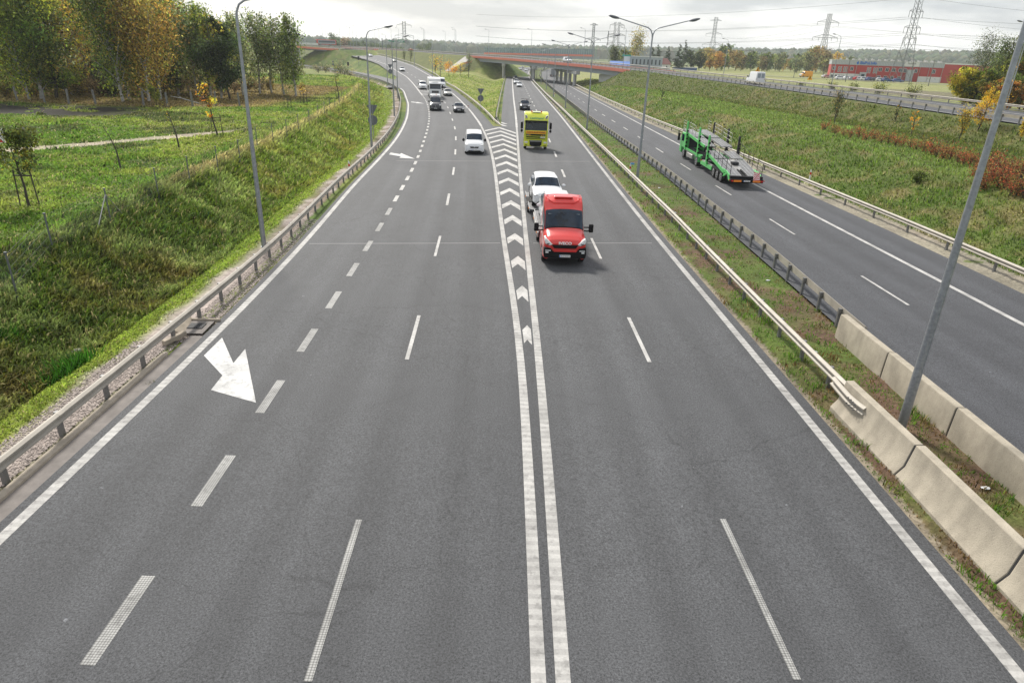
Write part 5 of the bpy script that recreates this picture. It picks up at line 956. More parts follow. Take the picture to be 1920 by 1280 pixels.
# cab-over lorries
def cab_truck(name, label, paint_, W=1.25, H_=3.7, yellow=False, cat='truck', open_=False):
    r = empty(name, (0, 0, 0), 0, label, cat); P_ = MT[paint_]
    f0 = 1.95    # windscreen foot
    m = MB(); m.prism([(.06, .32), (0, .55), (0, 1.9)] + ([(.004, 1.95), (1.3, 1.95), (1.3, 2.78)] if open_ else []) + [(.12, 2.82), (.30, H_ - .30), (.72, H_), (2.2, H_), (2.25, .95), (1.7, .95), (1.7, .5)], 'x', -W, W)
    m.build('cab', P_, r, bevel=.10, seg=3, angle=40)
    m = MB(); m.hexa([(-W * .93, -.012, f0), (W * .93, -.012, f0), (W * .93, .05, f0), (-W * .93, .05, f0), (-W * .90, .10, 2.80), (W * .90, .10, 2.80), (W * .90, .17, 2.80), (-W * .90, .17, 2.80)]); ws = m.build('windscreen', MT['clearglass' if open_ else 'glass'], r, bevel=.015)
    m = MB(); m.hexa([(-W * .95, -.02, 2.74), (W * .95, -.02, 2.74), (W * .95, .16, 2.74), (-W * .95, .16, 2.74), (-W * .93, .0, 2.94), (W * .93, .0, 2.94), (W * .93, .2, 2.94), (-W * .93, .2, 2.94)]); m.build('sun_visor', MT['black'], r, bevel=.02)
    for s in (-1, 1):
        m = MB(); m.box(s * (W + .004), s * (W + .012), .35, 1.35, 1.85, 2.65); m.build('side_window', MT['glass'], r)
        m = MB(); m.box(s * (W + .25) - .13, s * (W + .25) + .13, .0, .12, 2.10, 2.75); m.box(s * (W + .25) - .12, s * (W + .25) + .12, .0, .12, 1.78, 2.04); mi_ = m.build('wing_mirror', MT['black'], r, bevel=.05)
        m = MB(); m.path([(s * W, .25, 2.80), (s * (W + .25), .06, 2.80), (s * (W + .27), .06, 1.7), (s * W, .2, 1.7)], .022, 6); m.build('mirror_arm', MT['black'], r)
        for y in (1.15,): wheel(r, s * (W - .17), y, .50, .30)
        for y in (4.6,): wheel(r, s * (W - .30), y, .50, .55)
        m = MB(); m.box(s * W * .80 - .16, s * W * .80 + .16, -.02, .04, .66, .84); m.build('headlight', MT['headlight'], r, bevel=.03)
        m = MB(); m.box(s * W * .78 - .12, s * W * .78 + .12, -.012, .05, .42, .48); m.build('fog_lamp', MT['black'], r, bevel=.01)
    m = MB(); m.box(-.38, .38, 2.0, 6.4, .7, .98); m.build('chassis', MT['darksteel'], r)
    return r, ws
def lime():
    r, ws = cab_truck('lime_truck', 'lime yellow lorry cab with a script name above and an amber board below its windscreen', 'lime', open_=True)
    m = MB(); m.box(-1.24, 1.24, 1.24, 1.29, 1.96, 2.77).box(-1.24, 1.24, .12, 1.24, 1.955, 1.985).box(-1.24, 1.24, .2, 1.24, 2.72, 2.77).box(-1.245, -1.19, .14, 1.24, 1.98, 2.75).box(1.19, 1.245, .14, 1.24, 1.98, 2.75); m.build('interior', MT['black'], r)
    m = MB(); m.path([(-.62 + .22 * math.cos(t), .42 + .05 * math.sin(t), 2.06 + .17 * math.sin(t)) for t in np.linspace(0, 2 * math.pi, 17)], .018, 5); m.build('steering_wheel', MT['black'], r)
    for s in (-1, 1): m = MB(); m.hexa([(s * 1.17, .0, 1.93), (s * 1.25, .0, 1.93), (s * 1.25, .2, 1.93), (s * 1.17, .2, 1.93), (s * 1.15, .10, 2.82), (s * 1.25, .10, 2.82), (s * 1.25, .3, 2.82), (s * 1.15, .3, 2.82)]); m.build('pillar', MT['lime'], r)
    m = MB(); m.hexa([(-1.05, -.03, 1.62), (1.05, -.03, 1.62), (1.05, .05, 1.62), (-1.05, .05, 1.62), (-1.05, -.03, 1.90), (1.05, -.03, 1.90), (1.05, .05, 1.90), (-1.05, .05, 1.90)]); b = m.build('amber_board', MT['amber'], r, bevel=.01)
    text('CONVOI EXCEPTIONNEL', .17, b, (0, -.034, 1.755), FR, MT['black'], 'lettering', .003, bold=.003, sx=1.0)
    m = MB(); m.box(-1.0, 1.0, -.02, .05, 1.42, 1.58).box(-1.0, 1.0, -.02, .05, 1.22, 1.34).box(-1.0, 1.0, -.02, .05, 1.08, 1.15); m.build('grille', MT['black'], r, bevel=.02)
    m = MB(); m.prism([(-.66, .98), (.66, .98), (.62, .50), (.45, .36), (-.45, .36), (-.62, .50)], 'y', -.03, .05); m.build('lower_grille', MT['black'], r, bevel=.03)
    m = MB(); m.box(-.6, .6, -.045, -.02, .84, .94); m.build('grille_slat', MT['silver'], r)
    for s in (-1, 1):
        m = MB(); m.ellipsoid((s * .62, -.03, 1.46), .06, .03, .05); m.build('position_lamp', MT['orange'], r)
        m = MB(); m.box(s * .50 - .07, s * .50 + .07, .58, .72, 3.70, 3.86); m.build('beacon', MT['taillight'], r, bevel=.04)
        m = MB(); m.prism([(s * .98, 3.42), (s * 1.18, 3.50), (s * 1.18, 3.22), (s * 1.06, 3.10), (s * .92, 3.20)], 'y', .06, .22); q = m.build('roof_spotlight', MT['signwhite'], r, bevel=.03)
        for dz, dx in ((3.36, 1.11), (3.24, 1.04)): m = MB(); m.ellipsoid((s * dx, .05, dz), .055, .03, .06); m.build('spot_lens', MT['glass'], q)
    m = MB(); m.box(-.42, .42, .55, .75, 3.70, 3.76); m.build('beacon_bar', MT['signwhite'], r, bevel=.02)
    text('Lenhmand', .34, r, (0, .155, 3.17), (R(80), 0, 0), MT['greensign_t'], 'lettering', .004, shear=.5, bold=.004)
    text('DAF', .13, r, (-.80, -.026, 1.50), FR, MT['plate'], 'lettering', .003); text('105', .11, r, (.82, -.026, 1.50), FR, MT['plate'], 'lettering', .003)
    plate(r, -.03, 1.28, 'BH 4816', x=.72)
    # driver behind the glass: clear pane so that he shows
    m = MB(); m.box(-1.2, 1.2, .5, 2.0, 1.0, 1.6); m.build('dashboard', MT['black'], r)
    return r
def driver():
    r = bpy.data.meshes.new('person'); V = [(0, 0, 0), (0, .02, .22), (0, .02, .42), (0, .0, .52), (0, -.02, .64), (-.20, .02, .40), (-.27, -.12, .22), (-.15, -.36, .24), (.20, .02, .40), (.27, -.12, .22), (.15, -.36, .24), (0, -.01, .72)]
    r.from_pydata(V, [(0, 1), (1, 2), (2, 3), (3, 4), (2, 5), (5, 6), (6, 7), (2, 8), (8, 9), (9, 10), (4, 11)], [])
    o = link('person', r); sk = o.modifiers.new('skin', 'SKIN'); rad_ = [.17, .17, .14, .055, .085, .075, .055, .04, .075, .055, .04, .07]
    ly = r.skin_vertices[0] if len(r.skin_vertices) else None
    if ly is None:
        import bmesh
        bm = bmesh.new(); bm.from_mesh(r); bm.verts.layers.skin.verify(); bm.to_mesh(r); bm.free(); ly = r.skin_vertices[0]
    for i, q in enumerate(rad_): ly.data[i].radius = (q, q * .75)
    ly.data[0].use_root = True; ss_ = o.modifiers.new('sub', 'SUBSURF'); ss_.levels = 2; ss_.render_levels = 2
    r.materials.append(MT['shirt']); tag(o, 'driver in a pale shirt sitting at the wheel of the lime truck', 'person')
    m = MB(); m.ellipsoid((0, -.02, .67), .082, .098, .12, 12, 9); m.ellipsoid((0, -.12, .66), .016, .02, .022, 6, 5); m.build('head', MT['skin'], o); m = MB(); m.ellipsoid((0, .01, .72), .088, .10, .09, 10, 7); m.build('hair', MT['bark'], o)
    for s in (-1, 1): m = MB(); m.ellipsoid((s * .15, -.40, .24), .035, .05, .03, 8, 6); m.build('hand', MT['skin'], o)
    return o
x, y, z = at(1003.5, 281, zr); hd_ = math.atan2(-(hx(y + 6) - hx(y)), 6); put(lime(), x, y, z, hd_); put(driver(), x - .62 * math.cos(hd_) - .78 * math.sin(hd_), y + .78, z + 1.88, hd_)
def lorry():
    r, ws = cab_truck('white_lorry', 'white box lorry following the dark van down the left carriageway', 'white', H_=3.35, cat='lorry')
    m = MB(); m.box(-1.28, 1.28, 2.4, 10.5, 1.0, 3.95); m.build('cargo_box', MT['tarp'], r, bevel=.04)
    m = MB(); m.box(-.72, .72, -.02, .05, 1.15, 1.62); g = m.build('grille', MT['black'], r, bevel=.04)
    for k in range(3): m = MB(); m.box(-.5, .5, -.03, -.018, 1.24 + k * .12, 1.28 + k * .12); m.build('grille_bar', MT['chrome'], g)
    m = MB(); m.box(-.6, .6, .5, .75, 3.38, 3.52); m.build('roof_spoiler', MT['white'], r, bevel=.04)
    m = MB(); m.box(-.55, .55, -.02, .04, .38, .56); m.build('lower_grille', MT['silver'], r, bevel=.02)
    for s in (-1, 1): m = MB(); m.box(s * 1.22 - .03, s * 1.22 + .03, 2.6, 8.5, .55, .95); m.build('side_skirt', MT['silver'], r); wheel(r, s * .98, 8.6, .50, .55)
    plate(r, -.03, .62, 'WPR 8')
    return r
hA = lambda y: float(xD2(y)) - 1.9
x, y, z, h = on_road(815, 187, zA, 0, hA); put(lorry(), x - .1, y + 2.2, z, h)

# carriage of cars: (kind, name, label, paint, px, py of front wheels, level, lane, ...)
bv = car('bigvan', 'dark_van', 'dark panel van with pale roof driving just ahead of the white lorry', 'dark', 'van', plt='WE 6072')
m = MB(); m.box(-.86, .86, -.3, 2.7, 2.48, 2.60); m.build('roof_panel', MT['white'], bv, bevel=.05); m = MB(); m.tube((.15, -.2, 2.6), (.15, -.2, 2.74), .07, n=8); m.build('beacon', MT['orange'], bv)
x, y, z, h = on_road(817, 208.5, zA, 5.7, hA); put(bv, x, y, z, h); bv.scale = (1, 1, .94)
v = car('van', 'white_van', 'white passenger van with black grille beside the chevron markings', 'white', 'van', plt='WWL 20AT'); x, y, z, h = on_road(889.5, 290, zA, 4.75, lambda y: float(xD2(y)) + 1.6); put(v, x, y, z, h)
s1 = car('hatch', 'dark_hatchback', 'dark blue hatchback with bright headlights, in the lane right of the dark van', 'dark', plt='WI 3328'); x, y, z, h = on_road(861, 212, zA, 4.25, lambda y: float(xD2(y)) + 1.6); put(s1, x, y, z, h)
s2 = car('sedan', 'grey_saloon', 'grey saloon near the right edge line, next to the white lorry', 'silver', plt='WA 771'); x, y, z, h = on_road(841, 181, zA, 4.55, lambda y: float(xD2(y)) + 1.6); put(s2, x, y, z, h)
b1 = car('bigvan', 'white_van', 'white van half hidden behind the right side of the white lorry', 'white', 'van'); x, y, z, h = on_road(829, 165.5, zA, 5.7, lambda y: float(xD2(y)) + 1.6); put(b1, x, y, z, h)
b2 = car('van', 'white_van', 'white van half hidden behind the left side of the white lorry', 'white', 'van'); x, y, z, h = on_road(798, 168.5, zA, 4.75, hA); put(b2, x - .6, y, z, h)
AC = [('sedan', 'white saloon going uphill on the rising carriageway, nearest of the three far cars', 'white', 755, 134.5, 0), ('hatch', 'dark and white hatchback on the rising carriageway by the lamp posts', 'silver', 741, 117.2, .5), ('hatch', 'small white hatchback highest on the rising carriageway', 'white', 696, 107, 0)]
for k, lb, pt_, px, py, _ in AC:
    c = car(k, 'car', lb, pt_, group='cars on the rising carriageway'); x, y, z, h = on_road(px, py, zA, 4.4, lambda y: float(xD2(y))); put(c, x, y, z, h)
BC = [('suv', 'SUV', 'dark SUV with roof bars right behind the lime yellow truck', 'dark', 984, 207.5), ('hatch', 'car', 'white car with dark number plate area, first behind the dark SUV', 'white', 974, 164, ), ('suv', 'car', 'white SUV closely following the white car before the overpass', 'white', 968, 158.5), ('hatch', 'car', 'dark hatchback in the overpass shadow', 'dark', 966.5, 149.5), ('bigvan', 'van', 'black box van under the overpass', 'dark', 969, 139.5), ('suv', 'car', 'white SUV in the left lane beyond the overpass', 'white', 975, 131.5), ('hatch', 'car', 'silver hatchback behind the white SUV beyond the overpass', 'silver', 979, 128.5), ('hatch', 'car', 'white hatchback in the right lane beyond the overpass', 'white', 986, 133.2)]
for k, ct, lb, pt_, px, py in BC:
    c = car(k, 'suv' if ct == 'SUV' else ct, lb, pt_, ct, plt='W 204' if py > 200 else None, group=None if py > 200 else 'distant traffic before and beyond the overpass')
    x, y, z, h = on_road(px, py, zr, 4.4, lambda y: float(xBR(y)) - 5.5); put(c, x, y, z, h)
    if ct == 'SUV':
        m = MB(); [m.tube((s * .62, -.4, 1.76), (s * .62, 1.5, 1.74), .025, n=6) for s in (-1, 1)]; [m.tube((-.7, yy, 1.79), (.7, yy, 1.79), .025, n=6) for yy in (-.1, .9)]; m.build('roof_bars', MT['black'], c)
# lorry on the far carriageway, seen from behind
def tarp_lorry():
    r = empty('tarp_lorry', (0, 0, 0), 0, 'grey tarpaulin lorry driving away under the overpass', 'lorry'); m = MB(); m.box(-1.27, 1.27, 0, 12.5, 1.0, 3.95); m.build('cargo_box', MT['greybox'], r, bevel=.05)
    m = MB(); m.box(-1.29, 1.29, -.03, 0, 3.75, 3.98).box(-1.29, -1.17, -.03, 0, 1, 3.75).box(1.17, 1.29, -.03, 0, 1, 3.75); m.build('rear_frame', MT['tarp'], r)
    m = MB(); m.box(-1.2, 1.2, -.02, .1, .55, .9); m.build('rear_bumper', MT['darksteel'], r)
    for s in (-1, 1):
        m = MB(); m.box(s * 1.0 - .15, s * 1.0 + .15, -.04, -.015, .66, .8); m.build('tail_light', MT['taillight'], r)
        for y in (1.6, 2.9, 4.2, 12.0): wheel(r, s * 1.0, y, .5, .4)
    m = MB(); m.box(-1.22, 1.22, 12.8, 14.9, .8, 3.6); m.build('cab', MT['white'], r, bevel=.1)
    return r
x, y, z = at(1037, 144.5, zr); put(tarp_lorry(), x, y, z, R(0))
c = car('hatch', 'car', 'small dark car far ahead of the grey lorry on the far carriageway', 'dark', group='distant traffic before and beyond the overpass'); x, y, z = at(1021, 130, zr); put(c, x, y + 2, z, math.pi)
# vehicles on road D
def dveh(o, px, py, Y, off, flip): p = atY(px, py, Y); i = int(np.argmin(np.hypot(DNs[:, 0] - p[0], DNs[:, 1] - p[1]))); q = dpt(i, off, .01); t = DNs[min(i + 1, nD)] - DNs[max(i - 1, 0)]; put(o, *q, math.atan2(-t[0], t[1]) + (math.pi if flip else 0)); return o
wv = car('bigvan', 'panel_van', 'white panel van on the embankment road seen from behind', 'white', 'van', rear=True)
p = atY(1396, 152, 162); i = int(np.argmin(np.hypot(DNs[:, 0] - p[0], DNs[:, 1] - p[1]))); dveh(wv, 1396, 158, 151, 3.6, True)
m = MB(); m.box(-.72, -.08, 2.862, 2.875, 1.35, 2.2).box(.08, .72, 2.862, 2.875, 1.35, 2.2); m.build('rear_window', MT['wallgrey'], wv)
bvn = car('van', 'minibus', 'white van crossing on the overpass deck', 'white', 'van'); dveh(bvn, 1056, 112, 270, 5, False)
rc = car('hatch', 'red_car', 'red car on the embankment road left of the overpass', 'busred'); dveh(rc, 761, 96, 425, 4, True)
bl = car('sedan', 'dark_car', 'dark car standing on the small overpass at the far left', 'dark'); p = EN[max(2, _i1 - 6)]; put(bl, p[0], p[1], p[2] + .02, R(90))
def bus():
    r = empty('bus', (0, 0, 0), 0, 'red and grey city bus at the far left junction', 'bus'); m = MB(); m.box(-1.25, 1.25, 0, 11.5, .35, 3.1); m.build('body', MT['busred'], r, bevel=.12)
    m = MB(); m.box(-1.262, 1.262, .8, 11.0, .75, 2.75); m.build('side_panel', MT['wallgrey'], r)
    m = MB(); m.box(-1.27, 1.27, 1.2, 10.8, 1.45, 2.45); m.build('side_window', MT['window'], r); m = MB(); m.box(-1.1, 1.1, -.02, .05, 1.2, 2.6); m.build('windscreen', MT['window'], r)
    for s in (-1, 1):
        for y in (2.3, 8.2): wheel(r, s * 1.1, y, .48, .3)
    return r
p = atY(606, 85.2, 425); put(bus(), p[0] - 4, p[1], p[2], R(-62))
yv = car('bigvan', 'yellow_van', 'yellow van with white front parked left of the red warehouse', 'yellowvan', 'van', group=None)
p = at(1510, 145, lambda t: 0 * t + 3.2); put(yv, p[0], p[1], 3.2, R(-75)); m = MB(); m.box(-.9, .9, -2.95, -1.9, .5, 1.3); m.build('bonnet', MT['white'], yv, bevel=.1)
PC = [(1548, 'white'), (1590, 'white'), (1600, 'silver'), (1607, 'red'), (1613, 'white'), (1621, 'white'), (1631, 'blue'), (1641, 'dark'), (1651, 'white'), (1662, 'blue'), (1684, 'blue'), (1575, 'white')]
cars_ = {}
for k, (px, cn) in enumerate(PC):
    X = atY(px, 150, 292 - k * 2)[0]; o = cars_.get(cn)
    lb = ['white car parked left of the warehouse beside the yellow van', 'white parked car under the warehouse drain pipe', 'silver parked car left of the warehouse porch', 'red car parked in front of the warehouse porch', 'white car parked just right of the warehouse porch', 'second white car right of the warehouse porch', 'blue car parked under the warehouse middle windows', 'dark car parked under the warehouse middle windows', 'white car parked near the foot of the pylon', 'blue car parked at the foot of the pylon', 'blue car parked alone right of the pylon', 'white car parked at the left end of the warehouse'][k]
    if o is None: o = car('hatch', 'parked_car', lb, cn, group='cars parked in front of the warehouse'); cars_[cn] = o
    else: o = copy_tree(o); o['label'] = lb
    Yp = {0: 322}.get(k, 294 - (px - 1590) * .08); X = atY(px, 150, Yp)[0]; put(o, X, Yp, zl(X, Yp) + .03, R(80 if k % 3 else 100))
# ------------------------------------------------------------------ green car carrier, driving away (rear at y = 0, front at +y)
def carrier():
    r = empty('car_carrier', (0, 0, 0), 0, 'empty green car carrier lorry with grey ramps driving away in the far carriageway', 'car carrier')
    G = MT['green']; W = 1.25
    # cab
    m = MB(); m.prism([(15.3, .95), (15.3, 2.25), (15.6, 2.42), (17.1, 2.38), (17.6, 1.9), (17.7, .45), (16.9, .40), (16.9, .95)], 'x', -W, W); cab = m.build('cab', G, r, bevel=.08)
    m = MB(); m.box(-.9, .9, 15.26, 15.296, 1.1, 2.15); m.build('cab_rear_panel', MT['darksteel'], cab)
    for s in (-1, 1):
        m = MB(); m.box(s * (W + .003), s * (W + .012), 16.1, 17.1, 1.55, 2.2); m.build('side_window', MT['glass'], cab)
        m = MB(); m.box(s * (W + .24) - .12, s * (W + .24) + .12, 17.3, 17.42, 1.5, 2.2); m.build('wing_mirror', MT['black'], r, bevel=.04); m = MB(); m.path([(s * W, 17.2, 2.5), (s * (W + .24), 17.36, 2.5), (s * (W + .24), 17.36, 1.6), (s * W, 17.2, 1.6)], .02, 5); m.build('mirror_arm', MT['black'], r)
    # truck frame and lower deck
    m = MB(); m.box(-.5, .5, 9.0, 16.5, .55, .85).box(-1.15, 1.15, 9.1, 9.3, .55, .95); m.build('chassis', MT['darksteel'], r)
    for s in (-1, 1):
        m = MB(); m.box(s * 1.28 - .05, s * 1.28 + .05, 9.1, 15.2, .98, 1.14); m.build('side_rail', G, r)
        m = MB(); m.box(s * 1.22 - .04, s * 1.22 + .04, 11.6, 15.0, .86, .97); m.build('side_guard', MT['galv'], r)
        m = MB(); m.box(s * 1.15 - .15, s * 1.15 + .15, 12.2, 14.4, .40, .80); m.build('tank', MT['galv'], r, bevel=.05)
        m = MB(); x0 = s * .78
        for k in range(24): m.box(x0 - .30, x0 + .30, 9.3 + k * .24, 9.3 + k * .24 + .13, .93 + k * .008, .97 + k * .008)
        m.build('lower_ramp', MT['darksteel'] , r)
        wheel(r, s * 1.05, 10.5, .48, .5); wheel(r, s * 1.08, 15.9, .48, .3)
        m = MB(); n = 10; P1 = [(10.5 + .62 * math.cos(t), .48 + .62 * math.sin(t)) for t in np.linspace(0, math.pi, n)]; P2 = [(10.5 + .56 * math.cos(t), .48 + .56 * math.sin(t)) for t in np.linspace(0, math.pi, n)]
        m.prism(P1 + P2[::-1], 'x', s * .80, s * 1.30); m.build('mudguard', G, r)
        m = MB(); m.ellipsoid((s * 1.2, 9.06, .75), .10, .05, .10); m.build('tail_light', MT['taillight'], r)
    # posts
    for y, h in ((15.0, 3.55), (10.3, 3.45), (7.0, 3.15)):
        for s in (-1, 1):
            b = .9 if y > 8 else .75; m = MB(); m.hexa([(s * 1.32 - .07, y - .20, b), (s * 1.32 + .07, y - .20, b), (s * 1.32 + .07, y + .20, b), (s * 1.32 - .07, y + .20, b), (s * 1.32 - .06, y - .10 + .1, h), (s * 1.32 + .06, y - .10 + .1, h), (s * 1.32 + .06, y + .10 + .1, h), (s * 1.32 - .06, y + .10 + .1, h)])
            o = m.build('post', G if s < 0 else MT['darksteel'], r, bevel=.02); m = MB(); m.hexa([(s * 1.24 - .012, y - .16, b + .1), (s * 1.24 + .012, y - .16, b + .1), (s * 1.24 + .012, y + .16, b + .1), (s * 1.24 - .012, y + .16, b + .1), (s * 1.245 - .012, y + .02, h - .1), (s * 1.245 + .012, y + .02, h - .1), (s * 1.245 + .012, y + .18, h - .1), (s * 1.245 - .012, y + .18, h - .1)]); m.build('post_track', MT['black'], o)
            if s < 0 or y < 16:
                for k in range(5): m = MB(); m.box(s * 1.32 - .085, s * 1.32 + .085, y - .24, y - .16, b + .3 + k * .35, b + .45 + k * .35); m.build('post_tooth', MT['black'], o)
    def track(name, y0, z0, y1, z1, x0, x1, pitch, mt, kind='cross'):
        n = int(abs(y1 - y0) / pitch); m = MB()
        for k in range(n):
            t0, t1 = k / n, (k + .55) / n; ya, yb = y0 + (y1 - y0) * t0, y0 + (y1 - y0) * t1; za, zb_ = z0 + (z1 - z0) * t0, z0 + (z1 - z0) * t1
            m.hexa([(x0, ya, za - .05), (x1, ya, za - .05), (x1, yb, zb_ - .05), (x0, yb, zb_ - .05), (x0, ya, za), (x1, ya, za), (x1, yb, zb_), (x0, yb, zb_)])
        for x in np.linspace(x0, x1, 4): m.hexa([(x - .025, y0, z0 - .12), (x + .025, y0, z0 - .12), (x + .025, y1, z1 - .12), (x - .025, y1, z1 - .12), (x - .025, y0, z0 + .015), (x + .025, y0, z0 + .015), (x + .025, y1, z1 + .015), (x - .025, y1, z1 + .015)])
        return m.build(name, mt, r)
    for s in (-1, 1):
        a, b = sorted((s * .30, s * 1.17)); track('upper_ramp', 8.4, 2.12, 12.3, 2.36, a, b, .22, MT['steel']); track('upper_ramp', 12.45, 2.42, 17.3, 2.62, a, b, .22, MT['steel'])
        m = MB(); z = lambda y: 2.12 + (y - 8.6) * .055; m.hexa([(s * 1.22 - .05, 8.6, z(8.6) - .20), (s * 1.22 + .05, 8.6, z(8.6) - .20), (s * 1.22 + .05, 15.4, z(15.4) - .20), (s * 1.22 - .05, 15.4, z(15.4) - .20), (s * 1.22 - .05, 8.6, z(8.6) + .03), (s * 1.22 + .05, 8.6, z(8.6) + .03), (s * 1.22 + .05, 15.4, z(15.4) + .03), (s * 1.22 - .05, 15.4, z(15.4) + .03)]); m.build('upper_side_beam', G if s < 0 else MT['darksteel'], r)
        a, b = sorted((s * .28, s * 1.22)); track('trailer_ramp', .35, .86, 5.0, 1.50, a, b, .20, MT['steel']); track('trailer_ramp', 5.15, 1.56, 7.95, 1.80, a, b, .20, MT['steel'])
        m = MB(); m.hexa([(s * 1.25 - .05, 1.9, .80), (s * 1.25 + .05, 1.9, .80), (s * 1.25 + .05, 7.0, 1.48), (s * 1.25 - .05, 7.0, 1.48), (s * 1.25 - .05, 1.9, 1.06), (s * 1.25 + .05, 1.9, 1.06), (s * 1.25 + .05, 7.0, 1.70), (s * 1.25 - .05, 7.0, 1.70)]); m.build('slanted_beam', G, r)
        m = MB(); m.box(s * 1.27 - .04, s * 1.27 + .04, 5.4, 8.9, .50, .78); m.build('lower_side_plate', G, r); m = MB(); m.box(s * 1.0, s * 1.22, 5.6, 8.8, .78, .86); m.build('lower_ledge', MT['galv'], r)
        m = MB(); m.prism([(.2, .62), (.5, .95), (1.3, 1.12), (2.2, 1.16), (2.3, .98), (1.5, .92), (1.9, .8), (2.1, .55), (1.5, .75), (1.1, .95), (.7, .7), (.5, .5)], 'x', s * 1.24 - .05, s * 1.24 + .05); m.build('rear_fender', G, r)
        for y in (2.75, 3.85, 4.95): wheel(r, s * 1.06, y, .42, .36)
        # railings: thin posts with three ropes
        for y0, y1, zf0, zf1, nn in ((.4, 6.4, .88, 1.62, 5), (12.2, 14.6, 2.38, 2.5, 2), (9.0, 11.7, 2.16, 2.32, 2)):
            if s < 0 and y0 == 9.0: continue
            m = MB()
            for k in range(nn + 1): t = k / nn; y = y0 + (y1 - y0) * t; z_ = zf0 + (zf1 - zf0) * t; m.tube((s * 1.24, y, z_), (s * 1.24, y, z_ + 1.0), .022, n=5)
            for h in (.35, .68, 1.0): m.tube((s * 1.24, y0, zf0 + h), (s * 1.24, y1, zf1 + h), .016, n=5)
            m.build('railing', MT['black'] if y0 < 5 else MT['galv'], r)
        m = MB()
        for k in range(4): m.tube((s * 1.24, 16.0, 2.75 + k * .24), (s * 1.24, 16.9, 2.78 + k * .24), .018, n=5)
        m.tube((s * 1.24, 16.9, 2.5), (s * 1.24, 16.9, 3.55), .02, n=5); m.build('front_ladder', MT['galv'], r)
    m = MB(); m.box(-.45, .45, 1.0, 9.0, .60, .86).box(-1.2, 1.2, 2.5, 5.3, .72, .90).box(-1.1, 1.1, 7.0, 8.0, .8, 1.0); m.build('trailer_frame', MT['darksteel'], r)
    m = MB(); m.hexa([(-.26, 2.0, 1.06), (.26, 2.0, 1.06), (.26, 4.9, 1.45), (-.26, 4.9, 1.45), (-.26, 2.0, 1.10), (.26, 2.0, 1.10), (.26, 4.9, 1.49), (-.26, 4.9, 1.49)]); m.build('centre_plate', MT['galv'], r)
    for x in (-.14, .12): m = MB(); m.hexa([(x - .07, .9, .96), (x + .07, .9, .96), (x + .07, 2.2, 1.14), (x - .07, 2.2, 1.14), (x - .07, .9, .98), (x + .07, .9, .98), (x + .07, 2.2, 1.16), (x - .07, 2.2, 1.16)]); m.build('centre_slot', MT['black'], r)
    m = MB(); m.box(-.22, .3, 3.3, 3.9, 1.30, 1.50); m.build('winch', MT['darksteel'], r)
    # rear bar
    m = MB(); m.box(-1.28, 1.28, -.10, .12, .48, .74).box(-1.28, 1.28, .1, .5, .62, .92); rb = m.build('rear_bar', MT['black'], r, bevel=.02)
    for s in (-1, 1):
        m = MB(); m.box(s * .75 - .30, s * .75 + .30, -.125, -.10, .53, .68); m.build('amber_board', MT['orange'], rb)
        m = MB(); m.ellipsoid((s * 1.16, -.12, .60), .08, .03, .08); m.build('tail_light', MT['taillight'], rb); m = MB(); m.tube((s * 1.28, 0, .62), (s * 1.42, 0, .64), .035, n=6); m.build('outline_lamp', MT['taillight'], rb)
    plate(r, -.12, .61, 'LPU 1K02', x=-.02)
    e = MB(); e.box(-.25, .25, -.01, .01, -.30, .30); b = e.build('striped_board', MT['signwhite'], r); b.location = (.68, -.14, .98); b.rotation_euler = (R(-18), 0, 0)
    m = MB()
    for k in range(-3, 4):
        c = k * .17; pts = []
        for (u, v) in ((-.25, None), (.25, None)):
            pass
        quad = [(-.25, -.25 + c - .04), (.25, .25 + c - .04), (.25, .25 + c + .045), (-.25, -.25 + c + .045)]; quad = [(u, min(.30, max(-.30, v))) for u, v in quad]; m.add([(u, -.013, v) for u, v in quad], [(0, 1, 2, 3)])
    m.build('red_stripe', MT['signred'], b)
    m = MB(); m.box(-.4, .2, .3, .36, .80, .90); m.build('tail_light', MT['taillight'], r)
    return r
cc = carrier(); yb = 52.9; hd = math.atan2(-(float(xCD(yb + 14)) - float(xCD(yb))), 14); put(cc, float(xCD(yb)) + 2.0, yb, float(zr(yb)) + .005, hd - R(1.0)); cc.scale = (1, 1.05, 1.02)

# ------------------------------------------------------------------ signs and small street furniture
def sign_back(x, y, z, h, label, gap=0.0, size=1.0):
    r = empty('road_sign', (x, y, z), 0, label, 'road sign', 'road signs seen from behind'); m = MB(); m.tube((0, 0, -.3), (0, 0, h), .045, n=8); m.build('sign_post', MT['pole'], r)
    s = .55 * size; m = MB(); m.prism([(-s, h), (s, h), (0, h - 1.75 * s)], 'y', -.07, -.05); m.build('triangle_plate', MT['signback'], r, bevel=.01)
    c = h - 1.75 * s - s * .85; m = MB(); m.tube((0, -.07, c), (0, -.05, c), s * .86, n=24); m.build('round_plate', MT['signback'], r)
    m = MB(); m.box(-.02, .02, -.085, -.07, c - .35, h - .1); m.build('bracket', MT['pole'], r)
x, y = at(701, 262, -.4)[:2]; x, y = atY(701, 262, 79)[:2]; sign_back(x, y, zl(x, y), 3.6, 'grey backs of a triangular and a round sign beside the left lamp post', size=1.15)
x, y = atY(901, 205, 127)[:2]; sign_back(x, y, zl(x, y), 3.6, 'grey backs of a triangular and a round sign on the green island', size=1.15)
x, y = atY(732, 139, 235)[:2]; sign_back(x, y, zl(x, y), 4.6, 'dark backs of two signs by the loop road entry', size=1.5)
x, y = atY(624, 110, 370)[:2]; sign_back(x, y, zl(x, y), 3.0, 'small sign backs on the slope of the small overpass', size=1.2)
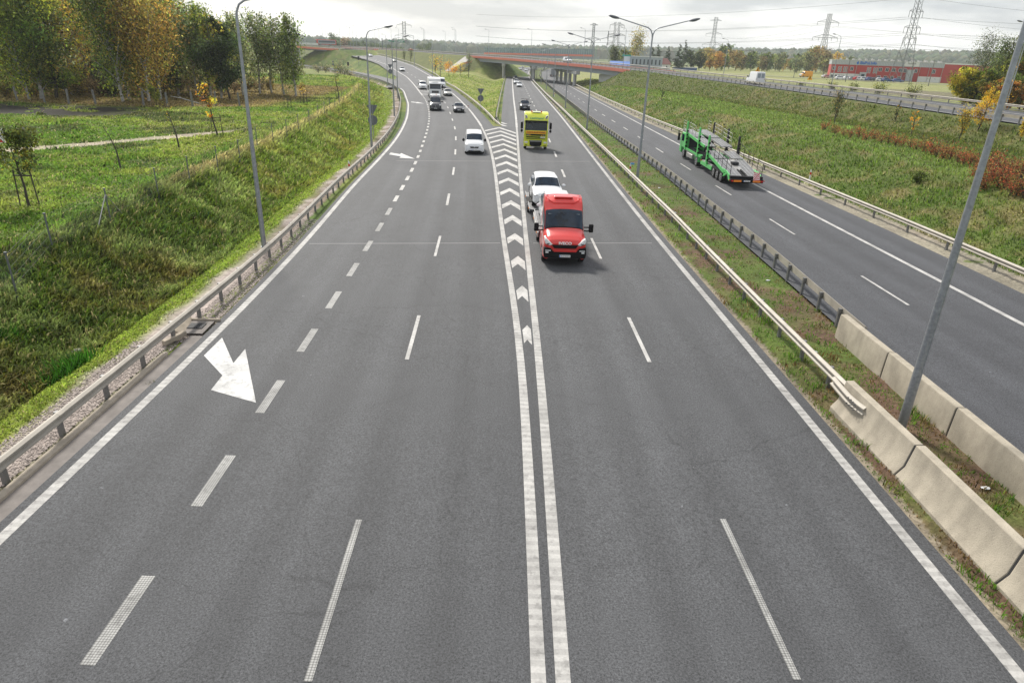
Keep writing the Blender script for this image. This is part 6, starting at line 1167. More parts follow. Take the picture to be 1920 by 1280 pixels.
def delineator(x, y, label, proto=[None], rz=0):
    z = zl(x, y)
    if proto[0] is None:
        r = empty('delineator_post', (x, y, z)); m = MB(); m.prism([(-.06, -.2), (.06, -.2), (.06, .95), (-.06, 1.08)], 'y', -.03, .03); m.build('marker_body', MT['signwhite'], r, bevel=.01); m = MB(); m.prism([(-.061, .62), (.061, .62), (.061, .80), (-.061, .84)], 'y', -.033, .033); m.build('red_band', MT['signred'], r); proto[0] = r; o = r
    else: o = copy_tree(proto[0])
    o.location = (x, y, z); o.rotation_euler = (0, 0, rz); tag(o, label, 'marker post', 'red and white marker posts'); return o
for px, py, dz, lb in ((1177, 330, 0, 'red white marker post with blue cap in the median by the lamp post'), (652, 326, 0, 'red white marker post behind the left rail below the first far arrow'), (876, 206, 0, 'red white marker post behind the curved rail of the island'), (1513, 343, .1, 'red white marker post behind the right rail near the car carrier'), (1486, 128, 0, 'marker post far'),):
    if py < 200: continue
    x, y, z = at(px, py, lambda t: zr(t)); delineator(x + .15, y, lb)
m = MB(); x, y, z = at(1177, 330, zr); m.box(-.02, .30, -.03, .03, .98, 1.12); o = m.build('marker_cap', mat('marker blue', (.10, .30, .55), .5)); tag(o, 'pale blue cap fixed on the median marker post', 'marker cap'); o.location = (x + .15, y, zl(x, y))
x, y = 8.9, 177; delineator(x - .5, y, 'small red white marker by the fourth median lamp')
# warning triangles on posts beyond road D
def warning(px, py, Y, label, first=[None]):
    p = atY(px, py, Y); x, y = p[0], p[1]; z = zl(x, y)
    if first[0] is None:
        r = empty('warning_sign'); m = MB(); m.tube((0, 0, -.3), (0, 0, 2.4), .04, n=6); m.build('sign_post', MT['galv'], r); m = MB(); m.prism([(-.62, 2.3), (.62, 2.3), (0, 3.4)], 'y', -.06, -.03); t_ = m.build('triangle_plate', MT['yellow'], r, bevel=.02)
        m = MB(); m.prism([(-.12, 2.5), (.12, 2.5), (.09, 2.75), (.12, 2.95), (0, 3.1), (-.10, 2.9)], 'y', -.07, -.062); m.build('warning_symbol', MT['black'], t_); first[0] = r; o = r
    else: o = copy_tree(first[0])
    o.location = (x, y, z); tag(o, label, 'warning sign', 'yellow warning triangles')
warning(1416, 160, 170, 'yellow warning triangle right behind the white panel van'); warning(1515, 165, 165, 'yellow warning triangle in the field left of the yellow van')
# chevron board at the left edge
x, y = at(11, 312, 1.0)[:2]; r = empty('chevron_sign', (x, y, zl(x, y)), 0, 'red and white chevron board on a grey post at the left picture edge', 'road sign')
m = MB(); m.tube((0, 0, -.3), (0, 0, 2.1), .04, n=8); m.build('sign_post', MT['galv'], r); m = MB(); m.box(-1.6, .45, -.08, -.05, 1.55, 2.45); b = m.build('board', MT['signwhite'], r)
m = MB(); [m.prism([(x0, 2.0), (x0 + .4, 2.42), (x0 + .72, 2.42), (x0 + .32, 2.0), (x0 + .72, 1.58), (x0 + .4, 1.58)], 'y', -.086, -.081) for x0 in (-.35, -1.15)]; m.build('red_chevron', MT['signred'], b)
# gantries far left
p = atY(751, 74, 470); r = empty('sign_gantry', (p[0] - 12, p[1], 8), 0, 'road gantry with a green direction panel behind the rising carriageway', 'gantry')
m = MB(); m.tube((0, 0, -3), (0, 0, 6.6), .3, n=8).tube((20.5, 0, -3), (20.5, 0, 6.0), .3, n=8).box(0, 20.5, -.3, .3, 4.8, 5.0).box(0, 20.5, -.3, .3, 5.5, 5.65); m.build('gantry_frame', MT['pylon'], r)
m = MB(); m.box(10.2, 14.6, -.5, -.38, 4.5, 6.1).box(4.2, 8.0, -.5, -.38, 4.6, 5.8); q = m.build('green_panel', MT['signgreen'], r); m = MB(); m.box(10.5, 14.3, -.52, -.5, 5.5, 5.7).box(10.5, 13.2, -.52, -.5, 4.9, 5.1); m.build('panel_legend', MT['signwhite'], q)
p = atY(545, 65, 400); r = empty('message_gantry', (p[0] - 3, p[1], 4), 0, 'two dark overhead message boards on a thin gantry above the birches', 'gantry')
zz = p[2] - 4; m = MB(); m.tube((-4.5, .3, -6), (-4.5, .3, zz - .2), .2, n=8).box(-4.5, 10, .1, .4, zz - .35, zz - .15); m.build('gantry_frame', MT['pylon'], r)
for a in (.0, 4.6): m = MB(); m.box(a, a + 3.7, -.25, .1, zz - .45 - a * .02, zz + .5 - a * .02); m.build('message_board', MT['wallgrey'] if False else mat('message board dark', (.05, .06, .075), .5), r)
# traffic signals at the top of the rising carriageway
for px, py, Y, lb in ((652, 110, 330, 'traffic signal with dark backboard at the kerb of the rising road'), (672, 106, 345, 'traffic signal on the right of the rising road below the far overpass')):
    p = atY(px, py, Y); z = zl(p[0], p[1]); r = empty('traffic_light', (p[0], p[1], z), 0, lb, 'traffic light'); m = MB(); m.tube((0, 0, -.2), (0, 0, 3.4), .08, n=6); m.build('signal_post', MT['pole'], r); m = MB(); m.box(-.45, .45, -.1, .1, 2.4, 4.0); m.build('signal_head', MT['black'], r)
# drain inlet at the end of the kerb
r = empty('drain_inlet', (float(xAL(20.8)) - .45, 20.6, -.10), R(3), 'concrete drain inlet with grate between the kerb end and the guard rail', 'drain')
m = MB(); m.hexa([(-.9, -1.0, .0), (-.75, -1.08, .0), (-.42, -.2, .0), (-.56, -.12, .0), (-.9, -1.0, .16), (-.75, -1.08, .16), (-.42, -.2, .16), (-.56, -.12, .16)]); m.box(-.85, .2, 1.1, 1.2, -.05, .08); m.hexa([(-.98, -.1, -.02), (-.55, -.12, -.02), (-.8, 1.2, -.02), (-.95, 1.2, -.02), (-.98, -.1, .14), (-.85, -.12, .14), (-.82, 1.2, .14), (-.95, 1.2, .14)]); m.build('kerb_blocks', MT['kerb'], r, bevel=.015)
m = MB(); m.box(-.8, .02, -.05, 1.08, .0, .02); m.build('inlet_floor', MT['gutter'], r)
m = MB(); m.box(-.66, -.15, .35, .8, .022, .05); m.build('grate', MT['darksteel'], r)
# litter
for i, (x, y, s, lb) in enumerate(((10.45, 20.9, .10, 'scrap of white litter on the brown median near the barriers'), (11.6, 29, .10, 'crumpled paper in the median grass'), (-15.2, 20.8, .28, 'pale stone slab half buried at the foot of the ditch slope'), (11.3, 13.1, .10, 'plastic scrap between the barriers by the lamp post'), (10.3, 43, .1, 'scrap of litter in the median beside the rail'), (-11.6, 13.6, .10, 'white litter on the gravel by a rail post'), (11.0, 52, .1, 'white cup in the median before the lamp post'))):
    m = MB(); m.ellipsoid((0, 0, 0), s, s * .7, s * .35, 7, 5); o = m.build('litter' if i != 2 else 'stone', MT['litter'] if i != 2 else MT['slopeconc']); me = o.data
    for v_ in me.vertices: v_.co *= 1 + rnd.uniform(-.3, .3)
    o.location = (x, y, zl(x, y) + s * .25); tag(o, lb, 'litter' if i != 2 else 'stone')
# ------------------------------------------------------------------ trees and shrubs
def leaf_cloud(P, size, cols, name, parent=None, aspect=.6, mt='leaf', droop=0.0, seed=0):
    g = np.random.default_rng(seed); n = len(P); size = np.broadcast_to(size, (n,))
    a = g.normal(size=(n, 3)); a[:, 2] -= droop; a /= np.linalg.norm(a, axis=1)[:, None]; b = g.normal(size=(n, 3)); b -= (b * a).sum(1)[:, None] * a; b /= np.linalg.norm(b, axis=1)[:, None]
    a = a * size[:, None]; b = b * (size * aspect)[:, None]
    v = np.stack([P - a, P - b * .9 + a * .1, P + a, P + b * .9 + a * .1], 1).reshape(-1, 3); f = np.arange(4 * n).reshape(n, 4)
    return link(name, np_mesh(name, v, f, cols=np.repeat(cols, 4, 0), mats=[MT[mt]]), parent)
def jitter(cols, n, g, dv=.35, w_=None, gain=1.35):
    cols = np.array(cols, float) * gain; k = g.choice(len(cols), n, p=w_); c = cols[k] * (1 + g.normal(0, dv, (n, 1))) * (1 + g.normal(0, .08, (n, 3))); return np.clip(c, .004, .9)
def tree_mesh(kind, H_, seed, cols, wts=None, gain=1.35, n=6000, leaf=.16, lean=0.0, trunk='bark', spread=1.0, base=.18, name='tree'):
    """returns an Empty with trunk (> limbs in one mesh) and crown"""
    g = np.random.default_rng(seed); rr = random.Random(seed); root = empty(name); mb = MB()
    nseg = 7; path = []; x = y = 0
    for i in range(nseg + 1): t = i / nseg; path.append((x + lean * H_ * t ** 1.8, y, H_ * t)); x += rr.uniform(-.02, .02) * H_; y += rr.uniform(-.02, .02) * H_
    r0 = H_ * .013 + .03; mb.path([(path[0][0], path[0][1], -.4)] + path, [r0 * 1.2] + [r0 * (1 - i / (nseg + .4)) for i in range(nseg + 1)], 7)
    pts = []; 
    def on(t): i = min(int(t * nseg), nseg - 1); a = Vector(path[i]); return a.lerp(Vector(path[i + 1]), t * nseg - i)
    nb = {'birch': 34, 'bushy': 30, 'poplar': 34, 'sapling': 9, 'spruce': 46, 'willow': 30, 'shrub': 16, 'round': 30}[kind]
    for k in range(nb):
        t = base + (1 - base) * (k + rr.random()) / nb if kind != 'shrub' else rr.uniform(.0, .3); p = on(min(t, .99)); az = rr.uniform(0, 2 * math.pi)
        u = (t - base) / (1 - base)
        Rr = {'birch': .23 * (math.sin(math.pi * min(1, (u * .80 + .16))) ** .8), 'bushy': .38 * math.sin(math.pi * (u * .75 + .2)), 'poplar': .13 * math.sin(math.pi * (u * .8 + .12)) + .02, 'sapling': .17 * math.sin(math.pi * (u * .75 + .2)), 'spruce': .26 * (1 - u) + .02, 'willow': .42 * math.sin(math.pi * (u * .6 + .3)), 'shrub': .55, 'round': .42 * math.sin(math.pi * (u * .8 + .15))}[kind] * H_ * spread * rr.uniform(.65, 1.15)
        rise = {'birch': 1.25, 'bushy': .5, 'poplar': 2.6, 'sapling': 1.0, 'spruce': -.15, 'willow': .6, 'shrub': 1.3, 'round': .45}[kind]
        d = Vector((math.cos(az), math.sin(az), rise)).normalized(); Lb = Rr / max(.35, math.hypot(d.x, d.y)); q = p + d * Lb; q.x += lean * Lb * .8
        if kind in ('willow',): q.z -= Lb * .1
        mid = p.lerp(q, .5) + Vector((0, 0, -.03 * Lb)); q += Vector((0, 0, (-.12 if kind in ('birch',) else .02) * Lb)); rb = max(.012, r0 * .38 * (1 - .7 * t))
        mb.path([p, mid, q], [rb, rb * .6, rb * .18], 4)
        ns = 5 if kind != 'shrub' else 7
        for j in range(ns):
            s = .30 + .72 * (j + rr.random()) / ns; c = p.lerp(q, min(s, 1.05)); cr = Lb * (.17 + .16 * rr.random()) + H_ * .012
            pts.append((c.x, c.y, c.z, cr, rr.uniform(.65, 1.35)))
    if kind == 'birch':
        for k in range(rr.randint(2, 4)):      # side leaders ending in thin spires
            t = rr.uniform(.25, .55); p = on(t); az = rr.uniform(0, 6.28); rad_ = H_ * rr.uniform(.06, .15) * spread; top = Vector((p.x + math.cos(az) * rad_ + lean * H_ * .35, p.y + math.sin(az) * rad_, H_ * rr.uniform(.80, 1.0)))
            mb.path([p, p.lerp(top, .5) + Vector((math.cos(az), math.sin(az), 0)) * rad_ * .3, top], [r0 * .45, r0 * .25, .015], 5)
            for j in range(9): q = p.lerp(top, .2 + .8 * j / 8); pts.append((q.x + rr.uniform(-.3, .3), q.y + rr.uniform(-.3, .3), q.z, H_ * (.055 - .004 * j), rr.uniform(.7, 1.3)))
        for j in range(6): q = on(.86 + .14 * j / 5); pts.append((q.x, q.y, q.z + .02 * H_, H_ * (.045 - .005 * j), 1.0))
    tr = mb.build('trunk', MT[trunk], root, angle=60)
    C = np.array(pts); vol = C[:, 3] ** 2; pk = g.choice(len(C), n, p=vol / vol.sum()); off = g.normal(size=(n, 3)) * .55; off /= np.maximum(1, np.linalg.norm(off, axis=1) / 1.25)[:, None]
    sq = np.array([1, 1, {'birch': 1.9, 'willow': 1.9, 'poplar': 1.6, 'spruce': .45, 'shrub': 1.2}.get(kind, .9)]); P = C[pk, :3] + off * C[pk, 3][:, None] * sq
    if kind == 'willow': P[:, 2] -= np.abs(g.normal(0, .06 * H_, n)); P[:, 0] += lean * (P[:, 2].max() - P[:, 2]) * -.2
    if lean and kind == 'birch': P[:, 0] += lean * .35 * np.abs(off[:, 0]) * C[pk, 3]
    keep = P[:, 2] > .02 * H_; P = P[keep]; pk = pk[keep]; n = len(P)
    c = jitter(cols, len(C), g, .42, wts, gain)[pk] * (1 + g.normal(0, .28, (n, 1))); c = np.clip(c, .004, .8)
    sz = leaf * g.uniform(.6, 1.3, n); leaf_cloud(P, sz, c, 'crown', root, .55 if kind != 'spruce' else .25, droop=.6 if kind in ('birch', 'willow') else 0, seed=seed)
    return root
GR = [(.050, .072, .014), (.075, .092, .018), (.035, .050, .012)]; YG = [(.16, .16, .02), (.11, .13, .02), (.075, .10, .018)]; OR = [(.20, .125, .03), (.16, .115, .025), (.11, .095, .02)]; GO = [(.36, .24, .03), (.30, .18, .025), (.20, .15, .03)]
DK = [(.022, .035, .012), (.03, .045, .014), (.018, .027, .010)]; RD = [(.28, .05, .02), (.22, .09, .03), (.13, .09, .03), (.20, .035, .02)]; GY = [(.10, .115, .05), (.13, .13, .06), (.075, .09, .045)]
def plant(o, x, y, rz=0, sc_=1.0, label=None, cat='tree', group=None, dz=0.0):
    o.location = (x, y, zl(x, y) - .05 + dz); o.rotation_euler = (0, 0, rz); o.scale = (sc_,) * 3; tag(o, label, cat, group); return o
def forest_spot(px, Y): return (px - 960) / 1240 * (Y * .916 + 3.4) , Y
# birches and others on the left (px of the trunk, distance, height, palette, kind)
LT = [(-70, 98, 17, 'or', 'birch', 'orange brown birch cut by the left picture edge'), (12, 100, 17.5, 'yg', 'birch', 'tall yellowing birch with a pale leaning stem at the left edge'), (38, 93, 12, 'yg', 'birch', 'yellow green birch behind the first concrete posts'), (60, 95, 15.5, 'gr', 'birch', 'dark green birch with several stems above the dark soil'), (88, 96, 15, 'gr', 'bushy', 'broad dark green tree above the left end of the dark soil'), (118, 104, 17, 'go', 'birch', 'golden yellow birch between two dark green trees'), (150, 112, 17, 'or', 'birch', 'rust coloured birch set back behind the golden birch'), (172, 118, 18, 'gr', 'birch', 'tall dark birch rising over the golden one'), (214, 95, 14.5, 'gr', 'birch', 'dark green birch above the split trunk'), (226, 98, 16.5, 'gr', 'birch', 'tall green birch with a thick double trunk'), (262, 97, 15.5, 'or', 'birch', 'wide orange yellow birch above the concrete posts'), (284, 101, 15.8, 'or2', 'birch', 'sparse orange birch leaning over the undergrowth'), (318, 112, 15.5, 'yg', 'birch', 'green and yellow birch behind the fallen white branch'), (338, 118, 16, 'gr', 'birch', 'green birch left of the pale tree gap'), (356, 110, 13.5, 'gy', 'birch', 'grey green birch above the dry bushes'), (378, 112, 14, 'gr', 'birch', 'slim green birch, fourth before the lamp post'), (398, 109, 12.5, 'yo', 'birch', 'birch with a yellow lower crown left of the dark bushy tree'), (414, 108, 12.5, 'dk', 'bushy', 'very dark bushy tree left of the tall lamp post'), (438, 117, 13, 'gy', 'birch', 'thin birch just behind the tall lamp post'), (470, 122, 14, 'gy', 'birch', 'thin grey green birch right of the tall lamp post'), (492, 125, 14.2, 'gy', 'birch', 'slender birch with white stem, third from the end of the row'), (516, 122, 13.5, 'gy', 'birch', 'slender leaning birch before the last one of the row'), (538, 120, 13.8, 'gr2', 'birch', 'last birch of the left row, with a white stem'), (200, 135, 18, 'gy', 'birch', 'tall pale birch deep in the left wood'), (300, 140, 17, 'gr', 'birch', 'tall green birch deep behind the orange one'), (250, 128, 18, 'yo', 'birch', 'tall yellow green birch deep in the left wood'), (60, 130, 20, 'or', 'birch', 'tall brown birch at the back of the left wood'), (440, 150, 15, 'gr', 'birch', 'green birch far behind the tall lamp post'), (380, 138, 15.5, 'yg', 'birch', 'green birch at the back behind the dark bushy tree')]
PAL = {'or': (OR, None), 'or2': (OR + GR[:1], [.4, .25, .2, .15]), 'yg': (YG + GR[:2], [.2, .2, .2, .2, .2]), 'gr': (GR + YG[:1], [.3, .3, .25, .15]), 'gy': (GY + GR, None), 'go': (GO[:1] + OR + YG[:1], [.35, .3, .15, .1, .1]), 'yo': (YG + OR[:1] + GR[:1], None), 'dk': (DK, None), 'gr2': (GR + GY[:1], None)}
for i, (px, Y, H_, pal, kind, lb) in enumerate(LT):
    x, y = forest_spot(px, Y); x = (px - 960) / 1240 * (Y * .916 + 3.0)
    n = (7000 if px < 330 else 4800) if kind == 'birch' else 8000
    if pal == 'gy': n = 3100
    if 225 < px <= 330: H_ *= .95
    if px > 330: H_ *= .90
    if px > 425: H_ *= .97
    t = tree_mesh(kind, H_, 100 + i, *PAL[pal], gain=2.35, n=n, leaf=.19, lean=-.075, trunk='birch' if kind == 'birch' and pal not in ('dk',) else 'bark', spread=(1.18 if px < 330 and kind == 'birch' else .78) * (1.0 if kind == 'birch' else 1.0), base=.05 if px < 330 else .13, name='birch_tree' if kind == 'birch' else 'broadleaf_tree')
    plant(t, x, y, 0, 1.0, lb, 'tree', 'trees of the left wood')
# undergrowth and dry bushes below and right of the birches
def bush(x, y, H_, seed, pal, label, n=2200, leaf=.10, cat='shrub', group=None, spread=1.0, kind='shrub', name='shrub', trunk='bark'):
    t = tree_mesh(kind, H_, seed, *pal, n=n, leaf=leaf, spread=spread, name=name, trunk=trunk); return plant(t, x, y, rnd.uniform(0, 6), 1, label, cat, group)
DRY = ([(.26, .20, .11), (.20, .15, .08), (.30, .22, .12), (.13, .12, .05)], None); DRYG = ([(.22, .17, .09), (.12, .12, .04), (.30, .22, .04)], None)
for i, (px, py, H_, pal, lb) in enumerate([(300, 178, 2.2, DRYG, 'low dry bush left of the fallen branch'), (335, 178, 2.6, DRY, 'brown dry bush behind the fallen white branch'), (352, 172, 3.2, DRYG, 'yellow tinged dry bush above the orange sapling'), (372, 176, 2.8, DRY, 'brown bush right behind the orange sapling'), (395, 176, 3.0, DRYG, 'dry bush with yellow leaves left of the lamp post'), (418, 178, 2.5, DRY, 'brown reedy bush just left of the lamp post'), (440, 176, 2.6, DRY, 'brown reedy bush just right of the lamp post'), (462, 172, 2.2, DRYG, 'low yellowish bush right of the lamp post'), (485, 172, 2.0, DRY, 'low pale bush under the slender birches'), (505, 168, 1.8, DRYG, 'small yellowish bush under the slender birches'), (150, 182, 2.0, DRYG, 'yellowish undergrowth behind the dark soil'), (188, 182, 2.2, DRY, 'reedy undergrowth left of the split trunk'), (205, 180, 2.4, DRY, 'reedy clump beside the split trunk'), (250, 184, 1.8, DRY, 'reedy undergrowth right of the split trunk'), (60, 182, 1.8, DRYG, 'undergrowth under the dark green birch'), (10, 184, 1.8, DRYG, 'undergrowth at the left picture edge')]):
    x, y, _ = at(px, py, 1.0); bush(x, y, H_, 300 + i, pal, lb, n=2600, leaf=.11, group='dry bushes along the left wood', spread=1.1)
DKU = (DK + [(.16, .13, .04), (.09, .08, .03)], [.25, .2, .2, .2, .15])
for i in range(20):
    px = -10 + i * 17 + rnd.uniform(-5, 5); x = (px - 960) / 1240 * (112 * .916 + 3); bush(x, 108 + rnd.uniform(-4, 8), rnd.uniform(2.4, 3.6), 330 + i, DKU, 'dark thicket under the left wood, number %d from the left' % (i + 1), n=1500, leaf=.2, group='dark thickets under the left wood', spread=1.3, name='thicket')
# fallen branch
x, y, _ = at(352, 196, 1.0); m = MB(); m.path([(-2.2, 0, .9), (-1, .2, .7), (.6, 0, .35), (2.0, .2, -.05)], [.03, .06, .09, .07], 6).path([(-.8, .2, .65), (-1.6, .6, 1.2)], [.04, .01], 5); o = m.build('fallen_branch', MT['birch']); o.location = (x, y, zl(x, y)); tag(o, 'bare white branch fallen under the birches', 'branch')
# saplings with stakes
def sapling(px, py, H_, pal, label, stakes=2, n=380, leaf=.09, lean=-.03, seed=0, dz=1.0, base=.45, spread=1.0, z=1.0):
    x, y, _ = at(px, py, z); t = tree_mesh('sapling', H_, seed, *pal, n=n, leaf=leaf, lean=lean, base=base, spread=spread, trunk='wood', name='young_tree'); plant(t, x, y, 0, 1, label, 'young tree', 'staked young trees in the left field')
    for k in range(stakes):
        a = (-.55, .5)[k % 2]; m = MB(); m.tube((a, .1, -.3), (a * .8, .1, min(1.9, H_ * .55)), .032, n=6); m.build('stake', MT['wood'], t)
    if stakes > 1: m = MB(); m.box(-.5, .46, .06, .14, min(1.6, H_ * .45), min(1.66, H_ * .45 + .06)); m.build('crossbar', MT['wood'], t)
sapling(54, 383, 3.6, (GR + YG[:1], None), 'leafy staked young tree beside the chevron board', 2, 2000, .085, -.16, 401, spread=1.9, base=.42)
sapling(336, 278, 3.6, (GO[1:2] + YG[:2], None), 'thin leaning young tree with small yellow leaves', 0, 60, .07, -.22, 402)
sapling(296, 208, 2.6, (YG, None), 'young tree with a round yellow green crown in front of the concrete posts', 0, 700, .12, -.15, 403, spread=2.1, base=.3)
sapling(408, 254, 4.6, ([(.75, .26, .03), (.6, .30, .03), (.08, .10, .02)], None), 'staked young tree with bright orange leaves', 2, 330, .12, -.08, 404, base=.35)
sapling(227, 316, 3.0, (GR, None), 'bare leaning stake of a dead young tree in the field', 0, 14, .06, -.25, 405)
sapling(636, 189, 5.2, (GO[1:] + GR, None), 'dark staked young tree with few orange leaves by the fence', 2, 120, .12, -.05, 406)
sapling(570, 195, 3.0, (GO, None), 'small staked orange young tree left of the fence', 2, 120, .12, -.05, 407); sapling(540, 205, 2.4, (GR, None), 'small staked young tree near the middle of the field', 2, 60, .08, 0, 408)
# island saplings and others right of the rising carriageway
for i, (px, py, Y, H_, pal, w_, lb) in enumerate([(826, 140, 255, 6.6, ([(.75, .33, .03), (.62, .25, .03), (.55, .42, .05)], None), 1.5, 'largest orange young tree on the island'), (842, 139, 262, 5.0, ([(.75, .30, .03), (.6, .2, .03)], None), .9, 'slim orange young tree second on the island'), (851, 137, 268, 3.6, ([(.75, .30, .03)], None), .9, 'small orange young tree left of the yellow one'), (863, 136, 270, 4.6, ([(.65, .45, .06), (.5, .38, .06)], None), 1.3, 'yellow young tree on the island'), (879, 139, 265, 7.5, (GY, None), 1.0, 'grey green tall sapling beside the overpass end'), (816, 136, 275, 5.2, (GY, None), .8, 'dark bare sapling left of the largest orange one'), (770, 122, 330, 5.8, (GY + DK[:1], None), 1.2, 'grey green sapling at the foot of the left embankment'), (758, 117, 350, 4.6, (GY, None), 1.1, 'pale green sapling at the foot of the left embankment')]):
    x, y = atY(px, py, Y)[:2]; t = tree_mesh('poplar' if 'tall' in lb or 'sapling' in lb else 'round', H_, 450 + i, *pal, n=520, leaf=.16, spread=w_, base=.22, name='young_tree'); plant(t, x, y, 0, 1, lb, 'young tree', 'young trees on the island')
for i, (px, py, Y, H_, lb) in enumerate([(596, 124, 235, 4, 'pale shrub in the field between the two slip roads'), (610, 124, 240, 3.4, 'low green shrub left of the small dark trees'), (637, 127, 235, 4.6, 'small dark tree in the middle of the slip road field'), (645, 126, 240, 5.0, 'second small dark tree in the slip road field'), (655, 124, 245, 3.6, 'reddish shrub right of the small dark trees')]):
    x, y = atY(px, py, Y)[:2]; bush(x, y, H_, 480 + i, (GY + DRY[0][:1], None), lb, 420, .18, 'shrub', 'shrubs in the slip road field', .7)
# right side: red bushes on the bench, yellow shrubs, saplings
RB = []
for i in range(30):
    t = i / 29; px = 1546 + (1925 - 1546) * t ** .9; py = 250 + 88 * t + rnd.uniform(-5, 5); RB.append((px, py))
for k in range(8): RB.append((1835 + 12 * k, 338 + 3 * k + rnd.uniform(-8, 8)))
protoR = [tree_mesh('shrub', 1.9, 500 + k, [(.24, .055, .028), (.19, .09, .035), (.14, .10, .04), (.19, .035, .02), (.17, .15, .04)], [.3, .25, .2, .12, .13], n=420, leaf=.065, spread=.62, name='red_shrub') for k in range(5)]
used = set()
wR = ['rust red', 'deep red', 'brownish red', 'orange red', 'scarlet']
for i, (px, py) in enumerate(RB):
    x, y, _ = at(px, py, 2.15); k = i % 5; o = protoR[k] if k not in used else copy_tree(protoR[k]); used.add(k)
    nth = ['first', 'second', 'third', 'fourth', 'fifth', 'sixth', 'seventh', 'eighth', 'ninth', 'tenth', 'eleventh', 'twelfth', 'thirteenth', 'fourteenth', 'fifteenth', 'sixteenth', 'seventeenth', 'eighteenth', 'nineteenth', 'twentieth', 'twenty-first', 'twenty-second', 'twenty-third', 'twenty-fourth', 'twenty-fifth', 'twenty-sixth', 'twenty-seventh', 'twenty-eighth', 'twenty-ninth', 'thirtieth']
    lb = '%s bush in the hedge row on the grass bench, %s from its far end' % (wR[k], nth[i]) if i < 30 else '%s bush thickening the near end of the hedge, %s of this clump' % (wR[k], nth[i - 30])
    plant(o, x, y, rnd.uniform(0, 6), rnd.uniform(.75, 1.1) * (.8 + .25 * min(i, 30) / 30), lb, 'shrub', 'red bushes on the grass bench')
for i, (px, py, z_, H_, pal, kind, n, sp, lb) in enumerate([(1828, 262, 2.2, 4.2, ([(.48, .27, .02), (.38, .24, .02), (.22, .17, .03)], None), 'round', 2600, .85, 'bright yellow orange tree on the bench left of the near lamp post'), (1797, 264, 2.2, 2.5, ([(.5, .3, .02), (.12, .12, .02), (.3, .2, .03)], None), 'poplar', 1000, 1.5, 'smaller yellow shrub left of the bright yellow tree'), (1908, 278, 2.2, 1.7, ([(.5, .32, .02), (.3, .22, .03)], None), 'poplar', 500, 1.2, 'small yellow shrub at the right picture edge'), (1564, 230, 2.2, 3.0, (DK + OR[:1], None), 'poplar', 900, 1.5, 'dark conical shrub with brown tip on the bench'), (1676, 236, 2.2, 2.0, (DK + GO[:1], None), 'sapling', 260, 1.2, 'small dark forked sapling on the bench'), (1708, 252, 2.2, 2.6, ([(.6, .3, .02), (.5, .22, .02)], None), 'sapling', 200, 1.0, 'thin yellow sapling on the bench'), (1240, 182, 2.0, 2.4, (DK, None), 'sapling', 200, 1.0, 'small dark sapling on the slope behind the lamp post'), (1725, 322, 2.1, .7, (GR, None), 'shrub', 500, 1.3, 'low leafy green plant on the cutting slope')]):
    x, y, _ = at(px, py, z_); t = tree_mesh(kind, H_, 560 + i, *pal, n=n, leaf=.075, spread=sp, base=.15, name='shrub'); plant(t, x, y, 0, 1, lb, 'shrub')
# beyond road D at the right
for i, (px, Y, H_, kind, pal, n, sp, lb) in enumerate([(1784, 118, 6.0, 'round', [(.34, .29, .02), (.24, .22, .03), (.12, .14, .02)], 6500, 1.0, 'large round yellow bush beyond the embankment road'), (1815, 116, 6.0, 'round', YG + GR, 6500, 1.0, 'large olive green bush right of the yellow one'), (1846, 113, 4.6, 'round', [(.32, .14, .03), (.14, .12, .03), (.2, .17, .03)], 5000, 1.1, 'rust tinged bush below the willow'), (1872, 120, 8.6, 'round', GR + YG[:1], 7000, .8, 'broad green tree behind the near lamp post'), (1862, 108, 4.4, 'round', [(.34, .14, .03), (.17, .11, .03), (.12, .12, .03)], 5000, 1.0, 'low orange brown shrub left of the thin lamp post'), (1893, 114, 8.0, 'round', GR + OR[:1], 6500, .9, 'dark green shrub tree behind the thin lamp post'), (1908, 107, 5.0, 'round', [(.26, .10, .03), (.18, .10, .03), (.10, .09, .03)], 5500, 1.1, 'rusty orange shrub at the right picture edge'), (1850, 138, 11.0, 'willow', [(.05, .07, .025), (.07, .09, .03), (.10, .115, .045)], 9000, .8, 'large wind blown weeping willow beyond the embankment road'), (1886, 134, 11.0, 'willow', [(.05, .065, .02), (.075, .09, .03)], 8000, .8, 'second willow behind the near lamp post'), (1818, 205, 14.0, 'birch', GY + DK, 3600, 1.3, 'sparse windswept tree behind the right end of the warehouse'), (1787, 150, 4.6, 'poplar', GY, 500, 1.2, 'small grey poplar before the warehouse side wall'), (1925, 135, 11, 'round', GR + OR[:1], 6500, .9, 'dark tree at the right edge beyond the road')]):
    x = (px - 960) / 1240 * (Y * .916 + 2.6); t = tree_mesh(kind, H_, 600 + i, pal, None, n=n, leaf=.17, lean=-.06, spread=sp, base=.06 if kind == 'round' else .15, name={'round': 'bushy_tree', 'willow': 'willow_tree'}.get(kind, 'tree')); plant(t, x, Y, 0, 1, lb, 'tree', 'trees and bushes beyond the embankment road')
for i, (px, py, Y, H_) in enumerate([(1560, 165, 172, 2.2), (1598, 176, 160, 2.4), (1648, 180, 150, 3.2), (1710, 186, 142, 3.2), (1503, 158, 185, 1.6)]):
    x, y = atY(px, py, Y)[:2]; bush(x, y, H_, 640 + i, (GR + YG[:1], None), ['small green shrub behind the far rail, left of the lamp post foot', 'small green shrub behind the far rail, right of the lamp post foot', 'larger green shrub in the field before the warehouse middle', 'green shrub in the field before the pylon foot', 'small round orange tipped shrub by the warning triangle'][i], 700, .12, 'shrub', 'small shrubs behind the far rail', .8)
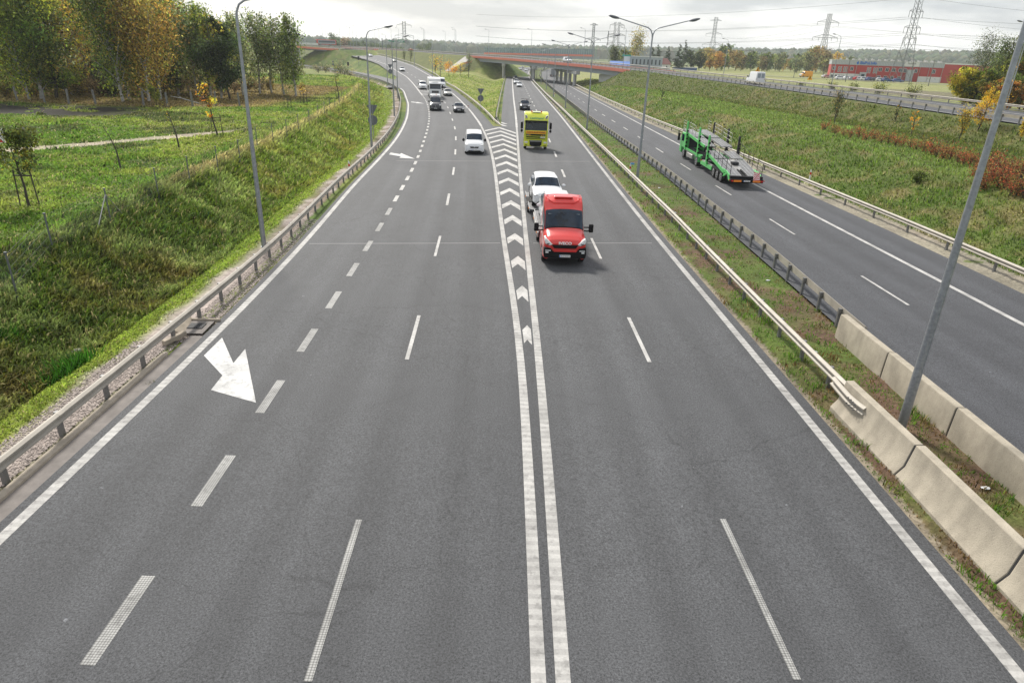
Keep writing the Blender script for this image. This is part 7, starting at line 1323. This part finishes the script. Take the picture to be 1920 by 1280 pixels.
# distant tree belt left of the warehouse and trees around the houses
BT = []
g_ = random.Random(5)
for i in range(34):
    px = 1290 + i * 8.6 + g_.uniform(-4, 4); BT.append((px, g_.uniform(430, 520), g_.uniform(8.5, 13) * (1.35 if 1335 < px < 1368 or 1492 < px < 1518 else 1), i))
PB = [(GY, None), ([(.16, .12, .04), (.12, .12, .04), (.2, .13, .04)], None), (GR, None), ([(.32, .20, .04), (.22, .16, .04)], None), ([(.10, .09, .04), (.13, .10, .05)], None)]
protoB = [tree_mesh('round' if k % 2 else 'bushy', 10, 700 + k, *PB[k % 5], gain=1.9, n=2300, leaf=.36, spread=1.05, base=.06, name='distant_tree') for k in range(8)]; ub = set()
where = ['greyish', 'brown green', 'green', 'yellow orange', 'dull brown', 'dusty green', 'olive brown', 'fresh green']
for px, Y, H_, i in BT:
    k = (i * 3 + i // 7) % 8; o = protoB[k] if k not in ub else copy_tree(protoB[k]); ub.add(k); x = (px - 960) / 1240 * (Y * .916 + 2.6); lm = 'above the white van' if px < 1430 else 'left of the warehouse'
    plant(o, x, Y, g_.uniform(0, 6), H_ / 10, '%s tree of the distant belt, number %d from its left' % (where[k], i + 1), 'tree', 'distant tree belt')
for i, (px, Y, H_, kind, pal, lb) in enumerate([(1132, 380, 10, 'birch', GR + GY, 'green tree at the foot of the lattice mast'), (1150, 385, 9.5, 'bushy', GY + YG, 'yellowish green tree right of the lattice mast'), (1172, 380, 12, 'poplar', [(.26, .20, .05), (.20, .17, .05), (.14, .14, .05)], 'tall yellow tree left of the grey building'), (1162, 420, 8, 'bushy', GR, 'low green tree left of the blue roof'), (1204, 420, 10, 'spruce', DK, 'dark spruce behind the grey building, left one'), (1215, 425, 11.5, 'spruce', DK, 'dark spruce behind the grey building, middle one'), (1232, 420, 10.5, 'spruce', DK, 'dark spruce right of the tall lamp post'), (1252, 400, 11.5, 'spruce', DK, 'dark spruce left of the twin pine'), (1262, 405, 13.5, 'spruce', DK, 'tallest dark spruce near the small houses'), (1276, 410, 9, 'bushy', DK + GR, 'dark broad tree right of the tallest spruce'), (1292, 410, 8.5, 'bushy', DK, 'dark rounded tree left of the orange bushes'), (942, 560, 11, 'round', GR + GY, 'lone round tree above the overpass'), (1312, 420, 8, 'bushy', [(.30, .17, .04), (.2, .17, .04)], 'orange bush cluster at the left end of the tree belt'), (1326, 425, 9, 'bushy', [(.32, .20, .04), (.26, .14, .04)], 'second orange bush cluster of the tree belt'), (820, 700, 12, 'round', GR, 'single green tree on the horizon'), (842, 720, 13, 'bushy', GR, 'pale green tree by the gantry on the horizon')]):
    if i in (14, 15): px = (775, 785)[i - 14]
    x = (px - 960) / 1240 * (Y * .916 + 2.6); t = tree_mesh(kind, H_, 760 + i, pal, None, n=1700, leaf=.34 if kind != 'spruce' else .42, lean=-.03, spread=1.0 if kind != 'poplar' else 1.7, base=.1, name='distant_tree'); plant(t, x, Y, 0, 1.15, lb, 'tree', 'trees around the distant houses')
# wind bent row at the far left
protoW = [tree_mesh('birch', 12, 800 + k, [(.05, .075, .03), (.07, .09, .035)] if k != 2 else [(.26, .15, .06), (.2, .13, .06)], None, n=1500, leaf=.36, lean=-.22, spread=1.0, base=.1, name='distant_tree') for k in range(4)]; uw = set()
for i in range(20):
    px = 612 + i * 6.6 + g_.uniform(-2, 2); Y = 640 + g_.uniform(-20, 30); k = 2 if i in (3, 4) else (0, 1, 3)[i % 3]; o = protoW[k] if k not in uw else copy_tree(protoW[k]); uw.add(k); x = (px - 960) / 1240 * (Y * .916 + 2.6)
    plant(o, x, Y, 0, (1.55 - i * .035) * g_.uniform(.85, 1.1), 'wind bent %s tree behind the red bus, number %d from the left' % (('dark', 'green', 'orange', 'grey green')[k], i + 1), 'tree', 'wind bent trees at the far left', dz=-1.0)

# ------------------------------------------------------------------ buildings
def warehouse():
    zg = 3.2; A = Vector(at(1552, 148, zg)); Bv = Vector(at(1752, 156.5, zg)); Bv = Vector((176.5, 302.0, zg)); A = Vector((136.5, 318.0, zg)); d = Bv - A; L_ = d.length; ang = math.atan2(d.y, d.x)
    r = empty('warehouse', A, ang, 'long red and white warehouse with grey roof band and blue lettering', 'building'); H_ = 7.6
    # local: x along the front, -y towards the road
    m = MB(); m.box(0, L_, 0, 48, -1, H_ - 1.9); m.build('wall', MT['brickred'], r)
    m = MB(); m.box(-.12, L_ + .12, -.15, 48, H_ - 1.9, H_ - .02); rb = m.build('roof_band', MT['claddinggrey'], r)
    m = MB(); [m.box(x, x + .05, -.20, -.151, H_ - 1.85, H_ - .1) for x in np.arange(.3, L_, .6)]; m.build('band_rib', MT['frame'], rb)
    m = MB(); m.box(-.3, L_ + .3, -.35, 48, H_ - .02, H_ + .12); rf = m.build('roof', MT['plaster'], r)
    for k in range(16): m = MB(); x = 3 + k * L_ / 16.5; m.box(x, x + 1.0, 8, 9, H_ + .12, H_ + .6).tube((x + .5, 15, H_), (x + .5, 15, H_ + .9), .3, n=8); m.build('roof_vent', MT['galv'], rf)
    m = MB(); m.box(-.05, L_ * .275, -.06, -.001, -.5, 2.15).box(L_ * .80, L_ + .06, -.06, -.001, -.5, 2.15).box(L_ + .001, L_ + .06, 0, 30, -.5, 1.6); m.build('white_base', MT['plaster'], r)
    def win(x, z, w_, h, face='y'):
        m = MB(); m.box(x - w_ / 2, x + w_ / 2, -.10, -.0, z, z + h); o = m.build('window', MT['frame'], r); m = MB(); e = .10
        m.box(x - w_ / 2 + e, x - .04, -.115, -.10, z + e, z + h - e).box(x + .04, x + w_ / 2 - e, -.115, -.10, z + e, z + h - e); m.build('pane', MT['window'], o)
    for f in (.030, .195): win(L_ * f, 3.4, 1.3, 1.5)
    for f in (.075, .095, .125, .145, .342, .362, .400, .420): win(L_ * f, 2.6, .62, 2.3)
    for f in (.455, .515, .575, .635): win(L_ * f, 3.5, 1.4, 1.5); win(L_ * f, .35, 1.3, 1.5)
    for f in (.94, .97): pass
    for f in (.925, .675, .77): win(L_ * f, 3.4, 1.2, 1.6)
    for f in (.022, .06, .09): win(L_ * f, .2, 1.0, 1.4)
    for f in (.11, .13, .165, .89, .91, .95): win(L_ * f, 1.1, .5, .5)
    for f in (0.005, .235, .43, .655, .80, .88, .995): m = MB(); m.tube((L_ * f, -.18, -.3), (L_ * f, -.18, H_ - 1.8), .09, n=6); m.build('drain_pipe', MT['galv'], r)
    m = MB(); m.box(L_ * .275, L_ * .335, -2.2, -.05, 0, 2.9); m.build('porch', MT['claddinggrey'], r); m = MB(); m.box(L_ * .29, L_ * .32, -2.25, -2.19, 0, 2.2); m.build('door', MT['window'], r)
    m = MB(); m.box(L_ * .69, L_ * .75, -2.0, -.05, 0, 4.6); m.build('porch', MT['claddinggrey'], r)
    m = MB(); m.box(L_ * .655, L_ * .785, -.30, -.16, H_ - 1.75, H_ + .1); b = m.build('white_board', MT['plaster'], r); text('Pawilon', 1.0, b, (L_ * .72, -.32, H_ - .65), FR, MT['black'], 'lettering', .01); text('B2', .6, b, (L_ * .735, -.32, H_ - 1.35), FR, MT['black'], 'lettering', .01)
    text('BlaPol.Info', 1.55, r, (L_ * .335, -.24, H_ - 1.0), FR, MT['bluesign'], 'lettering', .02, bold=.045, sx=1.0)
    m = MB(); m.ellipsoid((L_ * .238, -.24, H_ - 1.05), .42, .06, .62, 12, 8); m.box(L_ * .238 - .05, L_ * .238 + .05, -.30, -.2, H_ - 1.7, H_ - .3); m.build('emblem', MT['bluesign'], r)
    # side wing to the right
    m = MB(); e = L_; m.hexa([(e + .1, 1, -1), (e + 38, 42, -1), (e + 20, 60, -1), (e - 10, 40, -1), (e + .1, 1, H_ - .4), (e + 38, 42, H_ - .4), (e + 20, 60, H_ - .4), (e - 10, 40, H_ - .4)]); m.build('side_wing', MT['brickred'], r)
    m = MB(); m.hexa([(e + .1, .9, H_ - .4), (e + 38.2, 41.8, H_ - .4), (e + 20, 60, H_ - .4), (e - 10, 40, H_ - .4), (e + .1, .9, H_ + .1), (e + 38.2, 41.8, H_ + .1), (e + 20, 60, H_ + .1), (e - 10, 40, H_ + .1)]); m.build('roof', MT['plaster'], r)
warehouse()
def house(name, label, p, ang, w_, d, h, wallm, roofm, pitch=0, wins=0, cat='building'):
    r = empty(name, p, ang, label, cat); m = MB(); m.box(0, w_, 0, d, -2, h); m.build('wall', wallm, r)
    if pitch: m = MB(); m.prism([(-.4, h), (d + .4, h), (d / 2, h + pitch)], 'x', -.4, w_ + .4); m.build('roof', roofm, r)
    else: m = MB(); m.box(-.2, w_ + .2, -.2, d + .2, h, h + .35); m.build('roof', roofm, r)
    for k in range(wins): x = w_ * (k + .7) / (wins + .4); m = MB(); m.box(x - .35, x + .35, -.05, .02, h * .45, h * .82); m.build('window', MT['window'], r)
    return r
p = atY(1180, 128, 350); gb = house('office_building', 'grey flat roofed building with a row of narrow windows beyond the overpass', (p[0], 350, 3), R(-8), 15.5, 12, 6.1, MT['wallgrey'], MT['plaster'], 0, 8)
m = MB(); m.box(-3.2, 0, 1, 5, -1, 6.6); m.build('stair_tower', MT['matwhite'], gb)
p = atY(1144, 126, 340); house('low_house', 'low building with a bright blue roof left of the grey building', (p[0], 338, 2.4), R(-6), 8.5, 10, 2.6, MT['matwhite'], MT['roofblue'], 1.9, 0)
p = atY(1232, 128, 380); house('small_house', 'small house with brown red roof right of the grey building', (p[0], 380, 2.2), R(20), 8, 9, 3.6, MT['matwhite'], MT['roofred'], 3, 2)
p = atY(1226, 131, 330); house('market_hall', 'low white canopy building beside the grey building', (p[0], 335, 2.6), R(-10), 6.5, 6, 2.0, MT['matwhite'], MT['matwhite'], 0, 0)
p = atY(1262, 134, 400); house('small_house', 'low pale shed with blue doors among the spruces', (p[0], 400, 2.2), R(-5), 13, 6, 2.2, MT['blue'], MT['matwhite'], 0, 0)
p = atY(1300, 134, 400); r = empty('billboard', atY(1196, 100, 400), 0, 'advertising sign on a tall mast above the spruces', 'sign'); m = MB(); m.tube((0, 0, -8), (0, 0, 0), .2, n=8); m.build('mast', MT['pylon'], r); m = MB(); m.box(-1.1, 1.1, -.2, .2, 0, 1.9); b = m.build('sign_box', MT['wallgrey'], r); m = MB(); m.box(-.8, .8, -.22, -.2, .4, 1.5); m.build('sign_face', MT['signwhite'], b)
p = atY(1175, 103, 345); r = empty('roof_sign', (p[0], p[1], 9.0), 0, 'green emblem standing on the roof of the grey building', 'sign'); m = MB(); m.prism([(-2.2, 0), (-1.6, 1.2), (-.4, .7), (1.8, .9), (2.2, .1)], 'y', -.1, .1); m.build('emblem', MT['greensign_t'], r)
# pale bright parapets and barriers at the far left junction
p = atY(548, 84, 365); r = empty('parapet_wall', (p[0], p[1], p[2] + .1), 0, 'pale parapet of the small overpass at the far left', 'wall'); m = MB(); m.box(-25, 13, 0, .25, .1, 1.0); m.build('parapet', MT['matwhite'], r); m = MB(); [m.box(-24 + k * 2.4, -23.8 + k * 2.4, -.1, 0, .0, 1.1) for k in range(15)]; m.build('parapet_rib', MT['galv'], r)

# ------------------------------------------------------------------ pylons, cables, masts
def pylon(Ht, levels, w0, w1, name='pylon', dens=9, armz=None, t=.10):
    """levels: list of (height fraction, half width, insulators per side)"""
    r = empty(name); m = MB(); hw = lambda z: (w0 + (w1 - w0) * min(1, z / (Ht * .62))) / 2 if z < Ht * .62 else w1 / 2
    zs = [0]; z = 0
    while z < Ht - 1: z += max(1.3, hw(z) * 2.0); zs.append(min(z, Ht))
    for a, b in zip(zs, zs[1:]):
        ha, hb = hw(a), hw(b)
        for sx, sy in ((-1, -1), (1, -1), (1, 1), (-1, 1)): m.tube((sx * ha, sy * ha, a), (sx * hb, sy * hb, b), t, n=4, cap=False)
        for (ax, ay), (bx, by) in (((-1, -1), (1, -1)), ((1, -1), (1, 1)), ((1, 1), (-1, 1)), ((-1, 1), (-1, -1))):
            m.tube((ax * ha, ay * ha, a), (bx * hb, by * hb, b), t * .55, n=3, cap=False); m.tube((bx * ha, by * ha, a), (ax * hb, ay * hb, b), t * .55, n=3, cap=False)
    m.build('lattice_tower', MT['pylon'], r)
    for f, w_, ni in levels:
        z = Ht * f; h = hw(z); m = MB(); up = max(1.0, w_ * .22)
        for s in (-1, 1):
            for yy in (-h, h): m.tube((s * h, yy, z), (s * w_, 0, z), t * .8, n=3, cap=False); m.tube((s * h, yy, z + up), (s * w_, 0, z + .1), t * .7, n=3, cap=False)
            k_ = max(2, int(w_ / 1.6))
            for k in range(1, k_): q = k / k_; xa = h + (w_ - h) * q; m.tube((s * xa, 0, z), (s * (xa - (w_ - h) / k_ * .5), 0, z + up * (1 - q)), t * .45, n=3, cap=False)
        a_ = m.build('crossarm', MT['pylon'], r)
        for s in (-1, 1):
            for k in range(ni):
                xx = s * (w_ - k * (w_ - h) * .55); m = MB(); m.tube((xx, 0, z), (xx, 0, z - 2.2), t * .9, n=5); m.build('insulator', MT['insul'], a_)
    return r
PY = [((1668, 152), 300, 33, [(.955, 2.2, 0), (.80, 3.6, 2), (.62, 4.4, 2), (.50, 3.6, 2)], 6.5, 1.9, 'tall lattice pylon rising in front of the red warehouse', R(20)), ((1516, 138), 520, 38, [(.86, 8.0, 1), (.60, 9.5, 2)], 7, 2.2, 'pylon with two wide crossarms above the middle of the tree belt', R(8)), ((1312, 118), 760, 46, [(.93, 6, 0), (.66, 8.5, 1), (.44, 11, 1)], 9, 2.6, 'hazy pylon above the white van', R(5)), ((1132, 112), 400, 25, [(.90, 4.0, 1), (.70, 5.0, 1), (.52, 5.2, 1)], 6, 2.4, 'dense lattice mast with antennas left of the yellow tree', R(10)), ((1090, 104), 900, 42, [(.95, 5, 0), (.58, 9, 1)], 8, 2.4, 'faint pylon behind the noise barrier', 0), ((740, 96), 700, 33, [(.90, 7, 1), (.62, 9, 1), (.45, 5, 1)], 7, 2.6, 'faint pylon behind the far left gantry', 0), ((1735, 118), 1500, 34, [(.8, 6, 1)], 7, 2, 'small distant pylon on the ridge right of the tall one', 0), ((1752, 122), 1550, 24, [(.8, 5, 1)], 6, 2, 'smaller distant mast on the right ridge', 0)]
pys = []
for (px, py), Y, Ht, lv, w0, w1, lb, rz in PY:
    o = pylon(Ht, lv, w0, w1, t=.10 if Y < 450 else .15 if Y < 800 else .3); x = (px - 960) / 1240 * (Y * .916 + 2.6); z = zl(x, Y); o.location = (x, Y, z); o.rotation_euler = (0, 0, rz); tag(o, lb, 'pylon', 'lattice pylons'); pys.append((x, Y, z, Ht, rz))
# antennas on the dense mast
m = MB(); [m.box(-4.6, -4.2, -.2, .2, 25 * f, 25 * f + 1.6) for f in (.5, .58, .66, .72)]; [m.tube((-4.4, 0, 25 * f), (0, 0, 25 * f), .08, n=4) for f in (.5, .58, .66, .72)]; m.tube((-4.6, 0, 11), (-4.2, 0, 19), .09, n=4); o = m.build('antenna', MT['pylon']); tag(o, 'antenna frame fixed to the left side of the dense mast', 'antenna'); o.location = pys[3][:3]
def cable(a, b, sag, r_, label):
    a, b = Vector(a), Vector(b); pts = []
    for i in range(25): t = i / 24; p = a.lerp(b, t); p.z -= sag * 4 * t * (1 - t); pts.append(tuple(p - a))
    m = MB(); m.path(pts, r_, 4, False); o = m.build('power_cable', MT['cable']); o.location = a; tag(o, label, 'power cable', 'power cables between the pylons')
x, Y, z, Ht, rz = pys[0]; names = ['top', 'upper', 'middle', 'lower']
for k, (f, w_, h) in enumerate(((.955, 0, 0), (.80, 3.6, 2.2), (.62, 4.4, 2.2), (.50, 3.6, 2.2))):
    for s in ((-1, 1) if w_ else (1,)):
        cable((x + s * w_, Y, z + Ht * f - h), (x + 190, Y + 60 * s + 10, z + Ht * f - h + 2), 3.0, .045, '%s power cable running right from the tall pylon%s' % (names[k], '' if not w_ else (', outer strand' if s > 0 else ', inner strand')))
        cable((x + s * w_, Y, z + Ht * f - h), (x - 190, Y + 190 + s * 4, z + Ht * f - h - 3), 4.0, .045, '%s power cable running left from the tall pylon%s' % (names[k], '' if not w_ else (', outer strand' if s > 0 else ', inner strand')))
x1, Y1_, z1, H1, _ = pys[1]; x2, Y2_, z2, H2, _ = pys[2]
for k, (f1, w1_, f2, w2_) in enumerate(((.86, 8, .66, 8.5), (.60, 9.5, .44, 11))):
    for s in (-1, 1): cable((x1 + s * w1_, Y1_, z1 + H1 * f1 - 2.2), (x2 + s * w2_, Y2_, z2 + H2 * f2 - 2.2), 5, .06, '%s cable strung between the wide pylon and the hazy pylon, %s side' % (('upper', 'lower')[k], ('west', 'east')[s > 0])); cable((x1 + s * w1_, Y1_, z1 + H1 * f1 - 2.2), (x1 + 230, Y1_ - 60 + s * 8, z1 + H1 * f1 - 1), 5, .06, '%s cable running right from the wide pylon, %s side' % (('upper', 'lower')[k], ('west', 'east')[s > 0]))
# wooden poles by the warehouse
for i, (px, Y, h) in enumerate([(1567, 262, 8.5), (1686, 255, 7.6), (1722, 240, 8.2), (1470, 300, 7)]):
    x = (px - 960) / 1240 * (Y * .916 + 2.6); m = MB(); m.tube((0, 0, -.5), (-.3 * (i % 2), 0, h), .14, .09, n=8); r = empty('utility_pole', (x, Y, zl(x, Y)), 0, ['utility pole before the left part of the warehouse', 'utility pole leaning before the right part of the warehouse', 'utility pole at the right corner of the warehouse', 'thin utility pole at the foot of the tree belt'][i], 'utility pole', 'utility poles near the warehouse'); m.build('pole', MT['concpost'], r); m = MB(); m.box(-.7, .7, -.05, .05, h - .5, h - .4); m.build('crossbar', MT['concpost'], r)

# ------------------------------------------------------------------ the wooded ridge on the horizon
n = 5200; g = np.random.default_rng(77); aa = np.sort(g.uniform(-62, 58, n)) * math.pi / 180; dd = g.uniform(1500, 2300, n); fx = dd * np.sin(aa); fy = dd * np.cos(aa); rise_ = 3 + sst(-.25, .75, np.sin(aa)) * 17 - 9 * sst(-.1, -.5, np.sin(aa)); fz = height(fx, fy) + rise_ * sst(1450, 2000, dd)
hh = g.uniform(17, 25, n); rw = g.uniform(8, 14, n); k = 7; V = []; Fs = []; Cc = []
ang = np.linspace(0, 2 * np.pi, k, endpoint=False)
prof = [(1.0, -.8), (1.0, .35), (.8, .72), (.0, 1.0)]
jit = g.uniform(.75, 1.2, (n, k)); V = np.zeros((n, 3 * k + 1, 3))
for l_, (pr, pz) in enumerate(prof[:3]):
    V[:, l_ * k:(l_ + 1) * k, 0] = fx[:, None] + rw[:, None] * pr * jit * np.cos(ang); V[:, l_ * k:(l_ + 1) * k, 1] = fy[:, None] + rw[:, None] * pr * jit * np.sin(ang); V[:, l_ * k:(l_ + 1) * k, 2] = (fz + hh * pz)[:, None] + g.normal(0, .8, (n, k)) * (pz > 0)
V[:, 3 * k] = np.stack([fx, fy, fz + hh], 1)
q = []
for l_ in range(2):
    for j in range(k): q.append((l_ * k + j, l_ * k + (j + 1) % k, (l_ + 1) * k + (j + 1) % k, (l_ + 1) * k + j))
for j in range(k): q.append((2 * k + j, 2 * k + (j + 1) % k, 3 * k, 3 * k))
q = np.array(q); q3 = q[q[:, 2] != q[:, 3]]; t3 = q[q[:, 2] == q[:, 3]][:, :3]
base_ = (np.arange(n) * (3 * k + 1))[:, None, None]
tris = np.concatenate([(q3[None] + base_)[..., [0, 1, 2]].reshape(-1, 3), (q3[None] + base_)[..., [0, 2, 3]].reshape(-1, 3), (t3[None] + base_).reshape(-1, 3)])
cc_ = np.repeat(jitter([(.03, .045, .02), (.04, .055, .022), (.06, .06, .025)], n, g, .2), 3 * k + 1, 0)
o = link('forest', np_mesh('forest', V.reshape(-1, 3), tris, cols=cc_, mats=[MT['forest']])); tag(o, kind='stuff')

# ------------------------------------------------------------------ grass and ground plants (uncountable)
def blades(n, seed, amin, amax, rmin, rmax, pick, hfun, wfac, name, dens_pow=1.6, colf=None, lean=(.25, -.1), straw=.05):
    g = np.random.default_rng(seed); u = g.random(n); e = 2 - dens_pow; r_ = (rmin ** e + u * (rmax ** e - rmin ** e)) ** (1 / e); a = g.uniform(amin, amax, n) * math.pi / 180; x = r_ * np.sin(a); y = r_ * np.cos(a)
    m_ = pick(x, y, g); x, y, r_ = x[m_], y[m_], r_[m_]; n = len(x); z = height(x, y); h = hfun(x, y, g); w_ = wfac * (.6 + r_ / 28.0) * g.uniform(.6, 1.3, n)
    d = g.uniform(0, 2 * np.pi, n); cx, cy = np.cos(d) * w_, np.sin(d) * w_; ld = g.normal(0, .35, (n, 2)) + np.array(lean); tx, ty = ld[:, 0] * h, ld[:, 1] * h
    p0 = np.stack([x - cx, y - cy, z - .03], 1); p1 = np.stack([x + cx, y + cy, z - .03], 1); p2 = np.stack([x + cx * .7 + tx * .45, y + cy * .7 + ty * .45, z + h * .62], 1); p3 = np.stack([x - cx * .7 + tx * .45, y - cy * .7 + ty * .45, z + h * .62], 1); p4 = np.stack([x + tx * 1.3, y + ty * 1.3, z + h * .9], 1)
    V = np.stack([p0, p1, p2, p3, p4], 1).reshape(-1, 3); b = np.arange(n)[:, None] * 5; T = np.concatenate([b + [0, 1, 2], b + [0, 2, 3], b + [3, 2, 4]], 1).reshape(-1, 3)
    c = (colf or surface_colour)(x, y) * (1 + g.normal(0, .34, (n, 1))) * np.array([1.16, 1.30, 1.12]); c = np.clip(c + g.normal(0, .008, (n, 3)), .004, .8); st_ = g.random(n) < straw; c[st_] = np.array([.36, .32, .15]) * g.uniform(.6, 1.2, (st_.sum(), 1)); cv_ = np.repeat(c, 5, 0)
    o = link(name, np_mesh(name, V, T, cols=cv_, mats=[MT['grass']])); return tag(o, kind='stuff')
cl = lambda y: np.clip(y, -15, 590)
def pick_left(x, y, g): dl = (xAg(cl(y)) - x) * SKEW(xAg, cl(y)); ty = 48.5 + (x + 42) * .78 + .045 * (x + 42) ** 2 * (x > -42); return (dl > 1.15 + .5 * g.random(len(x))) & ~((np.abs(y - ty) < 1.9 + 1.6 * sst(-38, -48, x)) & (x < -28) & (g.random(len(x)) < .93)) & (fbm(x, y, 1.2, 5) > .25) & ~((np.exp(-(((x + 58) / 13) ** 4 + ((y - 80.5 - (x + 58) * .10) / 6.2) ** 4)) > .35) & (fbm(x, y * 2, 2.2, 55) > .34))
def h_left(x, y, g): dl = (xAg(cl(y)) - x) * SKEW(xAg, cl(y)); cl_ = fbm(x, y, 1.6, 61); h = np.where(dl < 3.3, .10, np.where(dl < 9.8, .40 * (.35 + 1.2 * cl_), .13 + .20 * sst(.5, .8, cl_))); h = np.where((np.abs(dl - 9.3) < 1.0) & (y > 38), .55, h); return h * g.uniform(.5, 1.3, len(x))
def col_left(x, y):
    c = surface_colour(x, y); k = fbm(x, y, .8, 99); return c * (0.60 + 1.15 * k)[:, None]
blades(600000, 1, -66, -6, 12, 230, pick_left, h_left, .019, 'grass', 1.75, col_left, (.42, -.25), .06)
def pick_med(x, y, g): return (x > xBR(cl(y)) + .62) & (x < xCL(cl(y)) - np.interp(y, [0, 24, 60, 70], [1.05, .95, .4, .3])) & (fbm(x, y, .7, 5) > .36) & ~((x > xBR(cl(y)) + 1.0) & (x < xBR(cl(y)) + 1.5) & (y < 17)) & ~((x > xCL(cl(y)) - 1.5) & (y < 22.6))
def h_med(x, y, g): return (.05 + .16 * sst(.45, .75, fbm(x, y, .6, 15))) * g.uniform(.5, 1.4, len(x))
def col_med(x, y):
    k = fbm(x, y, .55, 88); f = np.clip(sst(.36, .52, k) + .25 * sst(24, 36, y), 0, 1); return mixc(np.broadcast_to(C3(.13, .075, .035), x.shape + (3,)), C3(.085, .15, .02), f) * (.7 + .7 * fbm(x, y, .3, 9))[:, None]
blades(260000, 2, 0, 62, 7, 130, pick_med, h_med, .011, 'grass', 1.75, col_med, (.05, -.05))
def pick_right(x, y, g): dr = x - xCgR(cl(y)); dD, zD, sD, _ = seg_dist(x, y, DNs[:40]); return (dr > .6) & ((sD < 0) & (dD > .8)) & (fbm(x, y, 1.2, 5) > .2)
def h_right(x, y, g): cl_ = fbm(x + y * .6, y * .5 - x, 1.3, 61); return (.10 + .26 * cl_) * g.uniform(.5, 1.3, len(x))
blades(360000, 3, 2.5, 55, 26, 290, pick_right, h_right, .015, 'grass', 1.5, lambda x, y: surface_colour(x, y) * (.7 + .8 * fbm(x, y, 1.0, 99))[:, None], (-.3, -.2), .04)
def pick_isl(x, y, g): return (x > xAgR(cl(y)) + .2) & (x < xBgL(cl(y)) - .1) & (y > 97.5)
blades(60000, 4, -22, 2, 97, 300, pick_isl, lambda x, y, g: .14 * g.uniform(.5, 1.3, len(x)), .018, 'grass', 1.8, lambda x, y: surface_colour(x, y) * (.85 + .3 * fbm(x, y, 1.0, 99))[:, None], straw=0)
# the bright green tuft at the foot of the slope
def tuft(x, y, n, s, h, seed, label, c=(.035, .115, .010), name='grass_tuft', cat='grass tuft'):
    g = np.random.default_rng(seed); px_ = g.normal(0, s, n) * 1.0; py_ = g.normal(0, s * 1.9, n); z = height(x + px_, y + py_) - zl(x, y); hh_ = h * g.uniform(.5, 1.2, n); d = g.uniform(0, 6.28, n); w_ = .028; tx, ty = g.normal(0, .35, n) * hh_, g.normal(0, .35, n) * hh_
    p0 = np.stack([px_ - np.cos(d) * w_, py_ - np.sin(d) * w_, z], 1); p1 = np.stack([px_ + np.cos(d) * w_, py_ + np.sin(d) * w_, z], 1); p2 = np.stack([px_ + tx, py_ + ty, z + hh_], 1)
    o = link(name, np_mesh(name, np.stack([p0, p1, p2], 1).reshape(-1, 3), np.arange(3 * n).reshape(n, 3), cols=np.repeat(np.array([c]) * np.clip(1 + g.normal(0, .5, (n, 1)), .25, 2.6), 3, 0), mats=[MT['grass']])); o.location = (x, y, zl(x, y)); return tag(o, label, cat)
x, y, _ = at(112, 700, -1.0); tuft(x + .2, y, 700, .27, .50, 5, 'bright green grass tuft at the foot of the left slope'); x, y, _ = at(8, 655, -.8); tuft(x, y, 400, .2, .4, 6, 'small green tuft at the left picture edge')
tuft(-10.35, 16.9, 60, .06, .14, 7, 'small weed growing in the gutter', (.10, .12, .05), 'weed', 'weed')
# loose gravel of the strip below the left rail
g = np.random.default_rng(9); n = 30000; yy = -4 + 42 * g.random(n) ** .8; lo_ = xAL(yy) - np.where(yy < 20, .95, .45); xx = lo_ - g.random(n) ** 1.1 * np.where(yy < 20, 1.5, .9); k_ = g.random(n) < np.interp(yy, [-4, 20, 24, 38], [1, 1, .6, .15]); xx, yy = xx[k_], yy[k_]; n = len(xx); zz_ = height(xx, yy); s_ = g.uniform(.012, .04, n)
dirs = np.array([(1, 0, 0), (0, 1, 0), (-1, 0, 0), (0, -1, 0), (0, 0, 1)], float); V = np.stack([xx, yy, zz_], 1)[:, None, :] + dirs[None] * s_[:, None, None] * g.uniform(.6, 1.3, (n, 5, 1)) * np.array([1, 1, .8]); V[:, :, 2] += .012; T = np.array([(0, 1, 4), (1, 2, 4), (2, 3, 4), (3, 0, 4)])[None] + (np.arange(n) * 5)[:, None, None]
cc_ = np.repeat(np.array([(.36, .31, .28)]) * g.uniform(.45, 1.35, (n, 1)), 5, 0); o = link('gravel', np_mesh('gravel', V.reshape(-1, 3), T.reshape(-1, 3), cols=cc_, mats=[MT['forest']])); tag(o, kind='stuff')
# ------------------------------------------------------------------ haze
m = MB(); m.box(-3500, 3500, -60, 3200, -6, 62); o = m.build('haze', None); hm = bpy.data.materials.new('haze air'); hm.use_nodes = True; t = hm.node_tree; t.nodes.clear(); ou = N(t, 'ShaderNodeOutputMaterial'); pv = N(t, 'ShaderNodeVolumePrincipled'); pv.inputs['Color'].default_value = (.88, .945, 1.0, 1); pv.inputs['Density'].default_value = .00016; pv.inputs['Anisotropy'].default_value = .3; t.links.new(pv.outputs['Volume'], ou.inputs['Volume']); o.data.materials.append(hm); tag(o, kind='stuff')
